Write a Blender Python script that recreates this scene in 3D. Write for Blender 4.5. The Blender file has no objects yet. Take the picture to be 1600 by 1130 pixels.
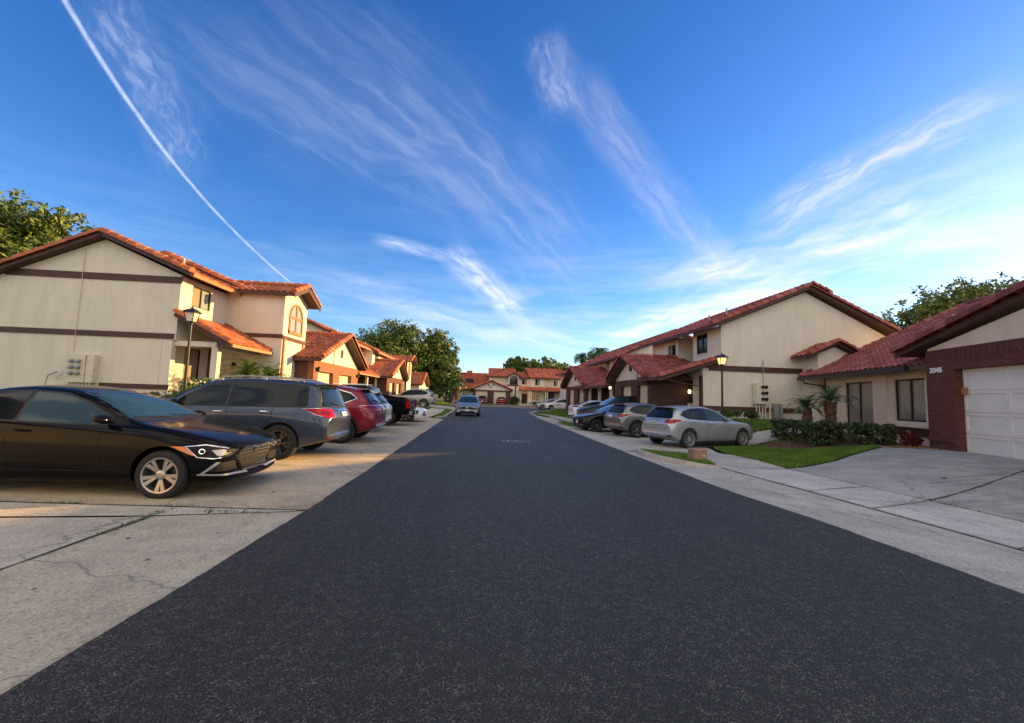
import bpy, bmesh, math, random
import numpy as np
from math import sin, cos, tan, pi, radians, sqrt, atan, atan2, exp
from mathutils import Vector, Matrix
from mathutils.bvhtree import BVHTree
from mathutils.geometry import tessellate_polygon

S = bpy.context.scene
COL = S.collection
random.seed(7)

# ------------------------------------------------------------ camera
PX, HCAM = 650.0, 1.5
PITCH, YAW, ROLL = atan(55.5 / PX), atan(50 / PX), 0.034
cam_d = bpy.data.cameras.new('camera')
cam_d.sensor_width = 36.0
cam_d.lens = PX / 1600 * 36
cam_d.clip_start = 0.05
cam_d.clip_end = 6000
cam = bpy.data.objects.new('camera', cam_d)
COL.objects.link(cam)
_f = Vector((sin(YAW) * cos(PITCH), cos(YAW) * cos(PITCH), sin(PITCH)))
_r = Vector((cos(YAW), -sin(YAW), 0))
_u = _r.cross(_f)
_r2 = _r * cos(ROLL) + _u * sin(ROLL)
_u2 = _u * cos(ROLL) - _r * sin(ROLL)
cam.matrix_world = Matrix(((_r2.x, _u2.x, -_f.x, 0), (_r2.y, _u2.y, -_f.y, 0), (_r2.z, _u2.z, -_f.z, HCAM), (0, 0, 0, 1)))
S.camera = cam

# ------------------------------------------------------------ light
SUN_EL, SUN_AZ = radians(13.0), radians(21.0)      # azimuth measured from +X towards +Y
sd = Vector((cos(SUN_AZ) * cos(SUN_EL), sin(SUN_AZ) * cos(SUN_EL), sin(SUN_EL)))
sun_d = bpy.data.lights.new('sun', 'SUN')
sun_d.energy = 4.9
sun_d.color = (1.0, 0.58, 0.18)
sun_d.angle = radians(0.5)
sun = bpy.data.objects.new('sun', sun_d)
sun.rotation_euler = sd.to_track_quat('Z', 'Y').to_euler()
sun.location = (60, 30, 30)
COL.objects.link(sun)
S.view_settings.view_transform = 'Standard'
S.view_settings.look = 'None'
S.view_settings.exposure = 1.6
S.view_settings.gamma = 1.0
S.view_settings.use_curve_mapping = False

W = bpy.data.worlds.new('World')
S.world = W
W.use_nodes = True
wt = W.node_tree
for n in list(wt.nodes):
    wt.nodes.remove(n)


class NT:
    """tiny node helper"""
    def __init__(s, tree):
        s.t = tree

    def n(s, typ, ins=None, **kw):
        nd = s.t.nodes.new(typ)
        for k, v in kw.items():
            setattr(nd, k, v)
        for k, v in (ins or {}).items():
            if isinstance(v, bpy.types.NodeSocket):
                s.t.links.new(v, nd.inputs[k])
            elif isinstance(v, bpy.types.Node):
                s.t.links.new(v.outputs[0], nd.inputs[k])
            else:
                nd.inputs[k].default_value = v
        return nd

    def m(s, op, a, b=0.0, c=0.0):
        return s.n('ShaderNodeMath', {0: a, 1: b, 2: c}, operation=op).outputs[0]

    def dot(s, a, v):
        return s.n('ShaderNodeVectorMath', {0: a, 1: v}, operation='DOT_PRODUCT').outputs['Value']

    def noise(s, vec, scale, detail=4, rough=0.55, dist=0.0, out=0):
        return s.n('ShaderNodeTexNoise', {'Vector': vec, 'Scale': scale, 'Detail': detail, 'Roughness': rough, 'Distortion': dist}).outputs[out]

    def ramp(s, fac, stops):
        nd = s.n('ShaderNodeValToRGB', {0: fac})
        e = nd.color_ramp.elements
        while len(e) < len(stops):
            e.new(0.5)
        for i, (p, c) in enumerate(stops):
            e[i].position = p
            e[i].color = (c, c, c, 1) if isinstance(c, (int, float)) else (c[0], c[1], c[2], 1)
        return nd.outputs[0]

    def mix(s, fac, a, b, mode='MIX'):
        nd = s.n('ShaderNodeMix', data_type='RGBA', blend_type=mode)
        for i, v in ((0, fac), (6, a), (7, b)):
            if isinstance(v, bpy.types.NodeSocket):
                s.t.links.new(v, nd.inputs[i])
            else:
                nd.inputs[i].default_value = v if i == 0 else ((v[0], v[1], v[2], 1) if len(v) == 3 else v)
        return nd.outputs[2]

    def smooth(s, x, a, b):
        return s.n('ShaderNodeMapRange', {0: x, 1: a, 2: b, 3: 0.0, 4: 1.0}, interpolation_type='SMOOTHSTEP').outputs[0]


def px_dir(x, y):      # direction in the sky measured from the photograph, used once to aim the cloud bands
    d = _f + _r2 * ((x - 800) / PX) + _u2 * ((565 - y) / PX)
    return d.normalized()


wn = NT(wt)
tc = wn.n('ShaderNodeTexCoord').outputs['Generated']
sky = wn.n('ShaderNodeTexSky', sky_type='NISHITA', sun_disc=False, sun_elevation=SUN_EL, sun_rotation=pi / 2 - SUN_AZ,
           air_density=1.0, dust_density=0.25, ozone_density=2.2, altitude=0)
sky_c = wn.mix(1.0, wn.n('ShaderNodeHueSaturation', {'Hue': 0.513, 'Saturation': 1.30, 'Value': 1.0, 'Color': sky.outputs[0]}).outputs[0], (0.60, 0.735, 0.86), 'MULTIPLY')


wob0 = wn.m('SUBTRACT', wn.noise(tc, 3.1, 3, 0.6), 0.5)
wob1 = wn.m('SUBTRACT', wn.noise(tc, 9.0, 2, 0.6), 0.5)


def wisp_sign(p0, p1):
    d0, d1 = px_dir(*p0), px_dir(*p1)
    n_ = d0.cross(d1).normalized()
    return n_.cross((d0 + d1).normalized()).dot(d1)


def wisp(p0, p1, width, strength, stretch=3.0, scale=9.0, seed=0.0, lo=0.42, hi=0.78, fade=0.3, via=None, wob=1.0, det=8, warp=0.05, fray=0):
    """a band of cirrus between two directions of the sky, broken up by stretched noise"""
    d0, d1 = px_dir(*p0), px_dir(*p1)
    nrm = d0.cross(d1).normalized()
    mid = (d0 + d1).normalized()
    tg = nrm.cross(mid).normalized()
    sh = sin(min(d0.angle(d1) / 2, 1.4))
    ac = wn.dot(tc, nrm)
    al = wn.dot(tc, tg)
    if via:
        v = px_dir(*via)
        k = v.dot(nrm) / (sh * sh - v.dot(tg) ** 2)
        ac = wn.m('SUBTRACT', ac, wn.m('MULTIPLY', wn.m('SUBTRACT', sh * sh, wn.m('MULTIPLY', al, al)), k))
    acw = wn.m('ABSOLUTE', wn.m('ADD', ac, wn.m('MULTIPLY', wob0, width * wob)))
    if fray:        # wider and softer towards its old end
        acw = wn.m('DIVIDE', acw, wn.m('MULTIPLY_ADD', wn.smooth(al, -sh * fray, sh * fray), 0.95, 0.75))
    prof = wn.smooth(acw, width, 0.0)
    ends = wn.smooth(wn.m('ABSOLUTE', al), sh, sh * (1 - fade * 1.9))
    ac2 = wn.m('ADD', ac, wn.m('MULTIPLY', wob1, warp))
    vec = wn.n('ShaderNodeCombineXYZ', {0: wn.m('MULTIPLY', al, scale / stretch), 1: wn.m('MULTIPLY', ac2, scale * 1.6), 2: seed}).outputs[0]
    tex = wn.smooth(wn.noise(vec, 1.0, det, 0.60, 0.5), lo, hi)
    r = wn.m('MULTIPLY', wn.m('MULTIPLY', prof, ends), wn.m('MULTIPLY_ADD', tex, strength * 0.85, strength * 0.16))
    return r


FR_ = -1.0 if wisp_sign((84, -30), (470, 455)) > 0 else 1.0
bands = [
    # contrail, then its blown-off veil
    wisp((84, -30), (470, 455), 0.0034, 0.90, 1.0, 60, 1, 0.10, 0.66, 0.03, via=(246, 222), wob=1.3, det=8, warp=.006, fray=FR_),
    wisp((118, -70), (300, 300), 0.060, 0.50, 1.4, 50, 4, 0.36, 0.82, 0.3, via=(215, 100)),
    # broad cirrus sweeping from upper left to the middle
    wisp((300, -60), (960, 520), 0.175, 0.42, 3.0, 17, 5, 0.34, 0.92, via=(640, 180)),
    wisp((140, -40), (800, 340), 0.13, 0.28, 3.0, 16, 6, 0.36, 0.85, via=(470, 190)),
    wisp((570, 370), (720, 405), 0.020, 0.8, 3.0, 30, 7, 0.3, 0.7),
    wisp((690, 380), (825, 500), 0.045, 1.25, 1.6, 30, 8, 0.30, 0.72),
    wisp((840, 40), (885, 200), 0.060, 0.42, 1.3, 30, 9, 0.34, 0.75),
    wisp((845, 60), (1180, 480), 0.065, 0.40, 3.0, 22, 10, 0.28, 0.84, via=(980, 235)),
    wisp((1150, 370), (1640, 110), 0.055, 0.70, 2.6, 30, 11, 0.34, 0.78),
    wisp((960, 460), (1720, 220), 0.075, 0.66, 3.0, 28, 12, 0.32, 0.78, via=(1300, 370)),
    wisp((1080, 460), (1720, 330), 0.065, 0.52, 3.2, 26, 13, 0.34, 0.8),
    wisp((900, 540), (1310, 430), 0.042, 0.95, 3.5, 26, 14, 0.32, 0.75),
    wisp((520, 470), (1000, 560), 0.085, 0.75, 4.0, 22, 17, 0.34, 0.8),
    wisp((340, 420), (800, 510), 0.065, 0.50, 4.0, 22, 19, 0.34, 0.8),
]
tot = bands[0]
for b in bands[1:]:
    tot = wn.m('ADD', tot, b)
# thin general veil low over the horizon
sep = wn.n('ShaderNodeSeparateXYZ', {0: tc})
zz = sep.outputs[2]
lowv = wn.n('ShaderNodeVectorMath', {0: tc, 1: (3.0, 3.0, 22.0)}, operation='MULTIPLY').outputs[0]
tosun = wn.dot(tc, Vector((cos(SUN_AZ), sin(SUN_AZ), 0.1)))
warm = wn.smooth(tosun, 0.15, 0.95)
low = wn.m('MULTIPLY', wn.smooth(wn.noise(lowv, 1.0, 7, 0.6, 0.4), 0.38, 0.72), wn.m('MULTIPLY', wn.smooth(zz, 0.42, 0.06), wn.m('MULTIPLY_ADD', warm, 0.22, 0.48)))
# bright unseen cloud added over the southern sky, as fill light for the ground
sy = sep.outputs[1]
fill_cloud = wn.smooth(sy, 0.02, -0.35)
tot = wn.m('MINIMUM', wn.m('MAXIMUM', wn.m('ADD', tot, low), wn.m('MULTIPLY', fill_cloud, wn.n('ShaderNodeMapRange', {0: wn.noise(tc, 3.6, 6, 0.6, 0.8), 1: 0.40, 2: 0.57, 3: 0.30, 4: 1.30}).outputs[0])), 1.0)
# cirrus is lit by the low sun: white, a little warmer towards it
cl_col = wn.mix(warm, (3.3, 3.7, 4.5), (5.3, 4.5, 3.3))
cl_col = wn.mix(fill_cloud, cl_col, (9.7, 8.5, 6.5))  # added fill cloud, set brighter than the cirrus
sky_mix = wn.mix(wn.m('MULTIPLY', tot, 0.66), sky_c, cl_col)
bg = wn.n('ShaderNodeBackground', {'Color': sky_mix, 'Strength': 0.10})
wt.links.new(bg.outputs[0], wn.n('ShaderNodeOutputWorld').inputs[0])

# ------------------------------------------------------------ materials
MATS = {}


def pmat(name, base, rough=0.6, metal=0.0, coat=0.0, spec=0.5, fn=None, emit=None, trans=0.0, ior=1.45):
    m = bpy.data.materials.new(name)
    m.use_nodes = True
    nt = m.node_tree
    bs = nt.nodes['Principled BSDF']
    bs.inputs['Base Color'].default_value = (*base, 1)
    bs.inputs['Roughness'].default_value = rough
    bs.inputs['Metallic'].default_value = metal
    bs.inputs['Coat Weight'].default_value = coat
    bs.inputs['Coat Roughness'].default_value = 0.03
    bs.inputs['Specular IOR Level'].default_value = spec
    bs.inputs['IOR'].default_value = ior
    bs.inputs['Transmission Weight'].default_value = trans
    if emit:
        bs.inputs['Emission Color'].default_value = (*emit[0], 1)
        bs.inputs['Emission Strength'].default_value = emit[1]
    if fn:
        fn(NT(nt), bs, base)
    MATS[name] = m
    return m


def link(nt, sock, bs, name):
    nt.t.links.new(sock, bs.inputs[name])


def bump(nt, bs, h, strength, dist=0.01):
    b = nt.n('ShaderNodeBump', {'Height': h, 'Strength': strength, 'Distance': dist})
    link(nt, b.outputs[0], bs, 'Normal')


def sc(c, k):
    return tuple(min(1, v * k) for v in c)


def f_vary(scale=3.0, amt=0.18, bs_scale=60, bstr=0.15, bdist=0.01):
    def fn(nt, bs, base):
        o = nt.n('ShaderNodeTexCoord').outputs['Object']
        n1 = nt.noise(o, scale, 6, 0.6)
        c = nt.mix(nt.smooth(n1, 0.3, 0.7), sc(base, 1 - amt), sc(base, 1 + amt))
        link(nt, c, bs, 'Base Color')
        bump(nt, bs, nt.noise(o, bs_scale, 3), bstr, bdist)
    return fn


def f_stucco(nt, bs, base):
    g = nt.n('ShaderNodeNewGeometry').outputs['Position']
    v = nt.n('ShaderNodeVectorMath', {0: g, 1: (1.0, 1.0, 0.22)}, operation='MULTIPLY').outputs[0]
    streak = nt.noise(v, 2.2, 7, 0.62)
    blot = nt.noise(g, 0.45, 5, 0.55)
    c = nt.mix(nt.smooth(streak, 0.28, 0.74), sc(base, 0.91), sc(base, 1.03))
    c = nt.mix(nt.m('MULTIPLY', nt.smooth(blot, 0.5, 0.8), 0.5), c, sc((base[0], base[1] * .97, base[2] * .9), 0.80))
    fine = nt.noise(g, 38, 3, 0.6)
    c = nt.mix(nt.m('MULTIPLY', nt.smooth(fine, 0.5, 0.75), 0.12), c, sc(base, 0.72))
    link(nt, c, bs, 'Base Color')
    bump(nt, bs, nt.m('ADD', nt.noise(g, 26, 6, 0.7), nt.m('MULTIPLY', nt.noise(g, 5, 3), 1.6)), 0.5, 0.012)


def f_tile(nt, bs, base):
    r = nt.n('ShaderNodeAttribute', attribute_name='rnd').outputs['Fac']
    g = nt.n('ShaderNodeNewGeometry').outputs['Position']
    c = nt.ramp(r, [(0, sc(base, 0.55)), (0.35, sc(base, 0.9)), (0.7, base), (1.0, (base[0] * 1.2, base[1] * 1.7, base[2] * 2.1))])
    n1 = nt.noise(g, 1.4, 6, 0.65)
    c = nt.mix(nt.m('MULTIPLY', nt.smooth(n1, 0.5, 0.75), 0.45), c, (0.07, 0.045, 0.035))
    n2 = nt.noise(g, 9, 5, 0.7)
    c = nt.mix(nt.m('MULTIPLY', nt.smooth(n2, 0.56, 0.75), 0.35), c, (0.40, 0.30, 0.24))
    link(nt, c, bs, 'Base Color')
    bump(nt, bs, nt.noise(g, 40, 4), 0.3, 0.01)


def f_brick(nt, bs, base):
    o = nt.n('ShaderNodeTexCoord').outputs['Object']
    sp = nt.n('ShaderNodeSeparateXYZ', {0: o})
    v = nt.n('ShaderNodeCombineXYZ', {0: nt.m('ADD', sp.outputs[0], sp.outputs[1]), 1: sp.outputs[2], 2: 0.0}).outputs[0]
    b = nt.n('ShaderNodeTexBrick', {'Vector': v, 'Color1': (*sc(base, 0.8), 1), 'Color2': (*sc(base, 1.25), 1), 'Mortar': (*sc(base, 0.55), 1),
                                    'Scale': 1.0, 'Mortar Size': 0.006, 'Mortar Smooth': 0.3, 'Brick Width': 0.21, 'Row Height': 0.075})
    n1 = nt.noise(o, 4, 5)
    c = nt.mix(nt.m('MULTIPLY', n1, 0.5), b.outputs[0], sc(base, 0.7))
    link(nt, c, bs, 'Base Color')
    bump(nt, bs, nt.m('SUBTRACT', nt.m('MULTIPLY', nt.noise(o, 30, 3), .3), b.outputs['Fac']), 0.8, 0.012)


def f_asphalt(nt, bs, base):
    g = nt.n('ShaderNodeNewGeometry').outputs['Position']
    vo = nt.n('ShaderNodeTexVoronoi', {'Vector': g, 'Scale': 150.0, 'Randomness': 1.0})
    rgb = nt.n('ShaderNodeSeparateColor', {0: vo.outputs['Color']})
    patchy = nt.smooth(nt.noise(g, 14, 3, 0.6), 0.38, 0.66)
    sp = nt.m('MULTIPLY', nt.smooth(rgb.outputs[0], 0.58, 0.95), nt.m('ADD', 0.30, nt.m('MULTIPLY', patchy, 0.7)))
    c = nt.mix(sp, base, (0.31, 0.285, 0.235))
    sp2 = nt.smooth(rgb.outputs[1], 0.5, 0.0)
    c = nt.mix(nt.m('MULTIPLY', sp2, 0.75), c, sc(base, 0.22))
    v2 = nt.n('ShaderNodeTexVoronoi', {'Vector': g, 'Scale': 75.0, 'Randomness': 1.0})
    rg2 = nt.n('ShaderNodeSeparateColor', {0: v2.outputs['Color']})
    c = nt.mix(nt.m('MULTIPLY', nt.smooth(rg2.outputs[2], 0.88, 1.0), 0.35), c, (0.16, 0.145, 0.13))
    n1 = nt.noise(g, 0.6, 5, 0.6)
    c = nt.mix(nt.m('MULTIPLY', nt.smooth(n1, 0.35, 0.75), 0.35), c, sc(base, 1.8))
    v = nt.n('ShaderNodeVectorMath', {0: g, 1: (1.6, 0.10, 1.0)}, operation='MULTIPLY').outputs[0]
    tr = nt.noise(v, 1.0, 4, 0.5)
    c = nt.mix(nt.m('MULTIPLY', nt.smooth(tr, 0.45, 0.7), 0.28), c, sc(base, 0.55))
    link(nt, c, bs, 'Base Color')
    h = nt.m('ADD', nt.m('MULTIPLY', vo.outputs['Distance'], -1.3), nt.noise(g, 240, 2))
    bump(nt, bs, h, 1.0, 0.012)
    link(nt, nt.m('ADD', nt.m('MULTIPLY', n1, 0.15), 0.52), bs, 'Roughness')


def f_concrete(dirt=0.45, streakdir=(0.5, 0.5, 1), stain=(0.16, 0.10, 0.05)):
    def fn(nt, bs, base):
        g = nt.n('ShaderNodeNewGeometry').outputs['Position']
        n1 = nt.noise(g, 0.9, 7, 0.65)
        c = nt.mix(nt.smooth(n1, 0.3, 0.7), sc(base, 0.72), sc(base, 1.12))
        v = nt.n('ShaderNodeVectorMath', {0: g, 1: streakdir}, operation='MULTIPLY').outputs[0]
        n2 = nt.noise(v, 1.3, 6, 0.7, 1.2)
        c = nt.mix(nt.m('MULTIPLY', nt.smooth(n2, 0.50, 0.78), dirt), c, stain)
        n3 = nt.noise(g, 3.5, 8, 0.75)
        c = nt.mix(nt.m('MULTIPLY', nt.smooth(n3, 0.52, 0.66), 0.32), c, sc(base, 0.45))
        vo = nt.n('ShaderNodeTexVoronoi', {'Vector': g, 'Scale': 70.0})
        rgb = nt.n('ShaderNodeSeparateColor', {0: vo.outputs['Color']})
        c = nt.mix(nt.m('MULTIPLY', nt.smooth(rgb.outputs[0], 0.65, 1.0), 0.45), c, sc(base, 1.5))
        c = nt.mix(nt.m('MULTIPLY', nt.smooth(rgb.outputs[1], 0.28, 0.0), 0.55), c, sc(base, 0.35))
        # fine wandering cracks
        vv = nt.n('ShaderNodeVectorMath', {0: g, 1: nt.n('ShaderNodeVectorMath', {0: nt.noise(g, 1.6, 4, out=1), 1: (0.7, 0.7, 0.0)}, operation='MULTIPLY').outputs[0]}, operation='ADD').outputs[0]
        cr = nt.n('ShaderNodeTexVoronoi', {'Vector': vv, 'Scale': 0.42}, feature='DISTANCE_TO_EDGE').outputs[0]
        c = nt.mix(nt.m('MULTIPLY', nt.smooth(cr, 0.006, 0.001), 0.5), c, sc(base, 0.2))
        link(nt, c, bs, 'Base Color')
        bump(nt, bs, nt.m('ADD', nt.noise(g, 90, 4, 0.7), nt.m('MULTIPLY', nt.noise(g, 8, 3), 1.0)), 0.55, 0.008)
    return fn


def f_leaf(nt, bs, base):
    r = nt.n('ShaderNodeAttribute', attribute_name='rnd').outputs['Fac']
    c = nt.ramp(r, [(0, sc(base, 0.45)), (0.5, base), (1.0, (base[0] * 2.0, base[1] * 1.6, base[2] * 1.1))])
    link(nt, c, bs, 'Base Color')


def f_blinds(nt, bs, base):
    o = nt.n('ShaderNodeTexCoord').outputs['Object']
    sp = nt.n('ShaderNodeSeparateXYZ', {0: o})
    s = nt.m('ADD', sp.outputs[0], sp.outputs[1])
    w = nt.m('FRACT', nt.m('MULTIPLY', s, 9.0))
    c = nt.mix(nt.smooth(w, 0.0, 0.9), sc(base, 0.55), sc(base, 1.1))
    n = nt.noise(o, 1.2, 2)
    c = nt.mix(nt.m('MULTIPLY', n, 0.5), c, sc(base, 0.5))
    link(nt, c, bs, 'Base Color')


def f_paint(nt, bs, base):
    o = nt.n('ShaderNodeTexCoord').outputs['Object']
    n = nt.noise(o, 6, 4)
    link(nt, nt.mix(nt.smooth(n, 0.3, 0.8), base, sc(base, 0.9)), bs, 'Base Color')
    link(nt, nt.m('ADD', 0.30 if bs.inputs['Metallic'].default_value > 0.15 else 0.07, nt.m('MULTIPLY', nt.noise(o, 11, 5), 0.10)), bs, 'Roughness')
    sp = nt.n('ShaderNodeSeparateXYZ', {0: o})
    bump(nt, bs, nt.noise(o, 1.7, 2), 0.05, 0.05)


def f_bark(nt, bs, base):
    o = nt.n('ShaderNodeTexCoord').outputs['Object']
    v = nt.n('ShaderNodeVectorMath', {0: o, 1: (6, 6, 1.2)}, operation='MULTIPLY').outputs[0]
    n = nt.noise(v, 2, 6, 0.7)
    link(nt, nt.mix(n, sc(base, 0.5), sc(base, 1.5)), bs, 'Base Color')
    bump(nt, bs, n, 0.8, 0.03)


def f_grass(nt, bs, base):
    g = nt.n('ShaderNodeNewGeometry').outputs['Position']
    n1 = nt.noise(g, 1.1, 6, 0.65)
    n2 = nt.noise(g, 24, 5, 0.7)
    c = nt.mix(nt.smooth(n1, 0.3, 0.7), sc(base, 0.7), (base[0] * 1.5, base[1] * 1.15, base[2]))
    c = nt.mix(nt.smooth(n2, 0.35, 0.7), sc(base, 0.45), c)
    link(nt, c, bs, 'Base Color')
    bump(nt, bs, nt.noise(g, 60, 4, 0.7), 1.0, 0.03)


pmat('stucco', (0.62, 0.57, 0.485), 0.9, fn=f_stucco)
pmat('stucco_far', (0.62, 0.55, 0.46), 0.9, fn=f_stucco)
pmat('stucco_tan', (0.68, 0.55, 0.42), 0.9, fn=f_stucco)
pmat('brown_trim', (0.060, 0.022, 0.017), 0.6, fn=f_vary(5, 0.2))
pmat('brown_wall', (0.058, 0.022, 0.016), 0.7, fn=f_vary(5, 0.25, 20, 0.3))
pmat('brick', (0.115, 0.036, 0.027), 0.8, fn=f_brick)
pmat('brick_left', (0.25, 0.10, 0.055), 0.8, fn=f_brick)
pmat('orange_trim', (0.33, 0.13, 0.05), 0.6, fn=f_vary(5, 0.15))
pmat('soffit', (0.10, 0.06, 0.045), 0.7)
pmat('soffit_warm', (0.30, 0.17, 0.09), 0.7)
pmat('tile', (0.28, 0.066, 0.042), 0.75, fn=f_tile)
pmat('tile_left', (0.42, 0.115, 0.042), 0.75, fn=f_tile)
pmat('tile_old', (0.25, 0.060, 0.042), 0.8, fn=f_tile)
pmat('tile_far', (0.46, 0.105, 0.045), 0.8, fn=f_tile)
pmat('glass_dark', (0.012, 0.016, 0.018), 0.05, spec=0.9)
pmat('glass_curtain', (0.30, 0.25, 0.19), 0.08, spec=0.9, fn=f_blinds)
pmat('glass_sky', (0.20, 0.25, 0.27), 0.05, spec=1.0)
pmat('frame_dark', (0.018, 0.015, 0.013), 0.4)
pmat('frame_white', (0.62, 0.58, 0.50), 0.5)
pmat('door_cream', (0.56, 0.49, 0.38), 0.55, fn=f_vary(2, 0.08, 8, 0.1))
pmat('door_white', (0.66, 0.62, 0.55), 0.5, fn=f_vary(2, 0.06, 8, 0.1))
pmat('metal_grey', (0.30, 0.31, 0.31), 0.45, 0.3)
pmat('meter_paint', (0.56, 0.50, 0.40), 0.6, fn=f_vary(6, 0.1))
pmat('pale_glass', (0.45, 0.48, 0.48), 0.1, spec=0.9)
pmat('lamp_iron', (0.014, 0.010, 0.009), 0.4)
pmat('lamp_glass', (0.62, 0.54, 0.46), 0.25, fn=f_vary(14, 0.2))
pmat('lamp_glass_lit', (0.75, 0.6, 0.35), 0.3, emit=((1.0, 0.58, 0.18), 0.45))
pmat('bulb_lit', (1, 0.8, 0.5), 0.3, emit=((1.0, 0.62, 0.25), 2.5))
pmat('white_sign', (0.75, 0.75, 0.72), 0.5)
pmat('asphalt', (0.0300, 0.0300, 0.0250), 0.6, spec=0.42, fn=f_asphalt)
pmat('concrete_left', (0.48, 0.39, 0.265), 0.85, fn=f_concrete(0.7, (0.45, 1.3, 1), (0.15, 0.085, 0.035)))
pmat('concrete_gutter', (0.50, 0.43, 0.305), 0.85, fn=f_concrete(0.4, (1.4, 0.4, 1)))
pmat('concrete_pale', (0.54, 0.475, 0.355), 0.85, fn=f_concrete(0.35, (0.6, 1.2, 1)))
pmat('concrete_right', (0.47, 0.435, 0.355), 0.85, fn=f_concrete(0.45, (1.4, 0.4, 1), (0.11, 0.085, 0.06)))
pmat('concrete_walk', (0.54, 0.495, 0.43), 0.85, fn=f_concrete(0.75, (0.35, 1.5, 1), (0.075, 0.07, 0.062)))
pmat('concrete_drive', (0.39, 0.375, 0.325), 0.85, fn=f_concrete(0.85, (0.35, 1.5, 1), (0.065, 0.065, 0.062)))
pmat('joint', (0.045, 0.035, 0.022), 0.95, fn=f_vary(5, 0.5))
pmat('kerb', (0.46, 0.42, 0.36), 0.85, fn=f_concrete(0.4, (1, 1, 1)))
pmat('soil', (0.05, 0.030, 0.018), 0.95, fn=f_vary(4, 0.5, 25, 1.0, 0.03))
pmat('mulch', (0.115, 0.055, 0.030), 0.95, fn=f_vary(9, 0.6, 30, 1.0, 0.04))
pmat('needles', (0.36, 0.20, 0.07), 0.95, fn=f_leaf)
pmat('grass_ground', (0.050, 0.085, 0.018), 0.95, fn=f_grass)
pmat('grass_blade', (0.10, 0.20, 0.018), 0.7, fn=f_leaf)
pmat('leaf_oak', (0.075, 0.118, 0.018), 0.65, fn=f_leaf)
pmat('leaf_tree', (0.125, 0.160, 0.025), 0.65, fn=f_leaf)
pmat('leaf_hedge', (0.038, 0.062, 0.018), 0.5, fn=f_leaf)
pmat('leaf_bright', (0.060, 0.12, 0.022), 0.5, fn=f_leaf)
pmat('leaf_palm', (0.050, 0.105, 0.028), 0.45, fn=f_leaf)
pmat('leaf_red', (0.085, 0.012, 0.012), 0.5, fn=f_leaf)
pmat('petal', (0.75, 0.68, 0.50), 0.6)
pmat('bark', (0.10, 0.07, 0.05), 0.95, fn=f_bark)
pmat('bark_palm', (0.12, 0.055, 0.03), 0.95, fn=f_bark)
pmat('box_brown', (0.27, 0.16, 0.115), 0.6, fn=f_vary(8, 0.15, 30, 0.2))
pmat('iron_cover', (0.10, 0.10, 0.10), 0.6, 0.3, fn=f_vary(20, 0.4, 60, 1.0))
# vehicles
pmat('tyre', (0.010, 0.010, 0.010), 0.75, fn=f_vary(20, 0.3, 80, 0.3))
pmat('alloy', (0.36, 0.36, 0.37), 0.30, 0.9)
pmat('alloy_bright', (0.62, 0.62, 0.62), 0.3, 0.8)
pmat('alloy_dark', (0.16, 0.16, 0.17), 0.3, 0.9)
pmat('rotor', (0.05, 0.05, 0.05), 0.5, 0.5)
pmat('black_plastic', (0.012, 0.012, 0.013), 0.5)
pmat('underbody', (0.006, 0.006, 0.006), 0.9)
pmat('chrome', (0.72, 0.72, 0.72), 0.12, 1.0)
pmat('car_glass', (0.006, 0.012, 0.016), 0.02, spec=0.28)
pmat('car_glass_pale', (0.012, 0.036, 0.048), 0.02, spec=0.42)
pmat('lamp_red', (0.30, 0.004, 0.006), 0.2, coat=0.1, spec=0.2)
pmat('lamp_red_dark', (0.10, 0.004, 0.006), 0.15, coat=0.8)
pmat('lamp_orange', (0.55, 0.12, 0.01), 0.15, coat=0.8)
pmat('lamp_clear', (0.30, 0.31, 0.32), 0.08, 0.3, coat=1.0)
pmat('plate', (0.62, 0.62, 0.58), 0.5)
pmat('plate_green', (0.25, 0.36, 0.27), 0.5)
for nm, c, mt in (('paint_black', (0.0035, 0.0038, 0.005), 0.0), ('paint_slate', (0.038, 0.055, 0.090), 0.45), ('paint_red', (0.21, 0.008, 0.020), 0.2),
                  ('paint_silver', (0.36, 0.40, 0.43), 0.45), ('paint_warmsilver', (0.42, 0.40, 0.35), 0.45), ('paint_grey', (0.17, 0.18, 0.20), 0.5),
                  ('paint_navy', (0.005, 0.006, 0.009), 0.0), ('paint_green', (0.006, 0.016, 0.016), 0.0), ('paint_white', (0.68, 0.70, 0.72), 0.0),
                  ('paint_cream', (0.66, 0.645, 0.60), 0.0), ('paint_champagne', (0.36, 0.37, 0.36), 0.45), ('paint_darkgrey', (0.05, 0.055, 0.065), 0.4),
                  ('paint_midgrey', (0.20, 0.23, 0.26), 0.5)):
    pmat(nm, c, 0.2, mt, 0.08 if nm in ('paint_black', 'paint_navy', 'paint_green') else 0.6, 0.12 if nm == 'paint_black' else 0.3, fn=f_paint)


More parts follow.
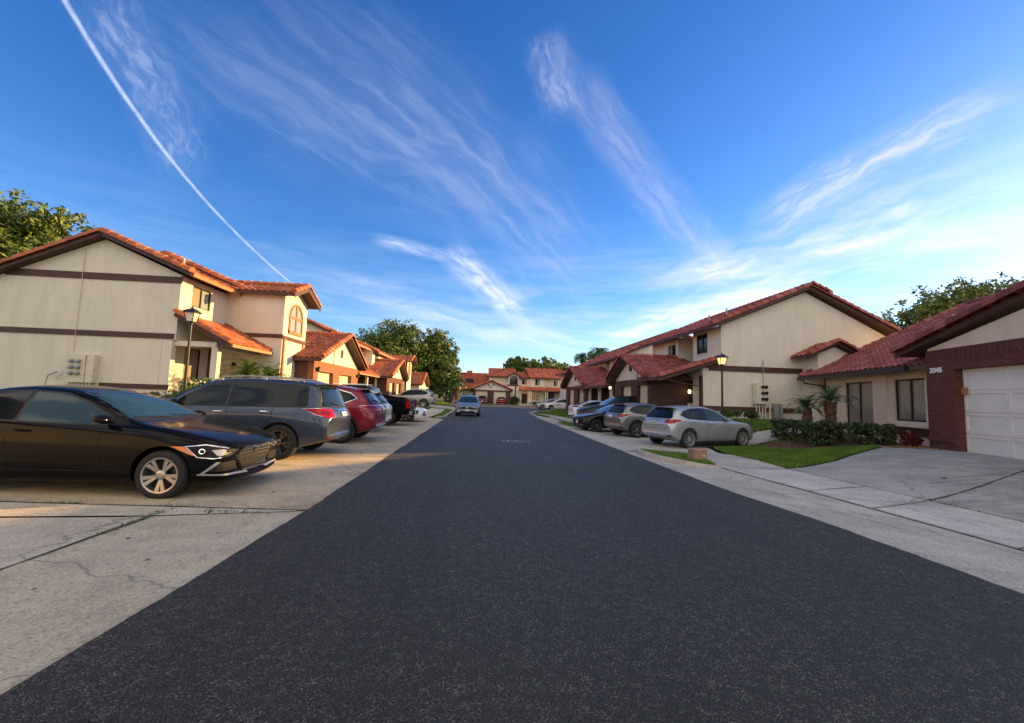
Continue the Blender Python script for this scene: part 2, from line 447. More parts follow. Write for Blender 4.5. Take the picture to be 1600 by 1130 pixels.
# ------------------------------------------------------------ mesh helper
class MB:
    def __init__(s):
        s.v, s.f, s.r, s.mi, s.groups = [], [], [], [], []

    def add(s, vs, fs, rnd=0.5, mi=0):
        b = len(s.v)
        s.groups.append((len(s.v), len(s.f)))
        s.v += [tuple(p) for p in vs]
        for q in fs:
            s.f.append(tuple(i + b for i in q))
            s.r.append(rnd)
            s.mi.append(mi)

    def hexa(s, p, rnd=0.5, mi=0):      # 8 points: bottom ring 0-3, top ring 4-7
        s.add(p, [(0, 3, 2, 1), (4, 5, 6, 7), (0, 1, 5, 4), (1, 2, 6, 5), (2, 3, 7, 6), (3, 0, 4, 7)], rnd, mi)

    def box(s, x0, x1, y0, y1, z0, z1, mi=0):
        s.hexa([(x0, y0, z0), (x1, y0, z0), (x1, y1, z0), (x0, y1, z0), (x0, y0, z1), (x1, y0, z1), (x1, y1, z1), (x0, y1, z1)], mi=mi)

    def prism(s, poly, vec, rnd=0.5, mi=0):
        n = len(poly)
        a = [Vector(p) for p in poly]
        b = [p + Vector(vec) for p in a]
        s.add(a + b, [tuple(range(n - 1, -1, -1)), tuple(range(n, 2 * n))] + [(i, (i + 1) % n, n + (i + 1) % n, n + i) for i in range(n)], rnd, mi)

    def beam(s, a, b, w, h, up=(0, 0, 1), mi=0):
        a, b = Vector(a), Vector(b)
        d = (b - a).normalized()
        sd_ = d.cross(Vector(up))
        if sd_.length < 1e-4:
            sd_ = d.cross(Vector((1, 0, 0)))
        sd_.normalize()
        u = sd_.cross(d).normalized()
        p = []
        for q in (a, b):
            for i, j in ((-1, -1), (1, -1), (1, 1), (-1, 1)):
                p.append(q + sd_ * (w / 2 * i) + u * (h / 2 * j))
        s.add(p, [(0, 1, 2, 3), (7, 6, 5, 4), (0, 4, 5, 1), (1, 5, 6, 2), (2, 6, 7, 3), (3, 7, 4, 0)], mi=mi)

    def tube(s, pts, r, n=8, mi=0, rnd=0.5, cap=True):
        pts = [Vector(p) for p in pts]
        rs = r if isinstance(r, (list, tuple)) else [r] * len(pts)
        b = len(s.v)
        vs, fs = [], []
        for i, p in enumerate(pts):
            d = (pts[min(i + 1, len(pts) - 1)] - pts[max(i - 1, 0)]).normalized()
            a = d.orthogonal().normalized() if abs(d.z) > 0.95 else d.cross(Vector((0, 0, 1))).normalized()
            c = d.cross(a)
            for k in range(n):
                t = 2 * pi * k / n
                vs.append(p + a * (cos(t) * rs[i]) + c * (sin(t) * rs[i]))
        for i in range(len(pts) - 1):
            for k in range(n):
                fs.append((i * n + k, i * n + (k + 1) % n, (i + 1) * n + (k + 1) % n, (i + 1) * n + k))
        if cap:
            fs.append(tuple(range(n - 1, -1, -1)))
            fs.append(tuple((len(pts) - 1) * n + k for k in range(n)))
        s.add(vs, fs, rnd, mi)

    def lathe(s, prof, n=24, axis='z', c=(0, 0, 0), mi=0, a0=0.0, sx=1, sy=1):
        vs, fs = [], []
        for (r, h) in prof:
            for k in range(n):
                t = a0 + 2 * pi * k / n
                if axis == 'z':
                    vs.append((c[0] + r * cos(t) * sx, c[1] + r * sin(t) * sy, c[2] + h))
                elif axis == 'y':
                    vs.append((c[0] + r * cos(t), c[1] + h, c[2] + r * sin(t)))
                else:
                    vs.append((c[0] + h, c[1] + r * cos(t), c[2] + r * sin(t)))
        for i in range(len(prof) - 1):
            for k in range(n):
                fs.append((i * n + k, i * n + (k + 1) % n, (i + 1) * n + (k + 1) % n, (i + 1) * n + k))
        s.add(vs, fs, 0.5, mi)

    def split(s, name, mat, parent=None, **kw):
        """each added piece as an object of its own"""
        gr = s.groups + [(len(s.v), len(s.f))]
        out = []
        for (v0, f0), (v1, f1) in zip(gr[:-1], gr[1:]):
            q = MB()
            q.add(s.v[v0:v1], [tuple(i - v0 for i in f) for f in s.f[f0:f1]])
            out.append(q.build(name, mat, parent, **kw))
        return out

    def build(s, name, mat, parent=None, smooth=False, world=True, angle=40):
        me = bpy.data.meshes.new(name)
        vs = s.v
        if parent is not None and world:
            inv = parent_matrix(parent).inverted()
            vs = [tuple(inv @ Vector(p)) for p in vs]
        me.from_pydata(vs, [], s.f)
        mats = mat if isinstance(mat, (list, tuple)) else [mat]
        for m in mats:
            me.materials.append(MATS[m])
        if len(mats) > 1:
            me.polygons.foreach_set('material_index', s.mi)
        at = me.attributes.new('rnd', 'FLOAT', 'FACE')
        at.data.foreach_set('value', s.r)
        if smooth:
            me.polygons.foreach_set('use_smooth', [True] * len(me.polygons))
            try:
                me.set_sharp_from_angle(angle=radians(angle))
            except Exception:
                pass
        me.update()
        o = bpy.data.objects.new(name, me)
        COL.objects.link(o)
        if parent is not None:
            o.parent = parent
        return o


def parent_matrix(o):
    m = Matrix.Translation(o.location) @ o.rotation_euler.to_matrix().to_4x4()
    if o.parent:
        m = parent_matrix(o.parent) @ m
    return m


def thing(name, label, cat, loc=(0, 0, 0), rz=0.0, group=None):
    o = bpy.data.objects.new(name, None)
    COL.objects.link(o)
    o.location = loc
    o.rotation_euler = (0, 0, rz)
    o.empty_display_size = 0.3
    tag(o, label, cat, group)
    return o


def tag(o, label, cat, group=None, kind=None):
    if label:
        o['label'] = label
    if cat:
        o['category'] = cat
    if group:
        o['group'] = group
    if kind:
        o['kind'] = kind
    return o


def struct(o):
    o['kind'] = 'structure'
    return o


# ------------------------------------------------------------ terrain height
def sst(x, a, b):
    t = max(0.0, min(1.0, (x - a) / (b - a)))
    return t * t * (3 - 2 * t)


def gh(x, y):
    z = 0.0
    if x < -2.1:
        far = sst(y, 28, 42) * (1 - sst(y, 62, 78))
        z += 0.012 * min(-2.1 - x, 5) + far * 0.055 * min(-2.1 - x, 6)
        z += (0.62 - 0.45 * far) * sst(-x, 8.4, 12.3) * (1 - sst(y, 62, 80))
    if x > 4.4:
        park = sst(y, 10.5, 13.5)
        near = 1 - sst(y, 15.8, 19.0)
        farf = 1 - sst(y, 42, 60)
        z += -0.10 * sst(x, 4.4, 6.2) * park
        z += 0.40 * sst(x, 7.4 + 2.4 * park, 13.2) * near
        z += (1 - near) * farf * (0.85 * sst(x, 10.2, 12.2) * sst(30 - y, 0, 8) + 0.35 * sst(x, 7.6, 9.6) * sst(y, 22, 30))
    return z


def sheet(name, poly, off, mat, step=1.0, kind='structure', hfun=gh):
    bm = bmesh.new()
    vs = [bm.verts.new((x, y, 0)) for x, y in poly]
    bm.faces.new(vs)
    xs = [p[0] for p in poly]
    ys = [p[1] for p in poly]
    for ax, lo, hi in ((0, min(xs), max(xs)), (1, min(ys), max(ys))):
        c = math.ceil(lo / step) * step
        while c < hi:
            nrm = (1, 0, 0) if ax == 0 else (0, 1, 0)
            co = (c, 0, 0) if ax == 0 else (0, c, 0)
            bmesh.ops.bisect_plane(bm, geom=bm.verts[:] + bm.edges[:] + bm.faces[:], plane_co=co, plane_no=nrm)
            c += step
    for v in bm.verts:
        v.co.z = hfun(v.co.x, v.co.y) + off
    bmesh.ops.recalc_face_normals(bm, faces=bm.faces)
    if bm.faces and sum(f.normal.z for f in bm.faces) < 0:
        bmesh.ops.reverse_faces(bm, faces=bm.faces)
    me = bpy.data.meshes.new(name)
    bm.to_mesh(me)
    bm.free()
    me.materials.append(MATS[mat])
    o = bpy.data.objects.new(name, me)
    COL.objects.link(o)
    if kind:
        o['kind'] = kind
    return o


def ribbon(name, pts, w, off, mat, step=0.5, wob=0.0):
    """thin strip following the ground: slab joints, painted edges"""
    mb = MB()
    pts = [Vector((p[0], p[1], 0)) for p in pts]
    P = []
    for a, b in zip(pts[:-1], pts[1:]):
        n = max(1, int((b - a).length / step))
        for i in range(n):
            P.append(a.lerp(b, i / n))
    P.append(pts[-1])
    vs, fs = [], []
    for i, p in enumerate(P):
        d = (P[min(i + 1, len(P) - 1)] - P[max(i - 1, 0)]).normalized()
        sdv = Vector((-d.y, d.x, 0))
        j = random.uniform(-wob, wob)
        ww = w * random.uniform(0.6, 1.3) if wob else w
        for k in (-1, 1):
            q = p + sdv * (ww / 2 * k + j)
            vs.append((q.x, q.y, gh(q.x, q.y) + off))
    for i in range(len(P) - 1):
        fs.append((2 * i, 2 * i + 1, 2 * i + 3, 2 * i + 2))
    mb.add(vs, [f[::-1] for f in fs])
    return struct(mb.build(name, mat))

# ------------------------------------------------------------ roofs and walls
PROF6 = [0.0, 0.62, 0.97, 0.80, 0.35, 0.05, 0.0]
PROF3 = [0.0, 0.95, 0.3, 0.0]


def tiles(mb, poly, w=0.29, c=0.36, amp=0.062, fine=True):
    """S tiles laid over a planar polygon whose first edge is the eave"""
    P = [Vector(p) for p in poly]
    u = (P[1] - P[0]).normalized()
    nrm = Vector((0, 0, 0))
    for i in range(len(P)):
        nrm += P[i].cross(P[(i + 1) % len(P)])
    nrm.normalize()
    if nrm.z < 0:
        nrm = -nrm
    v = nrm.cross(u)
    if v.z < 0:
        v, u, = -v, u
    if u.cross(v).dot(nrm) < 0:
        u = -u
    o = P[0]
    Q = [((p - o).dot(u), (p - o).dot(v)) for p in P]
    us = [q[0] for q in Q]
    prof = PROF6 if fine else PROF3
    seg = len(prof) - 1
    n = max(1, round((max(us) - min(us)) / w))
    w = (max(us) - min(us)) / n
    for i in range(n):
        uc = min(us) + (i + 0.5) * w
        hits = []
        for k in range(len(Q)):
            a, b = Q[k], Q[(k + 1) % len(Q)]
            if (a[0] - uc) * (b[0] - uc) < 0:
                t = (uc - a[0]) / (b[0] - a[0])
                hits.append(a[1] + t * (b[1] - a[1]))
        if len(hits) < 2:
            continue
        v0, v1 = min(hits), max(hits)
        k = 0
        vv = v0
        while vv < v1 - 0.03:
            ve = min(vv + c, v1)
            r = random.random()
            ja = random.uniform(-0.006, 0.006)
            vs, fs = [], []
            for j in range(seg + 1):
                uu = uc - w / 2 + w * j / seg
                h = prof[j] * amp
                vs.append(o + u * uu + v * (vv + ja) + nrm * (h + 0.034))
                vs.append(o + u * uu + v * (ve + 0.02) + nrm * (h + 0.006))
                vs.append(o + u * uu + v * (vv + ja) + nrm * (h - 0.012))
            for j in range(seg):
                fs.append((3 * j, 3 * j + 3, 3 * j + 4, 3 * j + 1))
                fs.append((3 * j + 2, 3 * j + 5, 3 * j + 3, 3 * j))
            mb.add(vs, fs, r)
            vv = ve
            k += 1


def barrels(mb, a, b, r=0.115, c=0.40, up=(0, 0, 1), full=True):
    a, b = Vector(a), Vector(b)
    d = b - a
    n = max(1, round(d.length / c))
    d.normalize()
    c = (b - a).length / n
    sdv = d.cross(Vector(up)).normalized()
    u = sdv.cross(d)
    K = 7
    for i in range(n):
        p0, p1 = a + d * (c * i), a + d * (c * (i + 1) + 0.03)
        vs = []
        for p, rr, lift in ((p0, r * 1.12, 0.018), (p1, r * 0.92, 0.0)):
            for k in range(K):
                t = -0.25 + (pi + 0.5) * k / (K - 1)
                vs.append(p + sdv * (cos(t) * rr) + u * (sin(t) * rr + lift))
        fs = [(k, k + 1, K + k + 1, K + k) for k in range(K - 1)] + [tuple(range(K - 1, -1, -1))]
        mb.add(vs, fs, random.random())


def slab(mb, poly, th):
    nrm = Vector((0, 0, -th))
    mb.prism([Vector(p) + Vector((0, 0, -0.012)) for p in poly], nrm)


class Fr:
    """a facade frame: o outwards, a along, z up"""
    def __init__(s, org, out, along):
        s.o, s.u, s.a = Vector(org), Vector(out), Vector(along)

    def __call__(s, o, a, z):
        return s.o + s.u * o + s.a * a + Vector((0, 0, z))


def fbox(mb, F, o0, o1, a0, a1, z0, z1, mi=0):
    mb.hexa([F(o0, a0, z0), F(o1, a0, z0), F(o1, a1, z0), F(o0, a1, z0), F(o0, a0, z1), F(o1, a0, z1), F(o1, a1, z1), F(o0, a1, z1)], mi=mi)


def fix_normals(o):
    bm = bmesh.new()
    bm.from_mesh(o.data)
    bmesh.ops.recalc_face_normals(bm, faces=bm.faces)
    bm.to_mesh(o.data)
    bm.free()


def wall(mb, F, o0, o1, a0, a1, z0, z1, ops=(), mi=0):
    """wall slab with rectangular openings ops = [(a0,a1,z0,z1)]"""
    A = sorted({a0, a1, *[min(max(v, a0), a1) for q in ops for v in q[:2]]})
    Z = sorted({z0, z1, *[min(max(v, z0), z1) for q in ops for v in q[2:]]})
    for i in range(len(A) - 1):
        k = 0
        while k < len(Z) - 1:
            def hole(j):
                ac, zc = (A[i] + A[i + 1]) / 2, (Z[j] + Z[j + 1]) / 2
                return any(q[0] < ac < q[1] and q[2] < zc < q[3] for q in ops)
            if hole(k):
                k += 1
                continue
            j = k
            while j < len(Z) - 1 and not hole(j):
                j += 1
            fbox(mb, F, o0, o1, A[i], A[i + 1], Z[k], Z[j], mi)
            k = j


def window(par, F, o, a0, a1, z0, z1, frame='frame_dark', panes=('glass_dark', 'glass_dark'), fw=0.05, rec=0.06, sill=True, name='window'):
    """window set into an opening; o is the outer wall face"""
    mb = MB()
    oo, oi = o - rec + 0.04, o - rec - 0.04
    fbox(mb, F, oi, oo, a0, a1, z0, z0 + fw)
    fbox(mb, F, oi, oo, a0, a1, z1 - fw, z1)
    fbox(mb, F, oi, oo, a0, a0 + fw, z0 + fw, z1 - fw)
    fbox(mb, F, oi, oo, a1 - fw, a1, z0 + fw, z1 - fw)
    n = len(panes)
    wd = (a1 - a0) / n
    for i in range(1, n):
        fbox(mb, F, oi, oo, a0 + wd * i - fw / 2, a0 + wd * i + fw / 2, z0 + fw, z1 - fw)
    w = mb.build(name, frame, par)
    for i in range(n):
        p = MB()
        fbox(p, F, oi + 0.02, oi + 0.035, a0 + wd * i + fw * .4, a0 + wd * (i + 1) - fw * .4, z0 + fw * .5, z1 - fw * .5)
        po = p.build('pane', panes[i], w)
    if sill:
        s = MB()
        fbox(s, F, o - 0.02, o + 0.05, a0 - 0.05, a1 + 0.05, z0 - 0.07, z0 - 0.003)
        s.build('sill', 'stucco', w)
    return w


def garage_door(par, F, o, a0, a1, z0, z1, mat='door_cream'):
    mb = MB()
    fbox(mb, F, o - 0.06, o - 0.03, a0, a1, z0, z1)
    nr, ncn = 4, 4
    h = (z1 - z0) / nr
    w = (a1 - a0) / ncn
    for r in range(nr):
        fbox(mb, F, o - 0.03, o - 0.008, a0, a1, z0 + r * h + 0.008, z0 + r * h + 0.09)
        fbox(mb, F, o - 0.03, o - 0.008, a0, a1, z0 + (r + 1) * h - 0.09, z0 + (r + 1) * h - 0.008)
        for c in range(ncn + 1):
            ac = a0 + c * w
            fbox(mb, F, o - 0.03, o - 0.008, max(a0, ac - 0.06), min(a1, ac + 0.06), z0 + r * h + 0.09, z0 + (r + 1) * h - 0.09)
    return mb.build('garage_door', mat, par)


def arch_pts(F, o, ac, w, z0, zs, n=12, grow=0.0):
    """outline of an arched opening: sides up to zs then a semicircle"""
    r = w / 2 + grow
    pts = [F(o, ac - r, z0 - grow), F(o, ac + r, z0 - grow)]
    for k in range(n + 1):
        t = pi * k / n
        pts.append(F(o, ac + r * cos(t), zs + (w / 2 + grow) * sin(t)))
    return pts


def roof_plane(tm, fm, poly, th=0.11, fine=True, w=0.29, c=0.36):
    tiles(tm, poly, w, c, fine=fine)
    slab(fm, poly, th)


def gabled_garage(par, F, o, ob, a0, a1, zg, zl, aap, zap, doors, zd, ov=0.45, brick='brick', brown='brown_wall', tile='tile', trim='brown_trim',
                  fine=True, zside=None, vent=None, strip=None, zeave=None, sideov=0.45, doormat='door_cream', soff='soffit'):
    """garage whose gable faces the road. o front plane, ob back plane"""
    zeave = zeave if zeave is not None else zl
    ops = [(d0, d1, zg - 1, zd) for d0, d1 in doors]
    m = MB()
    wall(m, F, o - 0.3, o, a0, a1, zg - 0.6, zl - 0.01, ops)
    m.build('brick_front', brick, par)
    m = MB()
    fbox(m, F, ob, o - 0.302, a0, a0 + 0.2, zg - 0.6, zl)
    fbox(m, F, ob, o - 0.302, a1 - 0.2, a1, zg - 0.6, zl)
    m.split('side_wall', brown, par)
    # stucco gable above the lintel
    sl0 = (zap - zeave) / (aap - a0 + sideov)
    sl1 = (zap - zeave) / (a1 + sideov - aap)
    zin = 0.16
    pts = [F(o - 0.04, a0 + 0.02, zl), F(o - 0.04, a1 - 0.02, zl), F(o - 0.04, a1 - 0.02, max(zl + .01, zap - zin - sl1 * (a1 - aap))), F(o - 0.04, aap, zap - zin),
           F(o - 0.04, a0 + 0.02, max(zl + .01, zap - zin - sl0 * (aap - a0)))]
    m = MB()
    m.prism(pts, -F.u * 0.2)
    g = m.build('gable', 'stucco', par)
    fix_normals(g)
    for d0, d1 in doors:
        garage_door(par, F, o - 0.2, d0, d1, zg, zd, doormat)
    if vent:
        va, vz, vw, vh = vent
        m = MB()
        m.prism(arch_pts(F, o - 0.03, va, vw, vz, vz + vh), F.u * 0.03)
        v = m.build('vent', trim, par)
        fix_normals(v)
    if strip is not None:
        m = MB()
        fbox(m, F, o - 0.04, o - 0.015, strip - 0.035, strip + 0.035, zl, zap - zin - (sl0 if strip < aap else sl1) * abs(strip - aap) - 0.02)
        m.build('trim_strip', trim, par)
    tm, fm = MB(), MB()
    of = o + ov
    e0, e1 = a0 - sideov, a1 + sideov
    roof_plane(tm, fm, [F(of, e0, zeave), F(ob, e0, zeave), F(ob, aap, zap), F(of, aap, zap)], fine=fine)
    roof_plane(tm, fm, [F(ob, e1, zeave), F(of, e1, zeave), F(of, aap, zap), F(ob, aap, zap)], fine=fine)
    up = Vector((0, 0, 0.05))
    barrels(tm, F(of, aap, zap) + up, F(ob, aap, zap) + up, 0.13)
    barrels(tm, F(of + 0.02, e0, zeave) + up, F(of + 0.02, aap, zap) + up, 0.155)
    barrels(tm, F(of + 0.02, e1, zeave) + up, F(of + 0.02, aap, zap) + up, 0.155)
    r = tm.build('roof', tile, par, smooth=True, angle=50)
    fo = fm.build('soffit', soff, r)
    m = MB()
    m.beam(F(of + 0.02, e0 - 0.05, zeave - 0.08), F(of + 0.02, aap, zap - 0.06), 0.05, 0.17)
    m.beam(F(of + 0.02, e1 + 0.05, zeave - 0.08), F(of + 0.02, aap, zap - 0.06), 0.05, 0.17)
    m.beam(F(of, e0 - 0.03, zeave - 0.10), F(ob, e0 - 0.03, zeave - 0.10), 0.05, 0.17)
    m.beam(F(of, e1 + 0.03, zeave - 0.10), F(ob, e1 + 0.03, zeave - 0.10), 0.05, 0.17)
    m.split('fascia', trim, r)
    return r


def main_roof(par, F, oe, orr, ob, a0, a1, ze, zr, zb, tile='tile', trim='brown_trim', fine=True, gutter=None, cap0=True, cap1=True, soff='soffit', steps=()):
    """ridge along the facade; oe front eave, orr ridge, ob back eave (o values, outwards positive)"""
    tm, fm = MB(), MB()
    roof_plane(tm, fm, [F(oe, a0, ze), F(oe, a1, ze), F(orr, a1, zr), F(orr, a0, zr)], fine=fine)
    roof_plane(tm, fm, [F(ob, a1, zb), F(ob, a0, zb), F(orr, a0, zr), F(orr, a1, zr)], fine=fine)
    up = Vector((0, 0, 0.05))
    barrels(tm, F(orr, a0, zr) + up, F(orr, a1, zr) + up, 0.13)
    if cap0:
        barrels(tm, F(oe, a0, ze) + up, F(orr, a0, zr) + up, 0.16)
        barrels(tm, F(ob, a0, zb) + up, F(orr, a0, zr) + up, 0.16)
    if cap1:
        barrels(tm, F(oe, a1, ze) + up, F(orr, a1, zr) + up, 0.16)
        barrels(tm, F(ob, a1, zb) + up, F(orr, a1, zr) + up, 0.16)
    r = tm.build('roof', tile, par, smooth=True, angle=50)
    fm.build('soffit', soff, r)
    m = MB()
    for aa, sg in ((a0, -1), (a1, 1)):
        q = aa + sg * 0.04
        m.beam(F(oe + .02, q, ze - 0.07), F(orr, q, zr - 0.05), 0.05, 0.17)
        m.beam(F(ob, q, zb - 0.07), F(orr, q, zr - 0.05), 0.05, 0.17)
    m.split('fascia', trim, r)
    m = MB()
    m.beam(F(oe + 0.05, a0, ze - 0.08), F(oe + 0.05, a1, ze - 0.08), 0.11, 0.14)
    m.build('gutter', gutter or trim, r)
    return r


def shed_roof(par, F, oe, ob, a0, a1, ze, zb, tile='tile', trim='brown_trim', fine=True, soff='soffit', gutter=None, rake0=True, rake1=True):
    tm, fm = MB(), MB()
    roof_plane(tm, fm, [F(oe, a0, ze), F(oe, a1, ze), F(ob, a1, zb), F(ob, a0, zb)], fine=fine)
    up = Vector((0, 0, 0.05))
    if rake0:
        barrels(tm, F(oe, a0, ze) + up, F(ob, a0, zb) + up, 0.15)
    if rake1:
        barrels(tm, F(oe, a1, ze) + up, F(ob, a1, zb) + up, 0.11)
    r = tm.build('porch_roof', tile, par, smooth=True, angle=50)
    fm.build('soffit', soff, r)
    m = MB()
    for aa, sg in ((a0, -1), (a1, 1)):
        m.beam(F(oe + .02, aa + sg * 0.04, ze - 0.12), F(ob, aa + sg * 0.04, zb - 0.07), 0.05, 0.16)
    m.split('fascia', trim, r)
    m = MB()
    m.beam(F(oe + 0.05, a0, ze - 0.08), F(oe + 0.05, a1, ze - 0.08), 0.10, 0.13)
    m.build('gutter', gutter or trim, r)
    return r


def arched_window(par, F, o, ac, w, z0, zs, frame, pane, fw=0.12):
    """2x2 arched window as frame with four panes"""
    m = MB()
    outer = arch_pts(F, o, ac, w, z0, zs, 16, grow=fw)
    inner = arch_pts(F, o, ac, w, z0, zs, 16)
    n = len(outer)
    du = F.u * 0.06
    vs = [p + du for p in outer] + [p + du for p in inner] + [Vector(p) - du for p in outer] + [Vector(p) - du for p in inner]
    fs = []
    for i in range(n):
        j = (i + 1) % n
        fs += [(i, j, n + j, n + i), (i, 2 * n + i, 2 * n + j, j), (n + i, n + j, 3 * n + j, 3 * n + i)]
    m.add(vs, fs)
    top = zs + w / 2
    fbox(m, F, o - 0.02, o + 0.05, ac - 0.07, ac + 0.07, z0, top - 0.01)
    zc = z0 + (top - z0) * 0.52
    fbox(m, F, o - 0.02, o + 0.047, ac - w / 2, ac + w / 2, zc - 0.07, zc + 0.07)
    fbox(m, F, o - 0.02, o + 0.08, ac - w / 2 - fw, ac + w / 2 + fw, z0 - 0.16, z0 - 0.002)
    wi = m.build('arched_window', frame, par)
    fix_normals(wi)
    p = MB()
    p.prism(arch_pts(F, o + 0.005, ac, w, z0, zs, 16), F.u * 0.01)
    po = p.build('pane', pane, wi)
    fix_normals(po)
    return wi


def wall_light(par, F, o, a, z, lit=False):
    m = MB()
    fbox(m, F, o, o + 0.05, a - 0.05, a + 0.05, z - 0.1, z + 0.1)
    c = F(o + 0.13, a, z)
    m.lathe([(0.01, 0.19), (0.085, 0.12), (0.075, 0.11), (0.06, -0.1), (0.01, -0.13)], 8, 'z', c)
    m.build('wall_light', 'lamp_iron', par)
    if lit:
        g = MB()
        g.lathe([(0.0, 0.09), (0.080, 0.085), (0.068, -0.07), (0.0, -0.08)], 8, 'z', c)
        g.build('bulb', 'bulb_lit', par)


def downspout(par, pts, mat, r=0.045, name='downspout'):
    m = MB()
    m.tube(pts, r, 6)
    return m.build(name, mat, par)

# ============================================================ LEFT ROW (facades face +X)
FL = Fr((0, 0, 0), (1, 0, 0), (0, 1, 0))        # o = world x, a = world y

# --- near end townhouse with blank gable wall, porch and arched stair wing
A = thing('townhouse', 'sunlit end townhouse with blank banded gable wall and arched window wing behind left lamp', 'house', (-14, 20, 0.8))
m = MB()
# gable wall and body, facing the camera
gp = [(-19.4, 18, -0.2), (-12.5, 18, -0.2), (-12.5, 18, 6.30), (-15.6, 18, 7.50), (-19.4, 18, 5.85)]
m.prism([(-19.4, 18, 3.36), (-12.5, 18, 3.36), (-12.5, 18, 6.08), (-15.6, 18, 7.42), (-19.4, 18, 5.72)], (0, 0.25, 0))
m.prism([(-19.4, 18, -0.2), (-13.01, 18, -0.2), (-13.01, 18, 3.36), (-19.4, 18, 3.36)], (0, 0.25, 0))
wall(m, FL, -12.75, -12.5, 18.25, 22.0, 3.36, 6.05, [(18.72, 19.95, 4.93, 5.85)])
fbox(m, FL, -19.4, -19.2, 18.25, 37, -0.2, 5.6)
wA = m.build('wall', 'stucco', A)
fix_normals(wA)
m = MB()
wall(m, FL, -13.25, -13.0, 18.25, 23.7, -0.2, 3.5, [(19.35, 20.4, 0.9, 3.2), (20.95, 23.45, 0.9, 3.3)])
fbox(m, FL, -13.0, -12.62, 18.005, 18.25, -0.2, 3.355)
m.build('porch_wall', 'stucco', A)
window(A, FL, -13.0, 19.35, 20.4, 0.9, 3.2, panes=('glass_curtain',), sill=False, name='sliding_door')
window(A, FL, -13.0, 20.95, 23.45, 0.9, 3.3, panes=('glass_curtain', 'glass_curtain', 'glass_dark'), sill=False, name='sliding_door')
window(A, FL, -12.5, 18.72, 19.95, 4.93, 5.85, frame='frame_dark', panes=('glass_curtain', 'glass_sky'))
for z0, z1, x0, x1 in ((6.0 - .27, 6.0 + .0, -19.2, -12.45), (3.40, 3.62, -19.2, -12.56), (1.32, 1.52, -15.2, -12.58)):
    m = MB()
    dz = 0.0
    m.box(x0, x1, 17.96, 17.998, z0, z1)
    m.split('trim_band', 'brown_trim', A)
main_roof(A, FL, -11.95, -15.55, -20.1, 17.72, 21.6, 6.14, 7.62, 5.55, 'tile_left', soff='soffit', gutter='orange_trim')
# porch post and beam
m = MB()
m.box(-11.15, -10.9, 18.15, 18.4, 0.2, 3.15)
m.build('post', 'stucco', A)
m = MB()
m.box(-13.0, -10.95, 18.12, 18.42, 3.15, 3.36)
m.box(-11.17, -10.88, 18.42, 21.2, 3.10, 3.30)
m.split('beam', 'stucco', A)
shed_roof(A, FL, -10.25, -12.5, 17.85, 21.2, 3.30, 4.48, 'tile_left', soff='soffit', gutter='soffit_warm')
# wing
m = MB()
wall(m, FL, -12.6, -9.985, 21.22, 21.45, -0.2, 6.15)
gpts = [(-9.78, 21.22, -0.2), (-9.78, 23.9, -0.2), (-9.78, 23.9, 6.2), (-9.78, 22.55, 6.76), (-9.78, 21.22, 6.2)]
m.prism(gpts, (-0.2, 0, 0))
fbox(m, FL, -12.6, -9.99, 23.7, 23.9, -0.2, 6.15)
w = m.build('stair_wing', 'stucco', A)
fix_normals(w)
m = MB()
m.box(-12.3, -9.75, 21.17, 21.216, 4.02, 4.2)
m.box(-9.776, -9.73, 21.21, 23.9, 3.98, 4.16)
m.split('trim_band', 'brown_trim', A)
arched_window(A, FL, -9.78, 22.56, 1.35, 4.5, 5.2, 'orange_trim', 'glass_sky')
m = MB()
m.box(-9.777, -9.70, 21.3, 21.42, 0.3, 4.0)
m.build('downspout', 'orange_trim', A)
m = MB()
m.box(-9.777, -9.72, 23.55, 23.66, 3.5, 3.98)
m.build('trim_strip', 'orange_trim', A)
tm, fm = MB(), MB()
e0, e1, ap = 20.95, 24.25, 22.55
roof_plane(tm, fm, [(-9.25, e0, 6.27), (-12.9, e0, 6.27), (-14.0, ap, 6.95), (-9.25, ap, 6.95)])
roof_plane(tm, fm, [(-14.0, e1, 6.22), (-9.25, e1, 6.22), (-9.25, ap, 6.95), (-14.0, ap, 6.95)])
for p, q in (((-9.27, e0, 6.32), (-9.27, ap, 7.0)), ((-9.27, e1, 6.27), (-9.27, ap, 7.0)), ((-9.25, ap, 7.0), (-13.8, ap, 7.0))):
    barrels(tm, p, q, 0.13)
r = tm.build('roof', 'tile_left', A, smooth=True)
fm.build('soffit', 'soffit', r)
m = MB()
m.beam((-9.22, e0 - .05, 6.15), (-9.22, ap, 6.84), 0.05, 0.24)
m.beam((-9.22, e1 + .05, 6.1), (-9.22, ap, 6.84), 0.05, 0.24)
m.beam((-9.25, e0 - .03, 6.17), (-12.2, e0 - .03, 6.17), 0.05, 0.18)
m.split('fascia', 'brown_trim', r)
# the higher roof behind, stepping towards the road
main_roof(A, FL, -11.75, -15.9, -20.1, 21.6, 27.5, 6.35, 8.02, 5.6, 'tile_left')
m = MB()
m.prism([(-19.2, 21.7, 5), (-12.3, 21.7, 5), (-12.3, 21.7, 6.3), (-15.9, 21.7, 7.82), (-19.2, 21.7, 6.2)], (0, 0.2, 0))
fbox(m, FL, -12.75, -12.5, 23.9, 30.6, -0.2, 6.2)
w = m.build('wall', 'stucco', A)
fix_normals(w)
wall_light(A, Fr((0, 0, 0), (0, -1, 0), (1, 0, 0)), -21.22, -11.9, 2.55)
# electrical service on the gable wall
m = MB()
m.tube([(-16.3, 17.97, 7.0), (-16.3, 17.97, 2.75)], 0.014, 6)
m.tube([(-16.45, 17.97, 2.5), (-16.5, 17.95, 1.95), (-16.8, 17.93, 1.6)], 0.016, 6)
m.split('service_cable', 'meter_paint', A)

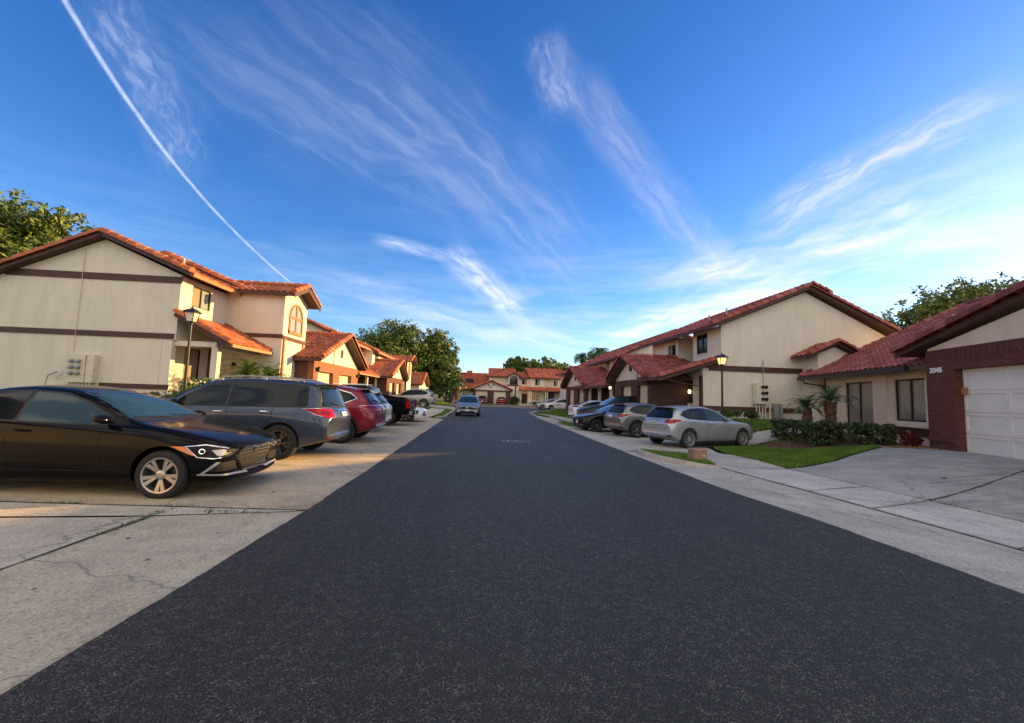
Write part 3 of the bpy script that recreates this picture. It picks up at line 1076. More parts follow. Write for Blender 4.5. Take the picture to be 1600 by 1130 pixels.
MBX = thing('meter_bank', 'beige electric meter cabinet with six round meters on left gable wall', 'meter box', (-15.85, 17.8, 1.0))
m = MB()
m.box(-16.34, -15.60, 17.74, 17.99, 1.50, 2.60)
m.box(-15.575, -15.30, 17.76, 17.985, 1.50, 2.60)
m.build('cabinet', 'meter_paint', MBX)
for i in range(2):
    for j in range(3):
        m = MB()
        c = (-16.08 + 0.25 * i, 17.72, 2.34 - 0.24 * j)
        m.lathe([(0.085, 0.0), (0.085, -0.04), (0.07, -0.045), (0.066, -0.10), (0.03, -0.12), (0.0, -0.12)], 14, 'y', c)
        m.build('meter', 'metal_grey', MBX, smooth=True)
for i in range(7):
    m = MB()
    m.tube([(-16.2 + 0.125 * i, 17.85, 1.5), (-16.2 + 0.125 * i, 17.85, 0.5)], 0.035, 6)
    m.build('conduit', 'meter_paint', MBX)

UB = thing('utility_box', 'small beige utility box with bent pipe at foot of left gable wall', 'utility box', (-16.9, 17.75, 0.8))
m = MB()
m.box(-17.15, -16.6, 17.6, 17.9, 0.8, 1.35)
m.build('cabinet', 'meter_paint', UB)
m = MB()
m.tube([(-17.05, 17.8, 1.3), (-17.0, 17.85, 1.75), (-16.75, 17.9, 1.9)], 0.03, 6)
m.build('pipe', 'metal_grey', UB)

# --- first garage block
B1 = thing('garage_block', 'sunlit garage with brown brick front and two cream doors behind the row of parked cars', 'garage', (-10.8, 27, 0.45))
gabled_garage(B1, FL, -8.8, -12.6, 22.85, 31.0, 0.42, 3.12, 27.35, 5.08, [(23.5, 25.9), (27.0, 29.5)], 2.55, brick='brick_left', tile='tile_left', zeave=3.22,
              sideov=0.3, vent=(27.3, 3.62, 0.42, 0.32), strip=25.9)
wall_light(B1, FL, -8.8, 23.2, 2.62)
wall_light(B1, FL, -8.8, 30.6, 2.6)

# --- middle townhouse behind it
C1 = thing('townhouse', 'sunlit two storey townhouse with stepped facade behind the first left garage', 'house', (-14, 44, 0.4))
m = MB()
m.prism([(-19.5, 36, 0), (-11.4, 36, 0), (-11.4, 36, 5.72), (-15.6, 36, 7.68), (-19.5, 36, 5.8)], (0, 0.25, 0))
wall(m, FL, -11.65, -11.4, 36.25, 41.0, 0, 5.75, [(38.0, 39.4, 4.6, 5.5)])
fbox(m, FL, -11.4, -10.4, 41.0, 41.2, 0, 5.6)
wall(m, FL, -10.65, -10.4, 41.2, 47.5, 0, 5.6, [(42.0, 43.4, 4.2, 5.3)])
fbox(m, FL, -12.75, -12.5, 30.6, 36, 0, 4.5)
w = m.build('wall', 'stucco', C1)
fix_normals(w)
window(C1, FL, -11.4, 38.0, 39.4, 4.6, 5.5, panes=('glass_dark', 'glass_sky'))
window(C1, FL, -10.4, 42.0, 43.4, 4.2, 5.3, panes=('glass_dark', 'glass_sky'))
main_roof(C1, FL, -10.6, -15.6, -20.2, 35.7, 41.1, 5.62, 7.75, 5.6, 'tile_left', gutter='soffit_warm')
main_roof(C1, FL, -9.9, -15.6, -20.2, 41.1, 52.5, 5.45, 7.78, 5.6, 'tile_left', gutter='soffit_warm')
shed_roof(C1, FL, -8.9, -11.4, 31.4, 38.5, 2.95, 3.9, 'tile_left', gutter='soffit_warm')
m = MB()
wall(m, FL, -11.7, -11.45, 31.0, 36.0, 0, 3.0, [(33.0, 34.6, 0.4, 2.6)])
m.build('porch_wall', 'stucco', C1)
window(C1, FL, -11.45, 33.0, 34.6, 0.4, 2.6, panes=('glass_dark', 'glass_curtain'), frame='frame_white', sill=False, name='sliding_door')
for yy in (32.0, 35.0, 38.2):
    m = MB()
    m.box(-9.35, -9.15, yy, yy + 0.2, 0.2, 2.85)
    m.build('post', 'stucco', C1)
wall_light(C1, FL, -11.4, 31.6, 2.4)

B2 = thing('garage_block', 'smaller looking sunlit garage with two cream doors, second along the left row', 'garage', (-10.5, 43, 0.3))
gabled_garage(B2, FL, -8.3, -11.4, 38.3, 46.3, 0.3, 3.0, 43.0, 4.75, [(39.6, 41.8), (42.9, 45.1)], 2.5, brick='brick', tile='tile_left', zeave=2.98, sideov=0.3,
              vent=(43, 3.5, 0.4, 0.35), fine=False)
D1 = thing('townhouse', 'far left stair wing townhouse with arched window below the big trees', 'house', (-12, 58, 0.3))
m = MB()
wall(m, FL, -13, -9.8, 57.0, 57.25, 0, 5.9)
m.prism([(-9.8, 57, 0), (-9.8, 60.6, 0), (-9.8, 60.6, 5.7), (-9.8, 58.8, 6.5), (-9.8, 57, 5.7)], (-0.2, 0, 0))
fbox(m, FL, -12.75, -12.5, 46.5, 57, 0, 5.6)
fbox(m, FL, -12.75, -12.5, 60.6, 70, 0, 5.6)
w = m.build('wall', 'stucco', D1)
fix_normals(w)
m = MB()
m.box(-12.9, -9.75, 56.95, 56.996, 3.4, 3.65)
m.build('trim_band', 'brown_trim', D1)
arched_window(D1, FL, -9.8, 58.8, 1.5, 4.0, 5.0, 'orange_trim', 'glass_sky')
tm, fm = MB(), MB()
roof_plane(tm, fm, [(-9.2, 56.6, 5.8), (-14.2, 56.6, 5.8), (-14.2, 58.8, 6.75), (-9.2, 58.8, 6.75)], fine=False)
roof_plane(tm, fm, [(-14.2, 61.0, 5.8), (-9.2, 61.0, 5.8), (-9.2, 58.8, 6.75), (-14.2, 58.8, 6.75)], fine=False)
barrels(tm, (-9.2, 56.6, 5.85), (-9.2, 58.8, 6.8), 0.13)
barrels(tm, (-9.2, 61.0, 5.85), (-9.2, 58.8, 6.8), 0.13)
r = tm.build('roof', 'tile_left', D1)
fm.build('soffit', 'brown_trim', r)
main_roof(D1, FL, -11.9, -15.6, -20, 52.5, 71, 5.7, 7.3, 5.5, 'tile_left', fine=False)
B3 = thing('garage_block', 'distant sunlit garage gable at the end of the left row beside a clipped green hedge', 'garage', (-10.5, 66, 0.2))
gabled_garage(B3, FL, -8.8, -12.4, 62.5, 70.0, 0.2, 3.0, 66.2, 4.7, [(63.4, 65.6), (66.8, 69.0)], 2.4, brick='stucco', brown='stucco', tile='tile_left', zeave=2.9, sideov=0.4, fine=False)

# ============================================================ RIGHT ROW (facades face -X)
FR = Fr((0, 0, 0), (-1, 0, 0), (0, 1, 0))       # o = -x


def right_gable(par, Y, xw, xr, xb, ze, zr, zb, zbase, thick=0.25):
    m = MB()
    m.prism([(xw, Y, zbase), (xb, Y, zbase), (xb, Y, zb - .15), (xr, Y, zr - 0.18), (xw, Y, ze - .05)], (0, thick, 0))
    w = m.build('gable_wall', 'stucco', par)
    fix_normals(w)


R1 = thing('townhouse', 'large shaded stucco townhouse with tall blank gable wall behind the lit lamp', 'house', (15, 24, 0.8))
m = MB()
m.prism([(12.13, 20, 3.3), (21.3, 20, 3.3), (21.3, 20, 5.25), (16.7, 20, 7.45), (12.13, 20, 5.5)], (0, 0.25, 0))
m.prism([(11.13, 20, -0.2), (21.3, 20, -0.2), (21.3, 20, 3.3), (11.13, 20, 3.3)], (0, 0.25, 0))
w = m.build('gable_wall', 'stucco', R1)
fix_normals(w)
for z0, z1, x0 in ((3.17, 3.44, 11.45), (1.17, 1.40, 11.13)):
    m = MB()
    m.box(x0, 16.42, 19.95, 19.997, z0, z1)
    m.build('trim_band', 'brown_trim', R1)
m = MB()
wall(m, FR, -12.38, -12.13, 20.25, 22.6, 3.3, 5.5, [(21.3, 22.4, 4.22, 5.3)])
fbox(m, FR, -13.4, -12.13, 22.6, 22.8, 3.3, 5.5)
fbox(m, FR, -13.6, -13.4, 22.8, 24.6, 3.3, 5.5)
wall(m, FR, -13.4, -12.13, 24.6, 24.8, 3.3, 5.5)
wall(m, FR, -12.38, -12.13, 24.8, 28.2, 3.3, 5.5, [(24.9 + .0, 25.95, 4.1, 5.12)])
fbox(m, FR, -21.3, -12.13, 28.2, 28.4, 0, 5.5)
m.build('wall', 'stucco', R1)
window(R1, FR, -12.13, 21.3, 22.4, 4.22, 5.3, panes=('glass_dark', 'glass_dark'))
window(R1, FR, -12.13, 24.9, 25.95, 4.1, 5.12, panes=('glass_dark', 'glass_sky'))
# ground floor front
m = MB()
wall(m, FR, -11.38, -11.13, 20.25, 22.25, -0.2, 3.3, [(20.95, 21.85, 1.5, 2.82)])
fbox(m, FR, -12.4, -11.38, 22.0, 22.25, -0.2, 3.3)
fbox(m, FR, -12.6, -12.4, 22.25, 28.2, -0.2, 3.3)
m.build('porch_wall', 'stucco', R1)
window(R1, FR, -11.13, 20.95, 21.85, 1.5, 2.82, panes=('glass_dark', 'glass_curtain'))
g = MB()
g.lathe([(0.0, .1), (0.07, .08), (0.07, -.08), (0, -.1)], 8, 'z', (11.05, 21.15, 2.1))
g.build('porch_bulb', 'bulb_lit', R1)
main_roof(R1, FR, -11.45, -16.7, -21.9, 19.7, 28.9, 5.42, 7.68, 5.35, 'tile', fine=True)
# little break in the far slope of the rake
m = MB()
barrels(m, (16.75, 19.6, 7.80), (17.75, 19.6, 7.38), 0.14)
m.build('ridge_cap', 'tile', R1)
shed_roof(R1, FR, -8.75, -12.1, 19.75, 22.6, 2.72, 3.80, 'tile', rake1=False)
m = MB()
m.box(11.05, 11.13, 19.96, 20.2, 0.6, 2.9)
m.build('corner_trim', 'brown_trim', R1)
downspout(R1, [(9.3, 19.85, 2.6), (9.8, 19.9, 2.5), (11.0, 19.92, 2.35), (11.05, 19.92, 0.9)], 'brown_trim', 0.035)
downspout(R1, [(14.3, 19.95, 3.8), (14.3, 19.95, 0.8)], 'metal_grey', 0.02, 'conduit')
# small entrance wing with its own gable at the far right of the wall
m = MB()
m.prism([(16.45, 19.0, 0), (18.2, 19.0, 0), (18.2, 19.0, 4.12), (17.35, 19.0, 4.50), (16.45, 19.0, 4.12)], (0, 1.0, 0))
w = m.build('entrance_wing', 'stucco', R1)
fix_normals(w)
tm, fm = MB(), MB()
roof_plane(tm, fm, [(15.75, 19.9, 4.0), (15.75, 18.7, 4.0), (17.25, 18.7, 4.72), (17.25, 19.9, 4.72)])
roof_plane(tm, fm, [(18.75, 18.7, 4.0), (18.75, 19.9, 4.0), (17.25, 19.9, 4.72), (17.25, 18.7, 4.72)])
for p, q in (((15.75, 18.68, 4.05), (17.25, 18.68, 4.77)), ((18.75, 18.68, 4.05), (17.25, 18.68, 4.77))):
    barrels(tm, p, q, 0.13)
r = tm.build('roof', 'tile', R1, smooth=True)
fm.build('soffit', 'brown_trim', r)
FW = Fr((0, 0, 0), (0, -1, 0), (1, 0, 0))
m = MB()
m.prism(arch_pts(FW, -18.98, 17.3, 0.62, 3.28, 3.45, 10), (0, -0.03, 0))
v = m.build('arched_vent', 'brown_trim', R1)
fix_normals(v)
window(R1, FW, -18.95, 16.75, 17.9, 0.9, 3.0, frame='frame_dark', panes=('glass_curtain', 'pale_glass'), sill=False)

G1 = thing('garage_block', 'shaded garage with brown front and two cream doors behind the grey and silver cars', 'garage', (11, 24.4, 0.5))
gabled_garage(G1, FR, -9.1, -12.6, 21.45, 27.35, 0.35, 2.78, 24.75, 4.22, [(21.95, 23.45), (24.4, 26.2)], 2.42, brick='brown_wall', brown='brown_wall', tile='tile',
              zeave=2.82, sideov=0.35, vent=(24.6, 3.3, 0.42, 0.25), strip=23.5)
wall_light(G1, FR, -9.1, 21.75, 2.5)
wall_light(G1, FR, -9.1, 28.0, 2.35, lit=True)

R2 = thing('townhouse', 'second shaded two storey townhouse along the right row with rising gable edge', 'house', (15, 42, 0.4))
right_gable(R2, 35.2, 12.3, 17.2, 22, 5.5, 7.75, 5.5, 0)
m = MB()
wall(m, FR, -12.55, -12.3, 35.45, 38.4, 0, 5.4, [(36.2, 37.4, 3.9, 4.95)])
fbox(m, FR, -13.3, -12.3, 38.4, 38.6, 0, 5.4)
fbox(m, FR, -13.5, -13.3, 38.6, 39.9, 0, 5.4)
fbox(m, FR, -13.3, -12.3, 39.9, 40.1, 0, 5.4)
wall(m, FR, -12.55, -12.3, 40.1, 51.5, 0, 5.3, [(40.5, 41.9, 3.6, 4.95)])
m.build('wall', 'stucco', R2)
window(R2, FR, -12.3, 36.2, 37.4, 3.9, 4.95, panes=('glass_dark', 'glass_sky'))
window(R2, FR, -12.3, 40.5, 41.9, 3.6, 4.95, panes=('glass_dark', 'glass_dark'))
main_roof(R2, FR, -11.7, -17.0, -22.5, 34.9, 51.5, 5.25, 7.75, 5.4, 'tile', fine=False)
shed_roof(R2, FR, -9.0, -12.3, 29.2, 38.5, 2.55, 3.6, 'tile', fine=False)
m = MB()
wall(m, FR, -11.95, -11.7, 28.5, 35.2, 0, 2.8, [(30.0, 31.5, 0.3, 2.3)])
m.build('porch_wall', 'stucco', R2)
window(R2, FR, -11.7, 30.0, 31.5, 0.3, 2.3, frame='frame_white', panes=('glass_dark', 'glass_curtain'), sill=False, name='sliding_door')
for yy in (29.6, 32.5, 35.4):
    m = MB()
    m.box(9.5, 9.7, yy, yy + .2, 0, 2.5)
    m.build('post', 'stucco', R2)
G2 = thing('garage_block', 'second shaded garage gable along the right row above the white sedan', 'garage', (11, 39, 0.3))
gabled_garage(G2, FR, -9.3, -12.3, 35.6, 44.0, 0.25, 2.75, 40.0, 4.55, [(36.6, 38.8), (40.4, 42.8)], 2.45, brick='brown_wall', brown='brown_wall', tile='tile',
              zeave=2.75, sideov=0.4, vent=(40, 3.3, 0.5, 0.3), fine=False)
R3 = thing('townhouse', 'farthest right row townhouse with low hipped tile roof below the palm tops', 'house', (15, 58, 0.2))
m = MB()
fbox(m, FR, -20, -12.6, 52, 52.2, 0, 5.4)
fbox(m, FR, -12.8, -12.6, 52.2, 64, 0, 5.3)
m.build('wall', 'stucco', R3)
main_roof(R3, FR, -11.9, -16.8, -21.5, 51.7, 64, 5.1, 7.1, 5.2, 'tile', fine=False)

# ============================================================ NEAR RIGHT HOUSE, turned 15 degrees
TH = radians(15)
H = thing('bungalow', 'single storey bungalow with red tile roof and brown brick garage front marked 3345', 'house', (13.75, 11.79, 0.35), 0.0)
dv = Vector((sin(TH), cos(TH), 0))
nv = Vector((-cos(TH), sin(TH), 0))
FH = Fr((13.75, 11.79, 0), nv, dv)      # o = outwards, a = along (away from camera), z absolute
# garage part
m = MB()
wall(m, FH, -0.35, 0.0, -7.2, 0.0, -0.3, 3.34, [(-6.0, -0.98, -1, 2.72)])
fbox(m, FH, -0.9, -0.352, -0.30, 0.0, -0.3, 3.1)
bk = m.build('brick_front', 'brick', H)
m = MB()
for k in range(46):        # soldier course over the lintel
    a = -7.15 + k * 0.155
    fbox(m, FH, 0.001, 0.012, a, a + 0.135, 3.03, 3.31)
m.build('soldier_course', 'brick', H)
m = MB()
fbox(m, FH, 0.0, 0.03, -0.98, 0.0, 0.62, 0.70)
m.build('brick_ledge', 'brick', H)
garage_door(H, FH, -0.22, -6.0, -0.98, 0.30, 2.72, 'door_white')
m = MB()
ap, zap = -3.6, 4.38
m.prism([FH(-0.05, -7.1, 3.34), FH(-0.05, -0.02, 3.34), FH(-0.05, -0.02, 3.40), FH(-0.05, ap, zap - .2), FH(-0.05, -7.1, 3.40)], -nv * 0.2)
g = m.build('gable', 'stucco_tan', H)
fix_normals(g)
tm, fm = MB(), MB()
e0, e1, zt = -8.1, 0.95, 3.38
of = 0.14
zap2 = 4.46
roof_plane(tm, fm, [FH(of, e1, zt), FH(-6, e1, zt), FH(-6, ap, zap2), FH(of, ap, zap2)])
roof_plane(tm, fm, [FH(-6, e0, zt), FH(of, e0, zt), FH(of, ap, zap2), FH(-6, ap, zap2)])
barrels(tm, FH(of + .04, e1, zt + .05), FH(of + .04, ap, zap2 + .05), 0.19)
barrels(tm, FH(of, e0, zt + .05), FH(of, ap, zap2 + .05), 0.14)
barrels(tm, FH(of, ap, zap2 + .05), FH(-6, ap, zap2 + .05), 0.14)
r = tm.build('roof', 'tile_old', H, smooth=True, angle=50)
fm.build('soffit', 'soffit', r)
m = MB()
m.beam(FH(of + .03, e1 + .05, zt - .08), FH(of + .03, ap, zap2 - .06), 0.06, 0.16)
m.beam(FH(of + .03, e0 - .05, zt - .10), FH(of + .03, ap, zap2 - .08), 0.06, 0.20)
m.split('fascia', 'brown_trim', r)
# house part
m = MB()
wall(m, FH, -1.15, -0.9, 0.0, 7.35, -0.2, 2.95, [(4.05, 5.85, 0.45, 2.62), (1.40, 2.85, 1.12, 2.62)])
fbox(m, FH, -9.5, -1.15, 7.10, 7.35, -0.2, 2.95)
hw_ = m.build('wall', 'stucco_tan', H)
m = MB()
fbox(m, FH, -0.9, -0.83, 3.15, 3.75, -0.1, 2.93)
fbox(m, FH, -0.9, -0.70, 0.0, 3.0, 0.93, 1.06)
m.split('pilaster', 'stucco_tan', H)
m = MB()
fbox(m, FH, -0.9, -0.86, 0.0, 3.1, 0.62, 0.90)
m.build('trim_band', 'brown_trim', H)
window(H, FH, -0.9, 4.05, 5.85, 0.45, 2.62, panes=('glass_curtain', 'glass_curtain'), fw=0.06, rec=0.10, sill=False, name='sliding_door')
window(H, FH, -0.9, 1.40, 2.85, 1.12, 2.62, panes=('glass_curtain', 'glass_curtain'), fw=0.06, rec=0.10)
tm, fm = MB(), MB()
zE, zR, oR = 2.98, 6.60, -7.4
roof_plane(tm, fm, [FH(-0.12, 8.1, zE), FH(-0.12, -1.5, zE), FH(oR, -1.5, zR), FH(oR, 8.1, zR)])
roof_plane(tm, fm, [FH(2 * oR + .1, -1.5, zE), FH(2 * oR + .1, 8.1, zE), FH(oR, 8.1, zR), FH(oR, -1.5, zR)])
barrels(tm, FH(-0.12, 8.1, zE + .04), FH(oR, 8.1, zR + .04), 0.12)
barrels(tm, FH(oR, 8.1, zR + .05), FH(oR, -1.5, zR + .05), 0.13)
r = tm.build('roof', 'tile_old', H, smooth=True, angle=50)
fm.build('soffit', 'soffit', r)
m = MB()
m.beam(FH(-0.07, 8.15, zE - .09), FH(-0.07, 0.9, zE - .09), 0.12, 0.16)
m.build('gutter', 'frame_dark', r)
m = MB()
m.beam(FH(-0.12, 8.16, zE - .1), FH(oR, 8.16, zR - .1), 0.06, 0.22)
m.split('fascia', 'brown_trim', r)
m = MB()
m.prism([FH(-0.95, 7.35, 2.9), FH(-14, 7.35, 2.9), FH(oR, 7.35, 6.3)], -dv * 0.2)
g = m.build('gable', 'stucco_tan', H)
fix_normals(g)
downspout(H, [FH(-0.05, 7.6, 2.85), FH(-0.05, 7.55, 2.65), FH(-0.85, 7.0, 2.5), FH(-0.85, 7.0, 0.2)], 'frame_dark', 0.045)
# the house number, raised on the brick
cu = bpy.data.curves.new('house_number', 'FONT')
cu.body = '3345'
cu.size = 0.205
cu.extrude = 0.012
cu.offset = 0.007
cu.space_character = 1.12
cu.align_x = 'CENTER'
to = bpy.data.objects.new('tmp_text', cu)
COL.objects.link(to)
bpy.context.view_layer.update()
me = bpy.data.meshes.new_from_object(to.evaluated_get(bpy.context.evaluated_depsgraph_get()))
bpy.data.objects.remove(to)
me.materials.clear()
me.materials.append(MATS['white_sign'])
num = bpy.data.objects.new('house_number', me)
COL.objects.link(num)
num.parent = H
xa = -dv
num.matrix_local = Matrix.Translation(FH(0.02, -0.40, 2.66) - Vector((13.75, 11.79, 0.35))) @ Matrix((
    (xa.x, 0, nv.x, 0), (xa.y, 0, nv.y, 0), (0, 1, 0, 0), (0, 0, 0, 1)))
m = MB()
fbox(m, FH, -0.2, -0.12, -1.14, -1.04, 2.0, 2.2)
m.build('wall_light', 'orange_trim', H)

# ============================================================ FAR BLOCK across the end of the road
YF = 86.0
FF = Fr((0, 0, 0), (0, -1, 0), (1, 0, 0))       # o = -y, a = x


def fwall(par, name, a0, a1, z0, z1, y, ops=(), mat='stucco_far', th=0.25):
    m = MB()
    wall(m, FF, -y - th, -y, a0, a1, z0, z1, ops)
    return m.build(name, mat, par)


def froof(par, a0, a1, ze, zr, y0, depth=3.6, name='roof', taper=(0, 0)):
    tm, fm = MB(), MB()
    roof_plane(tm, fm, [(a0, y0 - .5, ze), (a1, y0 - .5, ze), (a1 - taper[1], y0 + depth, zr), (a0 + taper[0], y0 + depth, zr)], fine=False)
    roof_plane(tm, fm, [(a1, y0 + 2 * depth, ze), (a0, y0 + 2 * depth, ze), (a0 + taper[0], y0 + depth, zr), (a1 - taper[1], y0 + depth, zr)], fine=False)
    for p, q in (((a0, y0 - .5, ze), (a0 + taper[0], y0 + depth, zr)), ((a1, y0 - .5, ze), (a1 - taper[1], y0 + depth, zr)), ((a0 + taper[0], y0 + depth, zr), (a1 - taper[1], y0 + depth, zr))):
        barrels(tm, Vector(p) + Vector((0, 0, .05)), Vector(q) + Vector((0, 0, .05)), 0.13)
    r = tm.build(name, 'tile_far', par)
    fm.build('soffit', 'brown_trim', r)
    m = MB()
    m.beam((a0, y0 - .53, ze - .1), (a1, y0 - .53, ze - .1), 0.06, 0.2)
    m.split('fascia', 'brown_trim', r)
    return r


FB = thing('townhouse', 'low tiled house with sloping roof, chimney and roof window at the road end', 'house', (-2, 88, 0))
fwall(FB, 'wall', -6, 0, -0.2, 2.7, YF + 1, [(-3.2, -1.2, 0.2, 2.2)])
window(FB, FF, -YF - 1, -3.2, -1.2, 0.2, 2.2, panes=('glass_dark', 'glass_curtain'), sill=False, name='sliding_door')
froof(FB, -6.3, 2.2, 2.85, 6.35, YF + 1, 5.2)
m = MB()
m.box(-2.75, -1.6, YF + 5.3, YF + 6.3, 4, 6.95)
m.build('chimney', 'tile_far', FB)
m = MB()
m.prism([(-2.8, YF + 2.6, 4.05), (-1.2, YF + 2.6, 4.05), (-1.2, YF + 3.6, 4.95), (-2.8, YF + 3.6, 4.95)], (0, -0.12, 0.16))
s = m.build('roof_window', 'frame_dark', FB)
fix_normals(s)

FC = thing('townhouse', 'two storey beige townhouse with arched gable window facing down the road', 'house', (6, 88, 0))
fwall(FC, 'wall', 2.0, 6.0, -0.2, 5.6, YF)
fwall(FC, 'wall', 8.1, 10.5, -0.2, 5.6, YF + .6, [(8.9, 9.9, 4.2, 5.3), (8.9, 10.1, 0.2, 2.3)])
window(FC, FF, -YF - .6, 8.9, 9.9, 4.2, 5.3, panes=('glass_dark', 'glass_sky'))
window(FC, FF, -YF - .6, 8.9, 10.1, 0.2, 2.3, panes=('glass_dark',), sill=False, name='front_door')
froof(FC, 2.0, 7.6, 5.65, 7.4, YF, 3.5)
froof(FC, 7.6, 10.6, 5.55, 6.8, YF + .6, 3.0)
m = MB()
m.prism([(5.95, YF - .8, -.2), (8.15, YF - .8, -.2), (8.15, YF - .8, 5.75), (7.05, YF - .8, 6.35), (5.95, YF - .8, 5.75)], (0, 0.25, 0))
m.box(5.95, 6.15, YF - .55, YF + .2, -.2, 5.7)
m.box(7.95, 8.15, YF - .55, YF + .6, -.2, 5.7)
w = m.build('stair_wing', 'stucco_far', FC)
fix_normals(w)
tm, fm = MB(), MB()
roof_plane(tm, fm, [(5.55, YF + 2, 5.65), (5.55, YF - 1.2, 5.65), (7.05, YF - 1.2, 6.5), (7.05, YF + 2, 6.5)], fine=False)
roof_plane(tm, fm, [(8.55, YF - 1.2, 5.65), (8.55, YF + 2, 5.65), (7.05, YF + 2, 6.5), (7.05, YF - 1.2, 6.5)], fine=False)
r = tm.build('roof', 'tile_far', FC)
fm.build('soffit', 'brown_trim', r)
m = MB()
for s_ in (-1, 1):
    m.beam((7.05 + 1.55 * s_, YF - 1.23, 5.55), (7.05, YF - 1.23, 6.42), 0.06, 0.26)
m.split('fascia', 'brown_trim', r)
arched_window(FC, FF, -YF + .8, 7.05, 1.5, 4.15, 5.0, 'brown_trim', 'glass_dark', 0.10)
m = MB()
m.box(5.7, 8.2, YF - .86, YF - .803, 3.75, 3.98)
m.build('trim_band', 'brown_trim', FC)
m = MB()
m.box(7.35, 7.6, YF - .86, YF - .803, 0.9, 3.75)
m.build('trim_strip', 'brown_trim', FC)
m = MB()
m.tube([(5.0, YF + 2.5, 7.2), (5.0, YF + 2.5, 8.5)], 0.10, 8)
m.lathe([(0.2, 0), (0.2, .18), (0, .22)], 8, 'z', (5.0, YF + 2.5, 8.4))
m.build('flue_pipe', 'frame_dark', FC)

FG = thing('garage_block', 'wide low garage gable at road end with two pale doors behind the red cars', 'garage', (2.6, 84, 0))
FGf = Fr((0, 0, 0), (0, -1, 0), (1, 0, 0))
gabled_garage(FG, FGf, -83.6, -87, -1.1, 6.3, 0.02, 2.75, 2.5, 4.6, [(-0.62, 1.75), (3.0, 5.45)], 2.5, brick='brown_wall', brown='brown_wall', tile='tile_far', zeave=2.85,
              sideov=0.5, fine=False)
for dx, dz in ((1.9, 3.75), (2.9, 3.8), (2.35, 3.35)):
    m = MB()
    m.lathe([(0, -.04), (0.16, -.04), (0.16, 0.04), (0, 0.04)], 10, 'y', (dx, 83.5, dz))
    m.build('wall_ornament', 'brown_trim', FG)

FD = thing('townhouse', 'two storey beige townhouse with long orange tile roof at road end, right side', 'house', (14, 88, 0))
fwall(FD, 'wall', 10.5, 13.6, -.2, 5.6, YF, [(11.6, 12.55, 4.1, 5.35), (10.9, 12.6, 0.9, 2.2)])
fwall(FD, 'wall', 13.6, 15.2, -.2, 5.6, YF + .5)
fwall(FD, 'wall', 15.2, 18.6, -.2, 5.6, YF, [(15.5, 16.3, 4.1, 5.35)])
window(FD, FF, -YF, 11.6, 12.55, 4.1, 5.35, panes=('glass_dark', 'glass_sky'))
window(FD, FF, -YF, 15.5, 16.3, 4.1, 5.35, panes=('glass_dark', 'glass_sky'))
window(FD, FF, -YF, 10.9, 12.6, 0.9, 2.2, frame='frame_white', panes=('glass_curtain', 'glass_curtain'))
froof(FD, 10.4, 18.9, 5.65, 7.7, YF, 3.6, taper=(-0.4, 1.2))
for a0, a1 in ((8.3, 10.4), (10.6, 13.7), (13.9, 17.0)):
    tm, fm = MB(), MB()
    z0 = 2.95 if a0 < 13 else 2.9
    roof_plane(tm, fm, [(a0, YF - 1.6, z0), (a1, YF - 1.6, z0), (a1, YF, 3.75), (a0, YF, 3.75)], fine=False)
    r = tm.build('porch_roof', 'tile_far', FD)
    fm.build('soffit', 'brown_trim', r)
    m = MB()
    m.box(a0, a0 + .18, YF - 1.5, YF - 1.3, -.1, 2.85)
    m.box(a1 - .18, a1, YF - 1.5, YF - 1.3, -.1, 2.85)
    m.split('post', 'stucco_far', FD)
fwall(FD, 'entry', 13.7, 15.6, -.2, 2.8, YF - .4, mat='brown_wall')
FE = thing('garage_block', 'pale garage gable partly hidden at far right of road end', 'garage', (19, 84, 0))
gabled_garage(FE, FGf, -83.4, -87, 16.4, 23.0, 0.02, 2.8, 19.8, 4.9, [(17.2, 19.4), (20.2, 22.4)], 2.5, brick='stucco_far', brown='stucco_far', tile='tile_far', zeave=2.9, sideov=0.5, fine=False)

# plumbing stacks and vents standing on the roofs
for par, x, y, z in ((R1, 14.6, 23.5, 6.9), (R1, 15.4, 26.8, 7.2), (R2, 15.0, 44, 6.9), (A, -13.6, 19.6, 6.95), (C1, -13.2, 39, 6.85), (C1, -12.5, 46, 6.6), (H, 18.2, 14.5, 4.95)):
    m = MB()
    m.tube([(x, y, z - .25), (x, y, z + .32)], 0.045, 8)
    m.build('vent_pipe', 'metal_grey', par)

# ============================================================ GROUND
gm = MB()
gx = [-140, -100, -70, -50, -35, -26] + list(range(-20, 41)) + [50, 65, 85, 110, 140]
gy = [-90, -60, -40, -25, -15] + list(range(-8, 91)) + [100, 120, 150, 190]
gm.add([(x, y, gh(x, y) - 0.07) for y in gy for x in gx], [(j * len(gx) + i, j * len(gx) + i + 1, (j + 1) * len(gx) + i + 1, (j + 1) * len(gx) + i) for j in range(len(gy) - 1) for i in range(len(gx) - 1)])
struct(gm.build('ground', 'grass_ground'))
sheet('pavement', [(4.3, 8.5), (8.0, 8.5), (8.0, 15.5), (4.3, 15.5)], -0.012, 'concrete_right', 1.0)
sheet('pavement', [(4.3, 21.5), (7.0, 21.5), (7.0, 28), (4.3, 28)], -0.012, 'concrete_right', 1.0)
far_g = MB()
far_g.add([(-2500, -2500, -0.9), (2500, -2500, -0.9), (2500, 2500, -0.9), (-2500, 2500, -0.9)], [(0, 1, 2, 3)])
struct(far_g.build('terrain', 'grass_ground'))
XL, XR = -2.07, 4.38
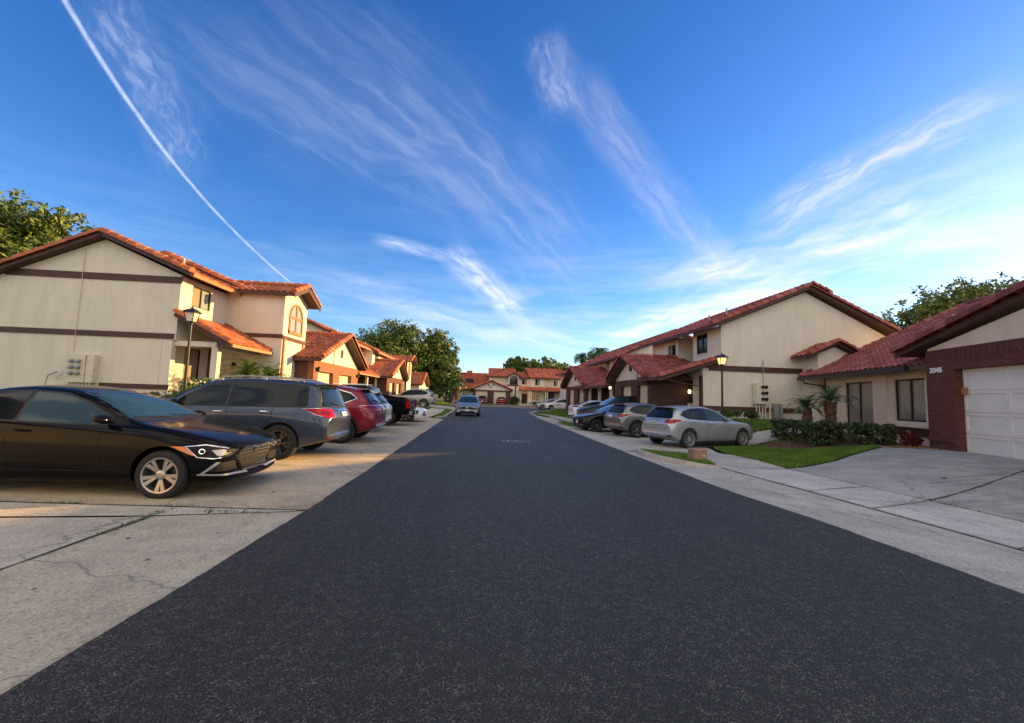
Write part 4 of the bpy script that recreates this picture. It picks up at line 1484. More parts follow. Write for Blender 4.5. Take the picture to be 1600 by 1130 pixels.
road = [(XL - .15, -5), (XR + .25, -5), (XR + .18, 5), (XR - .02, 7.4), (XR - .06, 12), (XR, 20), (4.45, 30), (4.9, 40), (5.6, 46), (8.5, 52), (14, 56), (24, 60), (24, 72), (16, 79.5), (9, 80.8),
        (-4.0, 80.8), (-5.5, 76), (-5.0, 66), (-3.0, 52), (-2.1, 42), (XL, 26), (XL, 6), (XL - .12, 2)]
rj = random.Random(5)
rd2 = []
for i in range(len(road)):
    a, b = Vector(road[i]), Vector(road[(i + 1) % len(road)])
    near_ = max(a.y, b.y) < 30 and abs(b.x - a.x) < 1.5
    n = max(1, int((b - a).length / (0.11 if near_ else 1.5)))
    for k in range(n):
        p = a.lerp(b, k / n)
        rd2.append((p.x + (rj.gauss(0, .0055) + .012 * sin(p.y * 2.1) * sin(p.y * .7) if near_ else 0), p.y))
sheet('road', rd2, 0.016, 'asphalt', 1.0)
sheet('pavement', [(-3.9, 4.7), (-2.03, 4.7), (-2.03, 6.2), (-3.9, 6.2)], -0.008, 'concrete_gutter', 1.0)
# left: gutter apron, driveways
sheet('pavement', [(-3.66, -5), (XL - .15, -5), (XL - .12, 2), (XL, 5.4), (-2.4, 5.42), (-3.66, 5.12)], 0.004, 'concrete_gutter', 1.0)
sheet('pavement', [(-14, -5), (-3.68, -5), (-3.68, 5.1), (-14, 4.0)], 0.003, 'concrete_pale', 1.0)
sheet('pavement', [(-14, 4.05), (-3.67, 5.15), (-2.2, 5.47), (-2.2, 5.50), (-14, 5.66)], 0.006, 'concrete_pale', 1.0)
sheet('driveway', [(-14, 5.67), (-2.07, 5.52), (XL, 26), (-3.2, 27.2), (-14, 26.6)], 0.005, 'concrete_left', 1.0)
sheet('path', [(-5.6, 26.7), (-3.2, 27.2), (-2.9, 34), (-3.3, 42), (-4.6, 42), (-4.4, 33)], 0.006, 'concrete_pale', 1.0)
sheet('driveway', [(-14, 44.5), (-3.0, 43), (-2.4, 41.2), (-2.05, 41), (-2.1, 44), (-3, 52), (-14, 54)], 0.007, 'concrete_gutter', 1.0)
for pts, w in (([(-14, 5.67), (-2.05, 5.51)], 0.022), ([(-14, 4.0), (-3.7, 5.12), (-2.3, 5.42)], 0.018), ([(-3.67, -4), (-3.67, 3.2), (-3.62, 5.13)], 0.022),
               ([(-3.1, 5.25), (-3.22, 5.52)], 0.012), ([(-2.75, 5.34), (-2.8, 5.52)], 0.012), ([(-14, 12.4), (-2.1, 12.2)], 0.02), ([(-14, 18.6), (-2.1, 18.5)], 0.02),
               ([(-6.2, 5.7), (-6.2, 26)], 0.015), ([(-14, 8.6), (-2.1, 8.55)], 0.012), ([(-14, 15.4), (-2.1, 15.3)], 0.012), ([(-14, 22), (-2.1, 22)], 0.015), ([(-9.4, 4.5), (-9.4, 26)], 0.02),
               ([(-6.4, -5), (-6.5, 4.8)], 0.02), ([(-9, 1.2), (-3.7, 1.4)], 0.018)):
    ribbon('pavement_joint', pts, w, 0.011, 'joint', 0.25, 0.006)
# right: gutter, walk, driveway
sheet('pavement', [(XR + .2, -5), (6.05, -5), (6.02, 4.7), (5.9, 7.15), (5.73, 9.42), (5.1, 9.55), (4.72, 10.1), (4.42, 10.9), (4.45, 12.3), (4.4, 20), (4.36, 20), (4.30, 12), (4.33, 7.4), (4.53, 5)], 0.004, 'concrete_right', 1.0)
sheet('path', [(6.07, -5), (7.7, -5), (7.6, 5.9), (7.43, 9.6), (5.75, 9.42), (5.92, 7.15), (6.04, 4.7)], 0.008, 'concrete_walk', 1.0)
sheet('path', [(5.77, 9.43), (7.43, 9.62), (8.06, 12.5), (7.75, 12.9), (6.3, 12.35), (6.28, 11.9)], 0.010, 'concrete_right', 1.0)
sheet('driveway', [(7.72, -5), (16.9, -5), (16.9, 9.0), (13.2, 11.7), (12.7, 12.25), (9.45, 10.4), (7.45, 9.58), (7.62, 5.9)], 0.006, 'concrete_drive', 1.0)
sheet('path', [(12.7, 12.28), (15.0, 12.6), (13.9, 13.0), (12.9, 13.1), (12.3, 12.95)], 0.012, 'concrete_drive', 1.0)
sheet('driveway', [(4.4, 12.35), (5.05, 12.75), (6.2, 12.5), (7.75, 12.95), (8.15, 14.0), (8.4, 14.9), (10.6, 15.6), (12, 15.9), (12, 26.6), (6.4, 26.3), (6.1, 22.9), (5.2, 22.3), (4.42, 22.3)], 0.005, 'concrete_right', 1.0)
sheet('path', [(10.0, 15.7), (13, 16.2), (16.5, 18), (16.5, 18.8), (12.6, 17.2), (10.0, 16.6)], 0.02, 'concrete_right', 1.0)
sheet('path', [(6.2, 26.9), (7.5, 26.9), (7.7, 34), (7.3, 38.5), (6.4, 44), (5.2, 47), (4.8, 46), (5.9, 41), (6.2, 35)], 0.012, 'concrete_right', 1.0)
sheet('driveway', [(4.45, 26.5), (5.8, 26.9), (6.2, 35), (5.5, 34.2), (4.95, 37.2), (4.9, 39), (4.5, 31)], 0.006, 'concrete_right', 1.0)
sheet('driveway', [(7, 52), (16, 50), (22, 58), (14, 56), (8.6, 52.2)], 0.010, 'concrete_gutter', 1.0)
sheet('driveway', [(-3, 80.82), (9, 80.82), (10, 83.6), (-3, 83.6)], 0.008, 'concrete_pale', 1.0)
for pts, w in (([(6.05, -4), (6.03, 4.7), (5.91, 7.15), (5.75, 9.42)], 0.03), ([(7.71, -4), (7.61, 5.95), (7.44, 9.6)], 0.022), ([(5.92, 7.14), (7.50, 7.62)], 0.018),
               ([(6.0, 5.98), (7.6, 6.55)], 0.018), ([(7.58, 6.56), (12.0, 8.2), (16, 9.6)], 0.03), ([(6.03, 4.3), (7.65, 4.8)], 0.018), ([(10.6, -4), (10.6, 7.7), (10.3, 10.8)], 0.015),
               ([(6.9, 13), (6.9, 26)], 0.015), ([(4.5, 15.8), (12, 16.2)], 0.015), ([(4.5, 19), (12, 19.3)], 0.015)):
    ribbon('pavement_joint', pts, w, 0.018, 'joint', 0.25, 0.007)


def kerb(pts, h=0.10, w=0.15, name='kerb'):
    mb = MB()
    P = [Vector((p[0], p[1], 0)) for p in pts]
    Q = []
    for i in range(len(P) - 1):
        n = max(1, int((P[i + 1] - P[i]).length / 0.4))
        for k in range(n):
            Q.append(P[i].lerp(P[i + 1], k / n))
    Q.append(P[-1])
    vs, fs = [], []
    prof = [(-w * 1.5, 0.004), (-w * 0.9, h * 0.55), (-w * .5, h * 0.95), (0, h), (w * .5, h), (w * .55, -0.03)]
    N = len(Q)
    for i, p in enumerate(Q):
        d = (Q[min(i + 1, N - 1)] - Q[max(i - 1, 0)]).normalized()
        s = Vector((-d.y, d.x, 0))
        k = min(1.0, (i + .4) / 2.2, (N - 1 - i + .4) / 2.2)
        for (o, z) in prof:
            q = p + s * o
            vs.append((q.x, q.y, gh(q.x, q.y) + z * (k if z > 0 else 1)))
    m = len(prof)
    for i in range(N - 1):
        for j in range(m - 1):
            fs.append((i * m + j, i * m + j + 1, (i + 1) * m + j + 1, (i + 1) * m + j))
    mb.add(vs, fs)
    o = mb.build(name, 'kerb', smooth=True)
    bm = bmesh.new()
    bm.from_mesh(o.data)
    bmesh.ops.recalc_face_normals(bm, faces=bm.faces)
    if sum(f.normal.z * f.calc_area() for f in bm.faces) < 0:
        bmesh.ops.reverse_faces(bm, faces=bm.faces)
    bm.to_mesh(o.data)
    bm.free()
    return struct(o)


kerb([(5.85, 9.72), (5.4, 9.75), (5.02, 10.1), (4.78, 10.8), (4.72, 11.8), (4.95, 12.55), (5.15, 12.7)])
kerb([(5.6, 22.6), (4.9, 22.7), (4.62, 23.3), (4.66, 25.0), (5.0, 26.2)], 0.08)
kerb([(4.75, 34.2), (4.85, 37), (5.15, 41), (5.6, 44.5), (6.6, 48), (9.5, 51.2)], 0.09)
kerb([(-2.35, 40.8), (-2.25, 34), (-2.25, 28.6), (-2.8, 27.7)][::1], 0.08)
# grass patches
LAWNS = [
    ('lawn', [(5.78, 9.80), (6.3, 11.95), (6.1, 12.35), (5.1, 12.72), (4.86, 12.3), (4.84, 10.8), (5.08, 10.15), (5.42, 9.83)], 0.05, 3600, 0.055),
    ('lawn', [(7.46, 9.66), (9.44, 10.44), (12.64, 12.31), (12.2, 12.9), (11.2, 13.5), (10.6, 14.1), (10.7, 15.4), (8.6, 14.75), (8.3, 14.0), (8.0, 12.9)], 0.03, 2600, 0.06),
    ('lawn', [(10.4, 16.7), (12.6, 17.3), (15.8, 18.7), (16, 19.9), (11.2, 19.9), (10.8, 18)], 0.04, 500, 0.07),
    ('lawn', [(11, 15.4), (15.5, 14.6), (16, 17.5), (13, 16.1)], 0.03, 500, 0.07),
    ('lawn', [(4.75, 23.4), (5.6, 22.75), (6.1, 23), (6.4, 26.3), (5.9, 26.8), (5.1, 26.2), (4.78, 25)], 0.05, 500, 0.07),
    ('lawn', [(7.7, 27.0), (11, 27.2), (11.5, 51), (9.6, 51), (6.8, 48.2), (7.4, 39), (7.8, 34)], 0.03, 130, 0.10),
    ('lawn', [(5.0, 37.2), (5.5, 34.4), (6.1, 35.2), (5.8, 41), (5.4, 44), (5.2, 41)], 0.05, 200, 0.09),
    ('lawn', [(-2.9, 27.6), (-2.4, 28.6), (-2.4, 40.8), (-3.2, 41.4), (-2.85, 34)], 0.05, 300, 0.09),
    ('lawn', [(-5.7, 26.9), (-4.5, 33), (-4.7, 42.8), (-13.5, 43.8), (-13.5, 27)], 0.03, 110, 0.10),
    ('lawn', [(-13.5, 54.2), (-3.2, 52.6), (-5.2, 66), (-5.7, 78), (-13, 78)], 0.03, 40, 0.12),
]
for i, (nm, poly, off, dens, bh) in enumerate(LAWNS):
    sheet('lawn', poly, off - 0.02, 'grass_ground', 0.25 if dens > 1000 else 0.5)


def inside(p, poly):
    r = False
    for i in range(len(poly)):
        a, b = poly[i], poly[i - 1]
        if (a[1] > p[1]) != (b[1] > p[1]) and p[0] < (b[0] - a[0]) * (p[1] - a[1]) / (b[1] - a[1]) + a[0]:
            r = not r
    return r


rg = random.Random(3)


def blades(poly, off, dens, bh, mb, wk=1.0):
    x0, x1 = min(p[0] for p in poly), max(p[0] for p in poly)
    y0, y1 = min(p[1] for p in poly), max(p[1] for p in poly)
    n = int((x1 - x0) * (y1 - y0) * dens)
    for _ in range(n):
        x, y = rg.uniform(x0, x1), rg.uniform(y0, y1)
        if not inside((x, y), poly):
            continue
        z = gh(x, y) + off - 0.018
        t = rg.uniform(0, 2 * pi)
        h = bh * rg.uniform(0.6, 1.5)
        w = bh * 0.11 * wk
        lx, ly = rg.gauss(0, .45) * h, rg.gauss(0, .45) * h
        mb.add([(x - cos(t) * w, y - sin(t) * w, z), (x + cos(t) * w, y + sin(t) * w, z), (x + lx, y + ly, z + h)], [(0, 1, 2)], rg.random() * (0.55 + 0.45 * sin(x * 1.7 + sin(y * 1.3) * 2) ** 2))


gb = MB()
for (nm, poly, off, dens, bh) in LAWNS:
    blades(poly, off, dens, bh, gb, 1.0 if dens > 1000 else 1.8)
g = gb.build('grass', 'grass_blade')
tag(g, 'short green grass covering the lawns beside the pavements', 'grass', kind='stuff')
# weeds in the joints of the near left slabs, a few along the right
wb = MB()
for _ in range(520):
    t = rg.random()
    which = rg.choice((0, 0, 1, 2, 3, 4))
    if which == 0:
        x, y = -3.64 + rg.gauss(0, .03), rg.choice((4.6, 5.1, 5.3, 4.9, 3.3)) + rg.gauss(0, .10)
    elif which == 1:
        x, y = rg.choice((-5.0, -3.55, -4.9)) + rg.gauss(0, .12), 5.56 + rg.gauss(0, .02)
    elif which == 2:
        x, y = -3.0 + rg.gauss(0, .25), 5.36 + rg.gauss(0, .04)
    elif which == 3:
        x, y = 7.62 + rg.gauss(0, .03), rg.choice((5.9, 6.4, 5.2)) + rg.gauss(0, .12)
    else:
        x, y = 8.3 + rg.gauss(0, .5), 6.83 + rg.gauss(0, .15)
        y = 6.56 + (x - 7.58) * 0.37 + rg.gauss(0, .02)
    z = gh(x, y) + 0.004
    h = rg.uniform(.01, .04)
    a = rg.uniform(0, 6.28)
    wb.add([(x - cos(a) * .006, y - sin(a) * .006, z), (x + cos(a) * .006, y + sin(a) * .006, z), (x + rg.gauss(0, .03), y + rg.gauss(0, .03), z + h)], [(0, 1, 2)], rg.random())
tag(wb.build('weeds', 'leaf_bright'), 'small weeds sprouting from the slab joints', 'weeds', kind='stuff')
sheet('mulch_bed', [(10.6, 14.1), (11.2, 13.5), (12.2, 12.95), (12.9, 13.12), (14.0, 13.0), (15.5, 13), (16, 19), (13.5, 16.6), (10.7, 15.2)], 0.025, 'mulch', 0.5, kind='structure')
nb = MB()
for _ in range(2600):
    x, y = rg.gauss(13.7, .45), rg.gauss(12.0, .28)
    z = gh(x, y) + 0.02 + rg.random() * .02
    a = rg.uniform(0, 6.28)
    l = rg.uniform(.03, .09)
    nb.add([(x, y, z), (x + cos(a) * l, y + sin(a) * l, z + rg.uniform(0, .02)), (x + cos(a + .2) * l * .5, y + sin(a + .2) * l * .5, z + .01)], [(0, 1, 2)], rg.random())
tag(nb.build('pine_straw', 'needles'), 'loose golden leaf litter at the foot of the brick pier', 'leaf litter', kind='stuff')
# worn iron cover with pale marks in the asphalt
mc = MB()
mc.lathe([(0.0, 0.010), (0.36, 0.010), (0.38, 0.004), (0.40, 0.002)], 28, 'z', (1.33, 14.1, 0.016))
for i in range(-3, 4):
    mc.box(1.30 + i * 0.10, 1.335 + i * 0.10, 13.9, 14.3, 0.026, 0.032)
mcv = mc.build('manhole_cover', 'iron_cover')
tag(mcv, 'worn iron utility cover set in the middle of the asphalt road', 'manhole cover')
pm_ = MB()
for x, w, k in ((0.90, .06, .12), (1.04, .05, .15), (1.30, .08, .05), (1.46, .05, .04), (1.62, .05, .04), (1.78, .04, .10)):
    pm_.box(x - w / 2, x + w / 2, 14.1 - k, 14.1 + k, 0.034, 0.037)
struct(pm_.build('road_mark', 'concrete_walk'))

# oil drips on the parking slabs
pmat('oil_stain', (0.055, 0.045, 0.035), 0.7)
pmat('scuff', (0.17, 0.145, 0.12), 0.85)


def stain(x, y, r, mat='oil_stain', k=1.0, rz=0.0, name='oil_stain'):
    m = MB()
    n = 18
    pts = []
    for i in range(n):
        a = 2 * pi * i / n
        rr = r * .7 * rg.uniform(.55, 1.15)
        dx, dy = cos(a) * rr * k, sin(a) * rr
        px, py = x + dx * cos(rz) - dy * sin(rz), y + dx * sin(rz) + dy * cos(rz)
        pts.append((px, py, gh(px, py) + 0.0135))
    m.add([(x, y, gh(x, y) + 0.0135)] + pts, [(0, 1 + i, 1 + (i + 1) % n) for i in range(n)])
    return struct(m.build(name, mat))


for x, y, r in ((-2.75, 3.9, .035), (-3.1, 3.35, .02), (-3.3, 4.4, .03), (-2.6, 4.6, .018), (-4.6, 3.4, .04), (-2.9, 6.4, .03), (-2.6, 7.9, .04), (-2.7, 10.2, .05), (-3.0, 12.1, .08), (-2.6, 15.2, .07),
                (5.3, 7.9, .03), (5.0, 6.6, .02), (5.5, 13.6, .06), (5.2, 15.1, .07), (8.6, 8.6, .05), (9.6, 8.0, .09), (6.6, 8.3, .03), (6.9, 10.8, .04), (-2.45, 7.1, .015), (-3.4, 2.8, .02)):
    stain(x, y, r, k=rg.uniform(.8, 1.8))

# ============================================================ VEHICLES
def pchip(pts):
    xs = np.array([p[0] for p in pts], float)
    ys = np.array([p[1] for p in pts], float)
    h = np.diff(xs)
    d = np.diff(ys) / h
    m = np.zeros(len(xs))
    m[0], m[-1] = d[0], d[-1]
    for i in range(1, len(xs) - 1):
        if d[i - 1] * d[i] > 0:
            w1, w2 = 2 * h[i] + h[i - 1], h[i] + 2 * h[i - 1]
            m[i] = (w1 + w2) / (w1 / d[i - 1] + w2 / d[i])

    def f(x):
        i = int(min(max(np.searchsorted(xs, x) - 1, 0), len(h) - 1))
        t = min(max((x - xs[i]) / h[i], 0), 1)
        return float(ys[i] * (1 + 2 * t) * (1 - t) ** 2 + h[i] * m[i] * t * (1 - t) ** 2 + ys[i + 1] * t * t * (3 - 2 * t) + h[i] * m[i + 1] * t * t * (t - 1))
    return f


SPEC = {}
SPEC['sedan'] = dict(L=4.57, W=1.80, H=1.435, wb=2.70, fo=0.86, r=0.318, rim=0.222,
    top=[(0, .655), (.03, .70), (.12, .745), (.35, .815), (.8, .905), (1.18, .965), (1.32, 1.0), (1.75, 1.22), (2.1, 1.365), (2.45, 1.425), (2.8, 1.435), (3.15, 1.405), (3.5, 1.315), (3.9, 1.165), (4.12, 1.095), (4.35, 1.07), (4.5, 1.03), (4.57, .90)],
    bot=[(0, .27), (.03, .235), (.12, .19), (.5, .18), (4.0, .20), (4.35, .27), (4.53, .36), (4.57, .44)],
    belt=[(0, .61), (.12, .69), (.5, .79), (1.2, .90), (1.5, .915), (2.6, .945), (3.7, .985), (4.2, .99), (4.57, .84)],
    dlo=[(1.50, .945), (1.62, 1.03), (2.0, 1.22), (2.32, 1.325), (2.8, 1.355), (3.2, 1.325), (3.55, 1.225), (3.88, 1.085), (3.80, 1.02), (3.4, 1.005), (2.6, .975)],
    pillars=[2.72, 3.52], doors=[1.62, 2.74, 3.66], ws=(1.02, 1.37, .70, .56), rw=(1.12, 1.345, .60, .50), tumble=0.52)
SPEC['suv'] = dict(L=4.79, W=1.91, H=1.70, wb=2.79, fo=0.95, r=0.365, rim=0.245,
    top=[(0, .76), (.04, .86), (.15, .95), (.4, 1.01), (.9, 1.07), (1.2, 1.11), (1.4, 1.19), (1.8, 1.45), (2.1, 1.60), (2.45, 1.675), (3.0, 1.70), (3.7, 1.69), (4.2, 1.655), (4.38, 1.61), (4.52, 1.36), (4.62, 1.12), (4.72, 1.02), (4.79, .86)],
    bot=[(0, .40), (.04, .30), (.2, .24), (.6, .23), (4.1, .25), (4.5, .34), (4.73, .40), (4.79, .48)],
    belt=[(0, .68), (.15, .85), (.5, .97), (1.2, 1.03), (2.6, 1.06), (4.0, 1.09), (4.5, 1.06), (4.79, .82)],
    dlo=[(1.52, 1.085), (1.72, 1.25), (2.1, 1.48), (2.4, 1.565), (3.0, 1.595), (3.7, 1.585), (4.18, 1.54), (4.24, 1.15), (4.15, 1.125), (3.0, 1.10)],
    pillars=[2.62, 3.55], doors=[1.75, 2.66, 3.58], ws=(1.13, 1.62, .76, .64), rw=(1.12, 1.55, .74, .60), tumble=0.34)
SPEC['cross'] = dict(L=4.63, W=1.82, H=1.56, wb=2.80, fo=0.90, r=0.355, rim=0.245,
    top=[(0, .68), (.04, .77), (.15, .86), (.45, .94), (.9, .99), (1.3, 1.04), (1.48, 1.10), (1.9, 1.34), (2.2, 1.47), (2.6, 1.545), (3.1, 1.56), (3.6, 1.53), (4.0, 1.47), (4.15, 1.42), (4.38, 1.16), (4.48, 1.06), (4.58, .98), (4.63, .84)],
    bot=[(0, .38), (.04, .29), (.2, .24), (.6, .22), (4.0, .24), (4.35, .33), (4.57, .40), (4.63, .46)],
    belt=[(0, .62), (.15, .78), (.5, .90), (1.3, .96), (2.5, 1.0), (3.6, 1.06), (4.2, 1.08), (4.63, .80)],
    dlo=[(1.62, 1.01), (1.85, 1.17), (2.15, 1.34), (2.5, 1.435), (3.0, 1.465), (3.5, 1.435), (3.85, 1.345), (4.02, 1.22), (3.75, 1.11), (3.2, 1.07), (2.4, 1.035)],
    pillars=[2.78, 3.55], doors=[1.78, 2.82, 3.68], ws=(1.06, 1.48, .72, .58), rw=(1.10, 1.42, .66, .52), tumble=0.40)
SPEC['hatch'] = dict(L=4.25, W=1.78, H=1.49, wb=2.62, fo=0.84, r=0.32, rim=0.215,
    top=[(0, .62), (.03, .70), (.13, .79), (.4, .87), (.8, .94), (1.0, .985), (1.15, 1.05), (1.6, 1.29), (1.95, 1.42), (2.3, 1.48), (2.8, 1.49), (3.3, 1.465), (3.72, 1.42), (3.85, 1.37), (4.03, 1.12), (4.12, 1.0), (4.21, .93), (4.25, .80)],
    bot=[(0, .34), (.03, .27), (.15, .21), (.5, .19), (3.7, .21), (4.0, .28), (4.2, .35), (4.25, .42)],
    belt=[(0, .58), (.13, .71), (.5, .84), (1.1, .91), (2.3, .95), (3.4, .99), (3.9, 1.0), (4.25, .76)],
    dlo=[(1.30, .955), (1.55, 1.12), (1.9, 1.285), (2.25, 1.375), (2.8, 1.395), (3.3, 1.37), (3.62, 1.29), (3.72, 1.12), (3.55, 1.035), (2.8, 1.0)],
    pillars=[2.45, 3.25], doors=[1.45, 2.48, 3.38], ws=(1.0, 1.40, .70, .56), rw=(1.02, 1.37, .62, .50), tumble=0.42)
SPEC['coupe'] = dict(L=4.45, W=1.84, H=1.30, wb=2.60, fo=0.92, r=0.33, rim=0.24,
    top=[(0, .52), (.03, .60), (.15, .68), (.5, .76), (1.0, .83), (1.4, .88), (1.55, .93), (2.0, 1.14), (2.35, 1.26), (2.7, 1.30), (3.1, 1.27), (3.6, 1.15), (4.0, 1.03), (4.3, .99), (4.42, .95), (4.45, .85)],
    bot=[(0, .30), (.03, .2), (.15, .14), (.5, .13), (4.0, .16), (4.3, .24), (4.42, .34), (4.45, .42)],
    belt=[(0, .48), (.15, .61), (.5, .70), (1.4, .80), (2.6, .86), (3.6, .92), (4.2, .92), (4.45, .78)],
    dlo=[(1.72, .86), (2.0, 1.02), (2.35, 1.16), (2.7, 1.205), (3.1, 1.17), (3.45, 1.06), (3.5, .95), (2.8, .90)],
    pillars=[2.95], doors=[1.75, 2.98], ws=(.92, 1.22, .70, .56), rw=(1.02, 1.22, .56, .46), tumble=0.5)


def side_section(sp, s, f):
    zb, zt = f['bot'](s), f['top'](s)
    zs = min(f['belt'](s), zt - 0.045)
    zs = max(zs, zb + 0.08)
    L = sp['L']
    e = min(s, L - s)
    pl = 1.0 - 0.13 * math.exp(-e / 0.16) - 0.045 * math.exp(-e / 0.7)
    hw = sp['W'] / 2 * pl
    gz = zt - zs
    tb = sp['tumble']
    P = [(0, zb), (hw * .55, zb), (hw * .86, zb + .006), (hw * .955, zb + .045), (hw * .985, zb + .25 * (zs - zb)), (hw, zb + .52 * (zs - zb)), (hw * .997, zb + .72 * (zs - zb)),
         (hw * .975, zb + .90 * (zs - zb)), (hw * .935, zs)]
    w0 = hw * .935 - 0.018
    cab = min(1.0, max(0.0, (gz - .06) / .25))
    tbl = tb * cab + (1.0) * (1 - cab)
    wt = w0 - tbl * gz * .92
    P += [(w0, zs + .03 * gz + .004), (w0 - tbl * gz * .42, zs + .42 * gz), (w0 - tbl * gz * .78, zs + .80 * gz)]
    P += [(wt - .035 - .02 * cab, zs + .945 * gz), (wt * .80 - .02, zt - .004 - 0.008 * cab), (wt * .45, zt + .010 * cab), (0, zt + .018 * cab)]
    return P


def body_mesh(sp, arch_r=None, ride=0.0, hi=True):
    f = {k: pchip(sp[k]) for k in ('top', 'bot', 'belt')}
    L = sp['L']
    st = []
    e = [0, .012, .035, .07, .12, .19, .28, .4, .55]
    st += e
    x = .7
    while x < L - .62:
        st.append(x)
        x += .125
    st += [L - v for v in reversed(e)]
    for key in ('top',):
        for p in sp[key]:
            if .6 < p[0] < L - .6 and min(abs(p[0] - q) for q in st) > .05:
                st.append(p[0])
    st = sorted(st)
    bm = bmesh.new()
    rings = []
    for s in st:
        P = side_section(sp, s, f)
        full = [(y, z) for y, z in P] + [(-y, z) for y, z in reversed(P[1:-1])]
        ring = []
        for (y, z) in full:
            wf = max(0.0, 1 - s / 1.1) ** 1.5
            wr = max(0.0, 1 - (L - s) / 0.9) ** 1.5
            q = (abs(y) / (sp['W'] / 2)) ** 2.6
            xx = L / 2 - s - 0.26 * q * wf + 0.17 * q * wr
            ring.append(bm.verts.new((xx, y, z)))
        rings.append(ring)
    n = len(rings[0])
    for a, b in zip(rings[:-1], rings[1:]):
        for k in range(n):
            bm.faces.new((a[k], a[(k + 1) % n], b[(k + 1) % n], b[k]))
    m2 = n // 2
    for ring in (rings[0], rings[-1]):      # stitch the end caps
        for k in range(m2):
            a, b, c, d = ring[k], ring[k + 1], ring[(n - k - 1) % n], ring[(n - k) % n]
            q = []
            for v in (a, b, c, d):
                if v not in q:
                    q.append(v)
            if len(q) >= 3:
                bm.faces.new(q)
    bmesh.ops.recalc_face_normals(bm, faces=bm.faces)
    me = bpy.data.meshes.new('body')
    bm.to_mesh(me)
    bm.free()
    o = bpy.data.objects.new('tmp', me)
    COL.objects.link(o)
    md = o.modifiers.new('s', 'SUBSURF')
    md.levels = 1
    bpy.context.view_layer.update()
    me2 = bpy.data.meshes.new_from_object(o.evaluated_get(bpy.context.evaluated_depsgraph_get()))
    bm = bmesh.new()
    bm.from_mesh(me2)
    tree = BVHTree.FromBMesh(bm)
    bm.free()
    # wheel arches
    o.modifiers.clear()
    o.data = me2
    me2.materials.clear()
    me2.materials.append(MATS['paint_white'])
    me2.materials.append(MATS['underbody'])
    cut = MB()
    ar = (arch_r or sp['r'] + .045)
    for xw in (L / 2 - sp['fo'], L / 2 - sp['fo'] - sp['wb']):
        for sd in (-1, 1):
            y0, y1 = sd * (sp['W'] / 2 - .34), sd * (sp['W'] / 2 + .3)
            n2 = 40
            vs = []
            for yy in (y0, y1):
                for k in range(n2):
                    t = 2 * pi * k / n2
                    vs.append((xw + ar * cos(t), yy, sp['r'] + .015 + ar * sin(t)))
            fs = [tuple(range(n2)), tuple(range(2 * n2 - 1, n2 - 1, -1))] + [(k, n2 + k, n2 + (k + 1) % n2, (k + 1) % n2) for k in range(n2)]
            cut.add(vs, fs)
    co = cut.build('cut', 'underbody')
    fix_normals(co)
    md = o.modifiers.new('b', 'BOOLEAN')
    md.operation = 'DIFFERENCE'
    md.object = co
    md.solver = 'EXACT'
    try:
        md.material_mode = 'TRANSFER'
    except Exception:
        pass
    bpy.context.view_layer.update()
    me3 = bpy.data.meshes.new_from_object(o.evaluated_get(bpy.context.evaluated_depsgraph_get()))
    bpy.data.objects.remove(o)
    bpy.data.objects.remove(co)
    me3.polygons.foreach_set('use_smooth', [True] * len(me3.polygons))
    me3.set_sharp_from_angle(angle=radians(38))
    return me3, tree, f


BODY = {}


def get_body(kind):
    if kind not in BODY:
        BODY[kind] = body_mesh(SPEC[kind])
    return BODY[kind]


def patch(tree, outline, phi, off, step=0.07, x0=6.0, depth=0.0):
    """a skin laid on the body. phi is the view direction in plan (0 = front, pi/2 = left side, pi = rear). outline in (a, z)"""
    n = Vector((cos(phi), sin(phi), 0))
    t = Vector((-sin(phi), cos(phi), 0))
    bm = bmesh.new()
    bm.faces.new([bm.verts.new((a, z, 0)) for a, z in outline])
    xs = [p[0] for p in outline]
    zs = [p[1] for p in outline]
    for ax, lo, hi in ((0, min(xs), max(xs)), (1, min(zs), max(zs))):
        k = max(1, int((hi - lo) / step))
        for i in range(1, k):
            c = lo + (hi - lo) * i / k
            bmesh.ops.bisect_plane(bm, geom=bm.verts[:] + bm.edges[:] + bm.faces[:], plane_co=((c, 0, 0) if ax == 0 else (0, c, 0)), plane_no=((1, 0, 0) if ax == 0 else (0, 1, 0)))
    last = None
    bad = []
    good = []
    for v in bm.verts:
        a, z = v.co.x, v.co.y
        p = t * a + Vector((0, 0, z)) + n * x0
        hit, nor, idx, dist = tree.ray_cast(p, -n)
        if hit is None:
            bad.append((v, a, z))
        else:
            good.append((a, z, hit.dot(n)))
            v.co = hit + n * off
    for v, a, z in bad:
        if good:
            g = min(good, key=lambda q: (q[0] - a) ** 2 + (q[1] - z) ** 2)
            v.co = t * a + Vector((0, 0, z)) + n * (g[2] + off)
    for f_ in bm.faces:
        f_.normal_update()
        if f_.normal.dot(n) < 0:
            f_.normal_flip()
    vs = [v.co.copy() for v in bm.verts]
    for i, v in enumerate(bm.verts):
        v.index = i
    fs = [tuple(v.index for v in f_.verts) for f_ in bm.faces]
    bm.free()
    return vs, fs


def shrink(poly, d):
    cx = sum(p[0] for p in poly) / len(poly)
    cy = sum(p[1] for p in poly) / len(poly)
    out = []
    n = len(poly)
    area = sum(poly[i][0] * poly[(i + 1) % n][1] - poly[(i + 1) % n][0] * poly[i][1] for i in range(n))
    sg = 1 if area > 0 else -1
    for i in range(n):
        a, b, c = Vector(poly[i - 1]), Vector(poly[i]), Vector(poly[(i + 1) % n])
        e1, e2 = (b - a).normalized(), (c - b).normalized()
        n1, n2 = Vector((-e1.y, e1.x)) * sg, Vector((-e2.y, e2.x)) * sg
        m = (n1 + n2)
        k = max(0.5, 1 + n1.dot(n2))
        out.append(tuple(b + m * (d / k)))
    return out


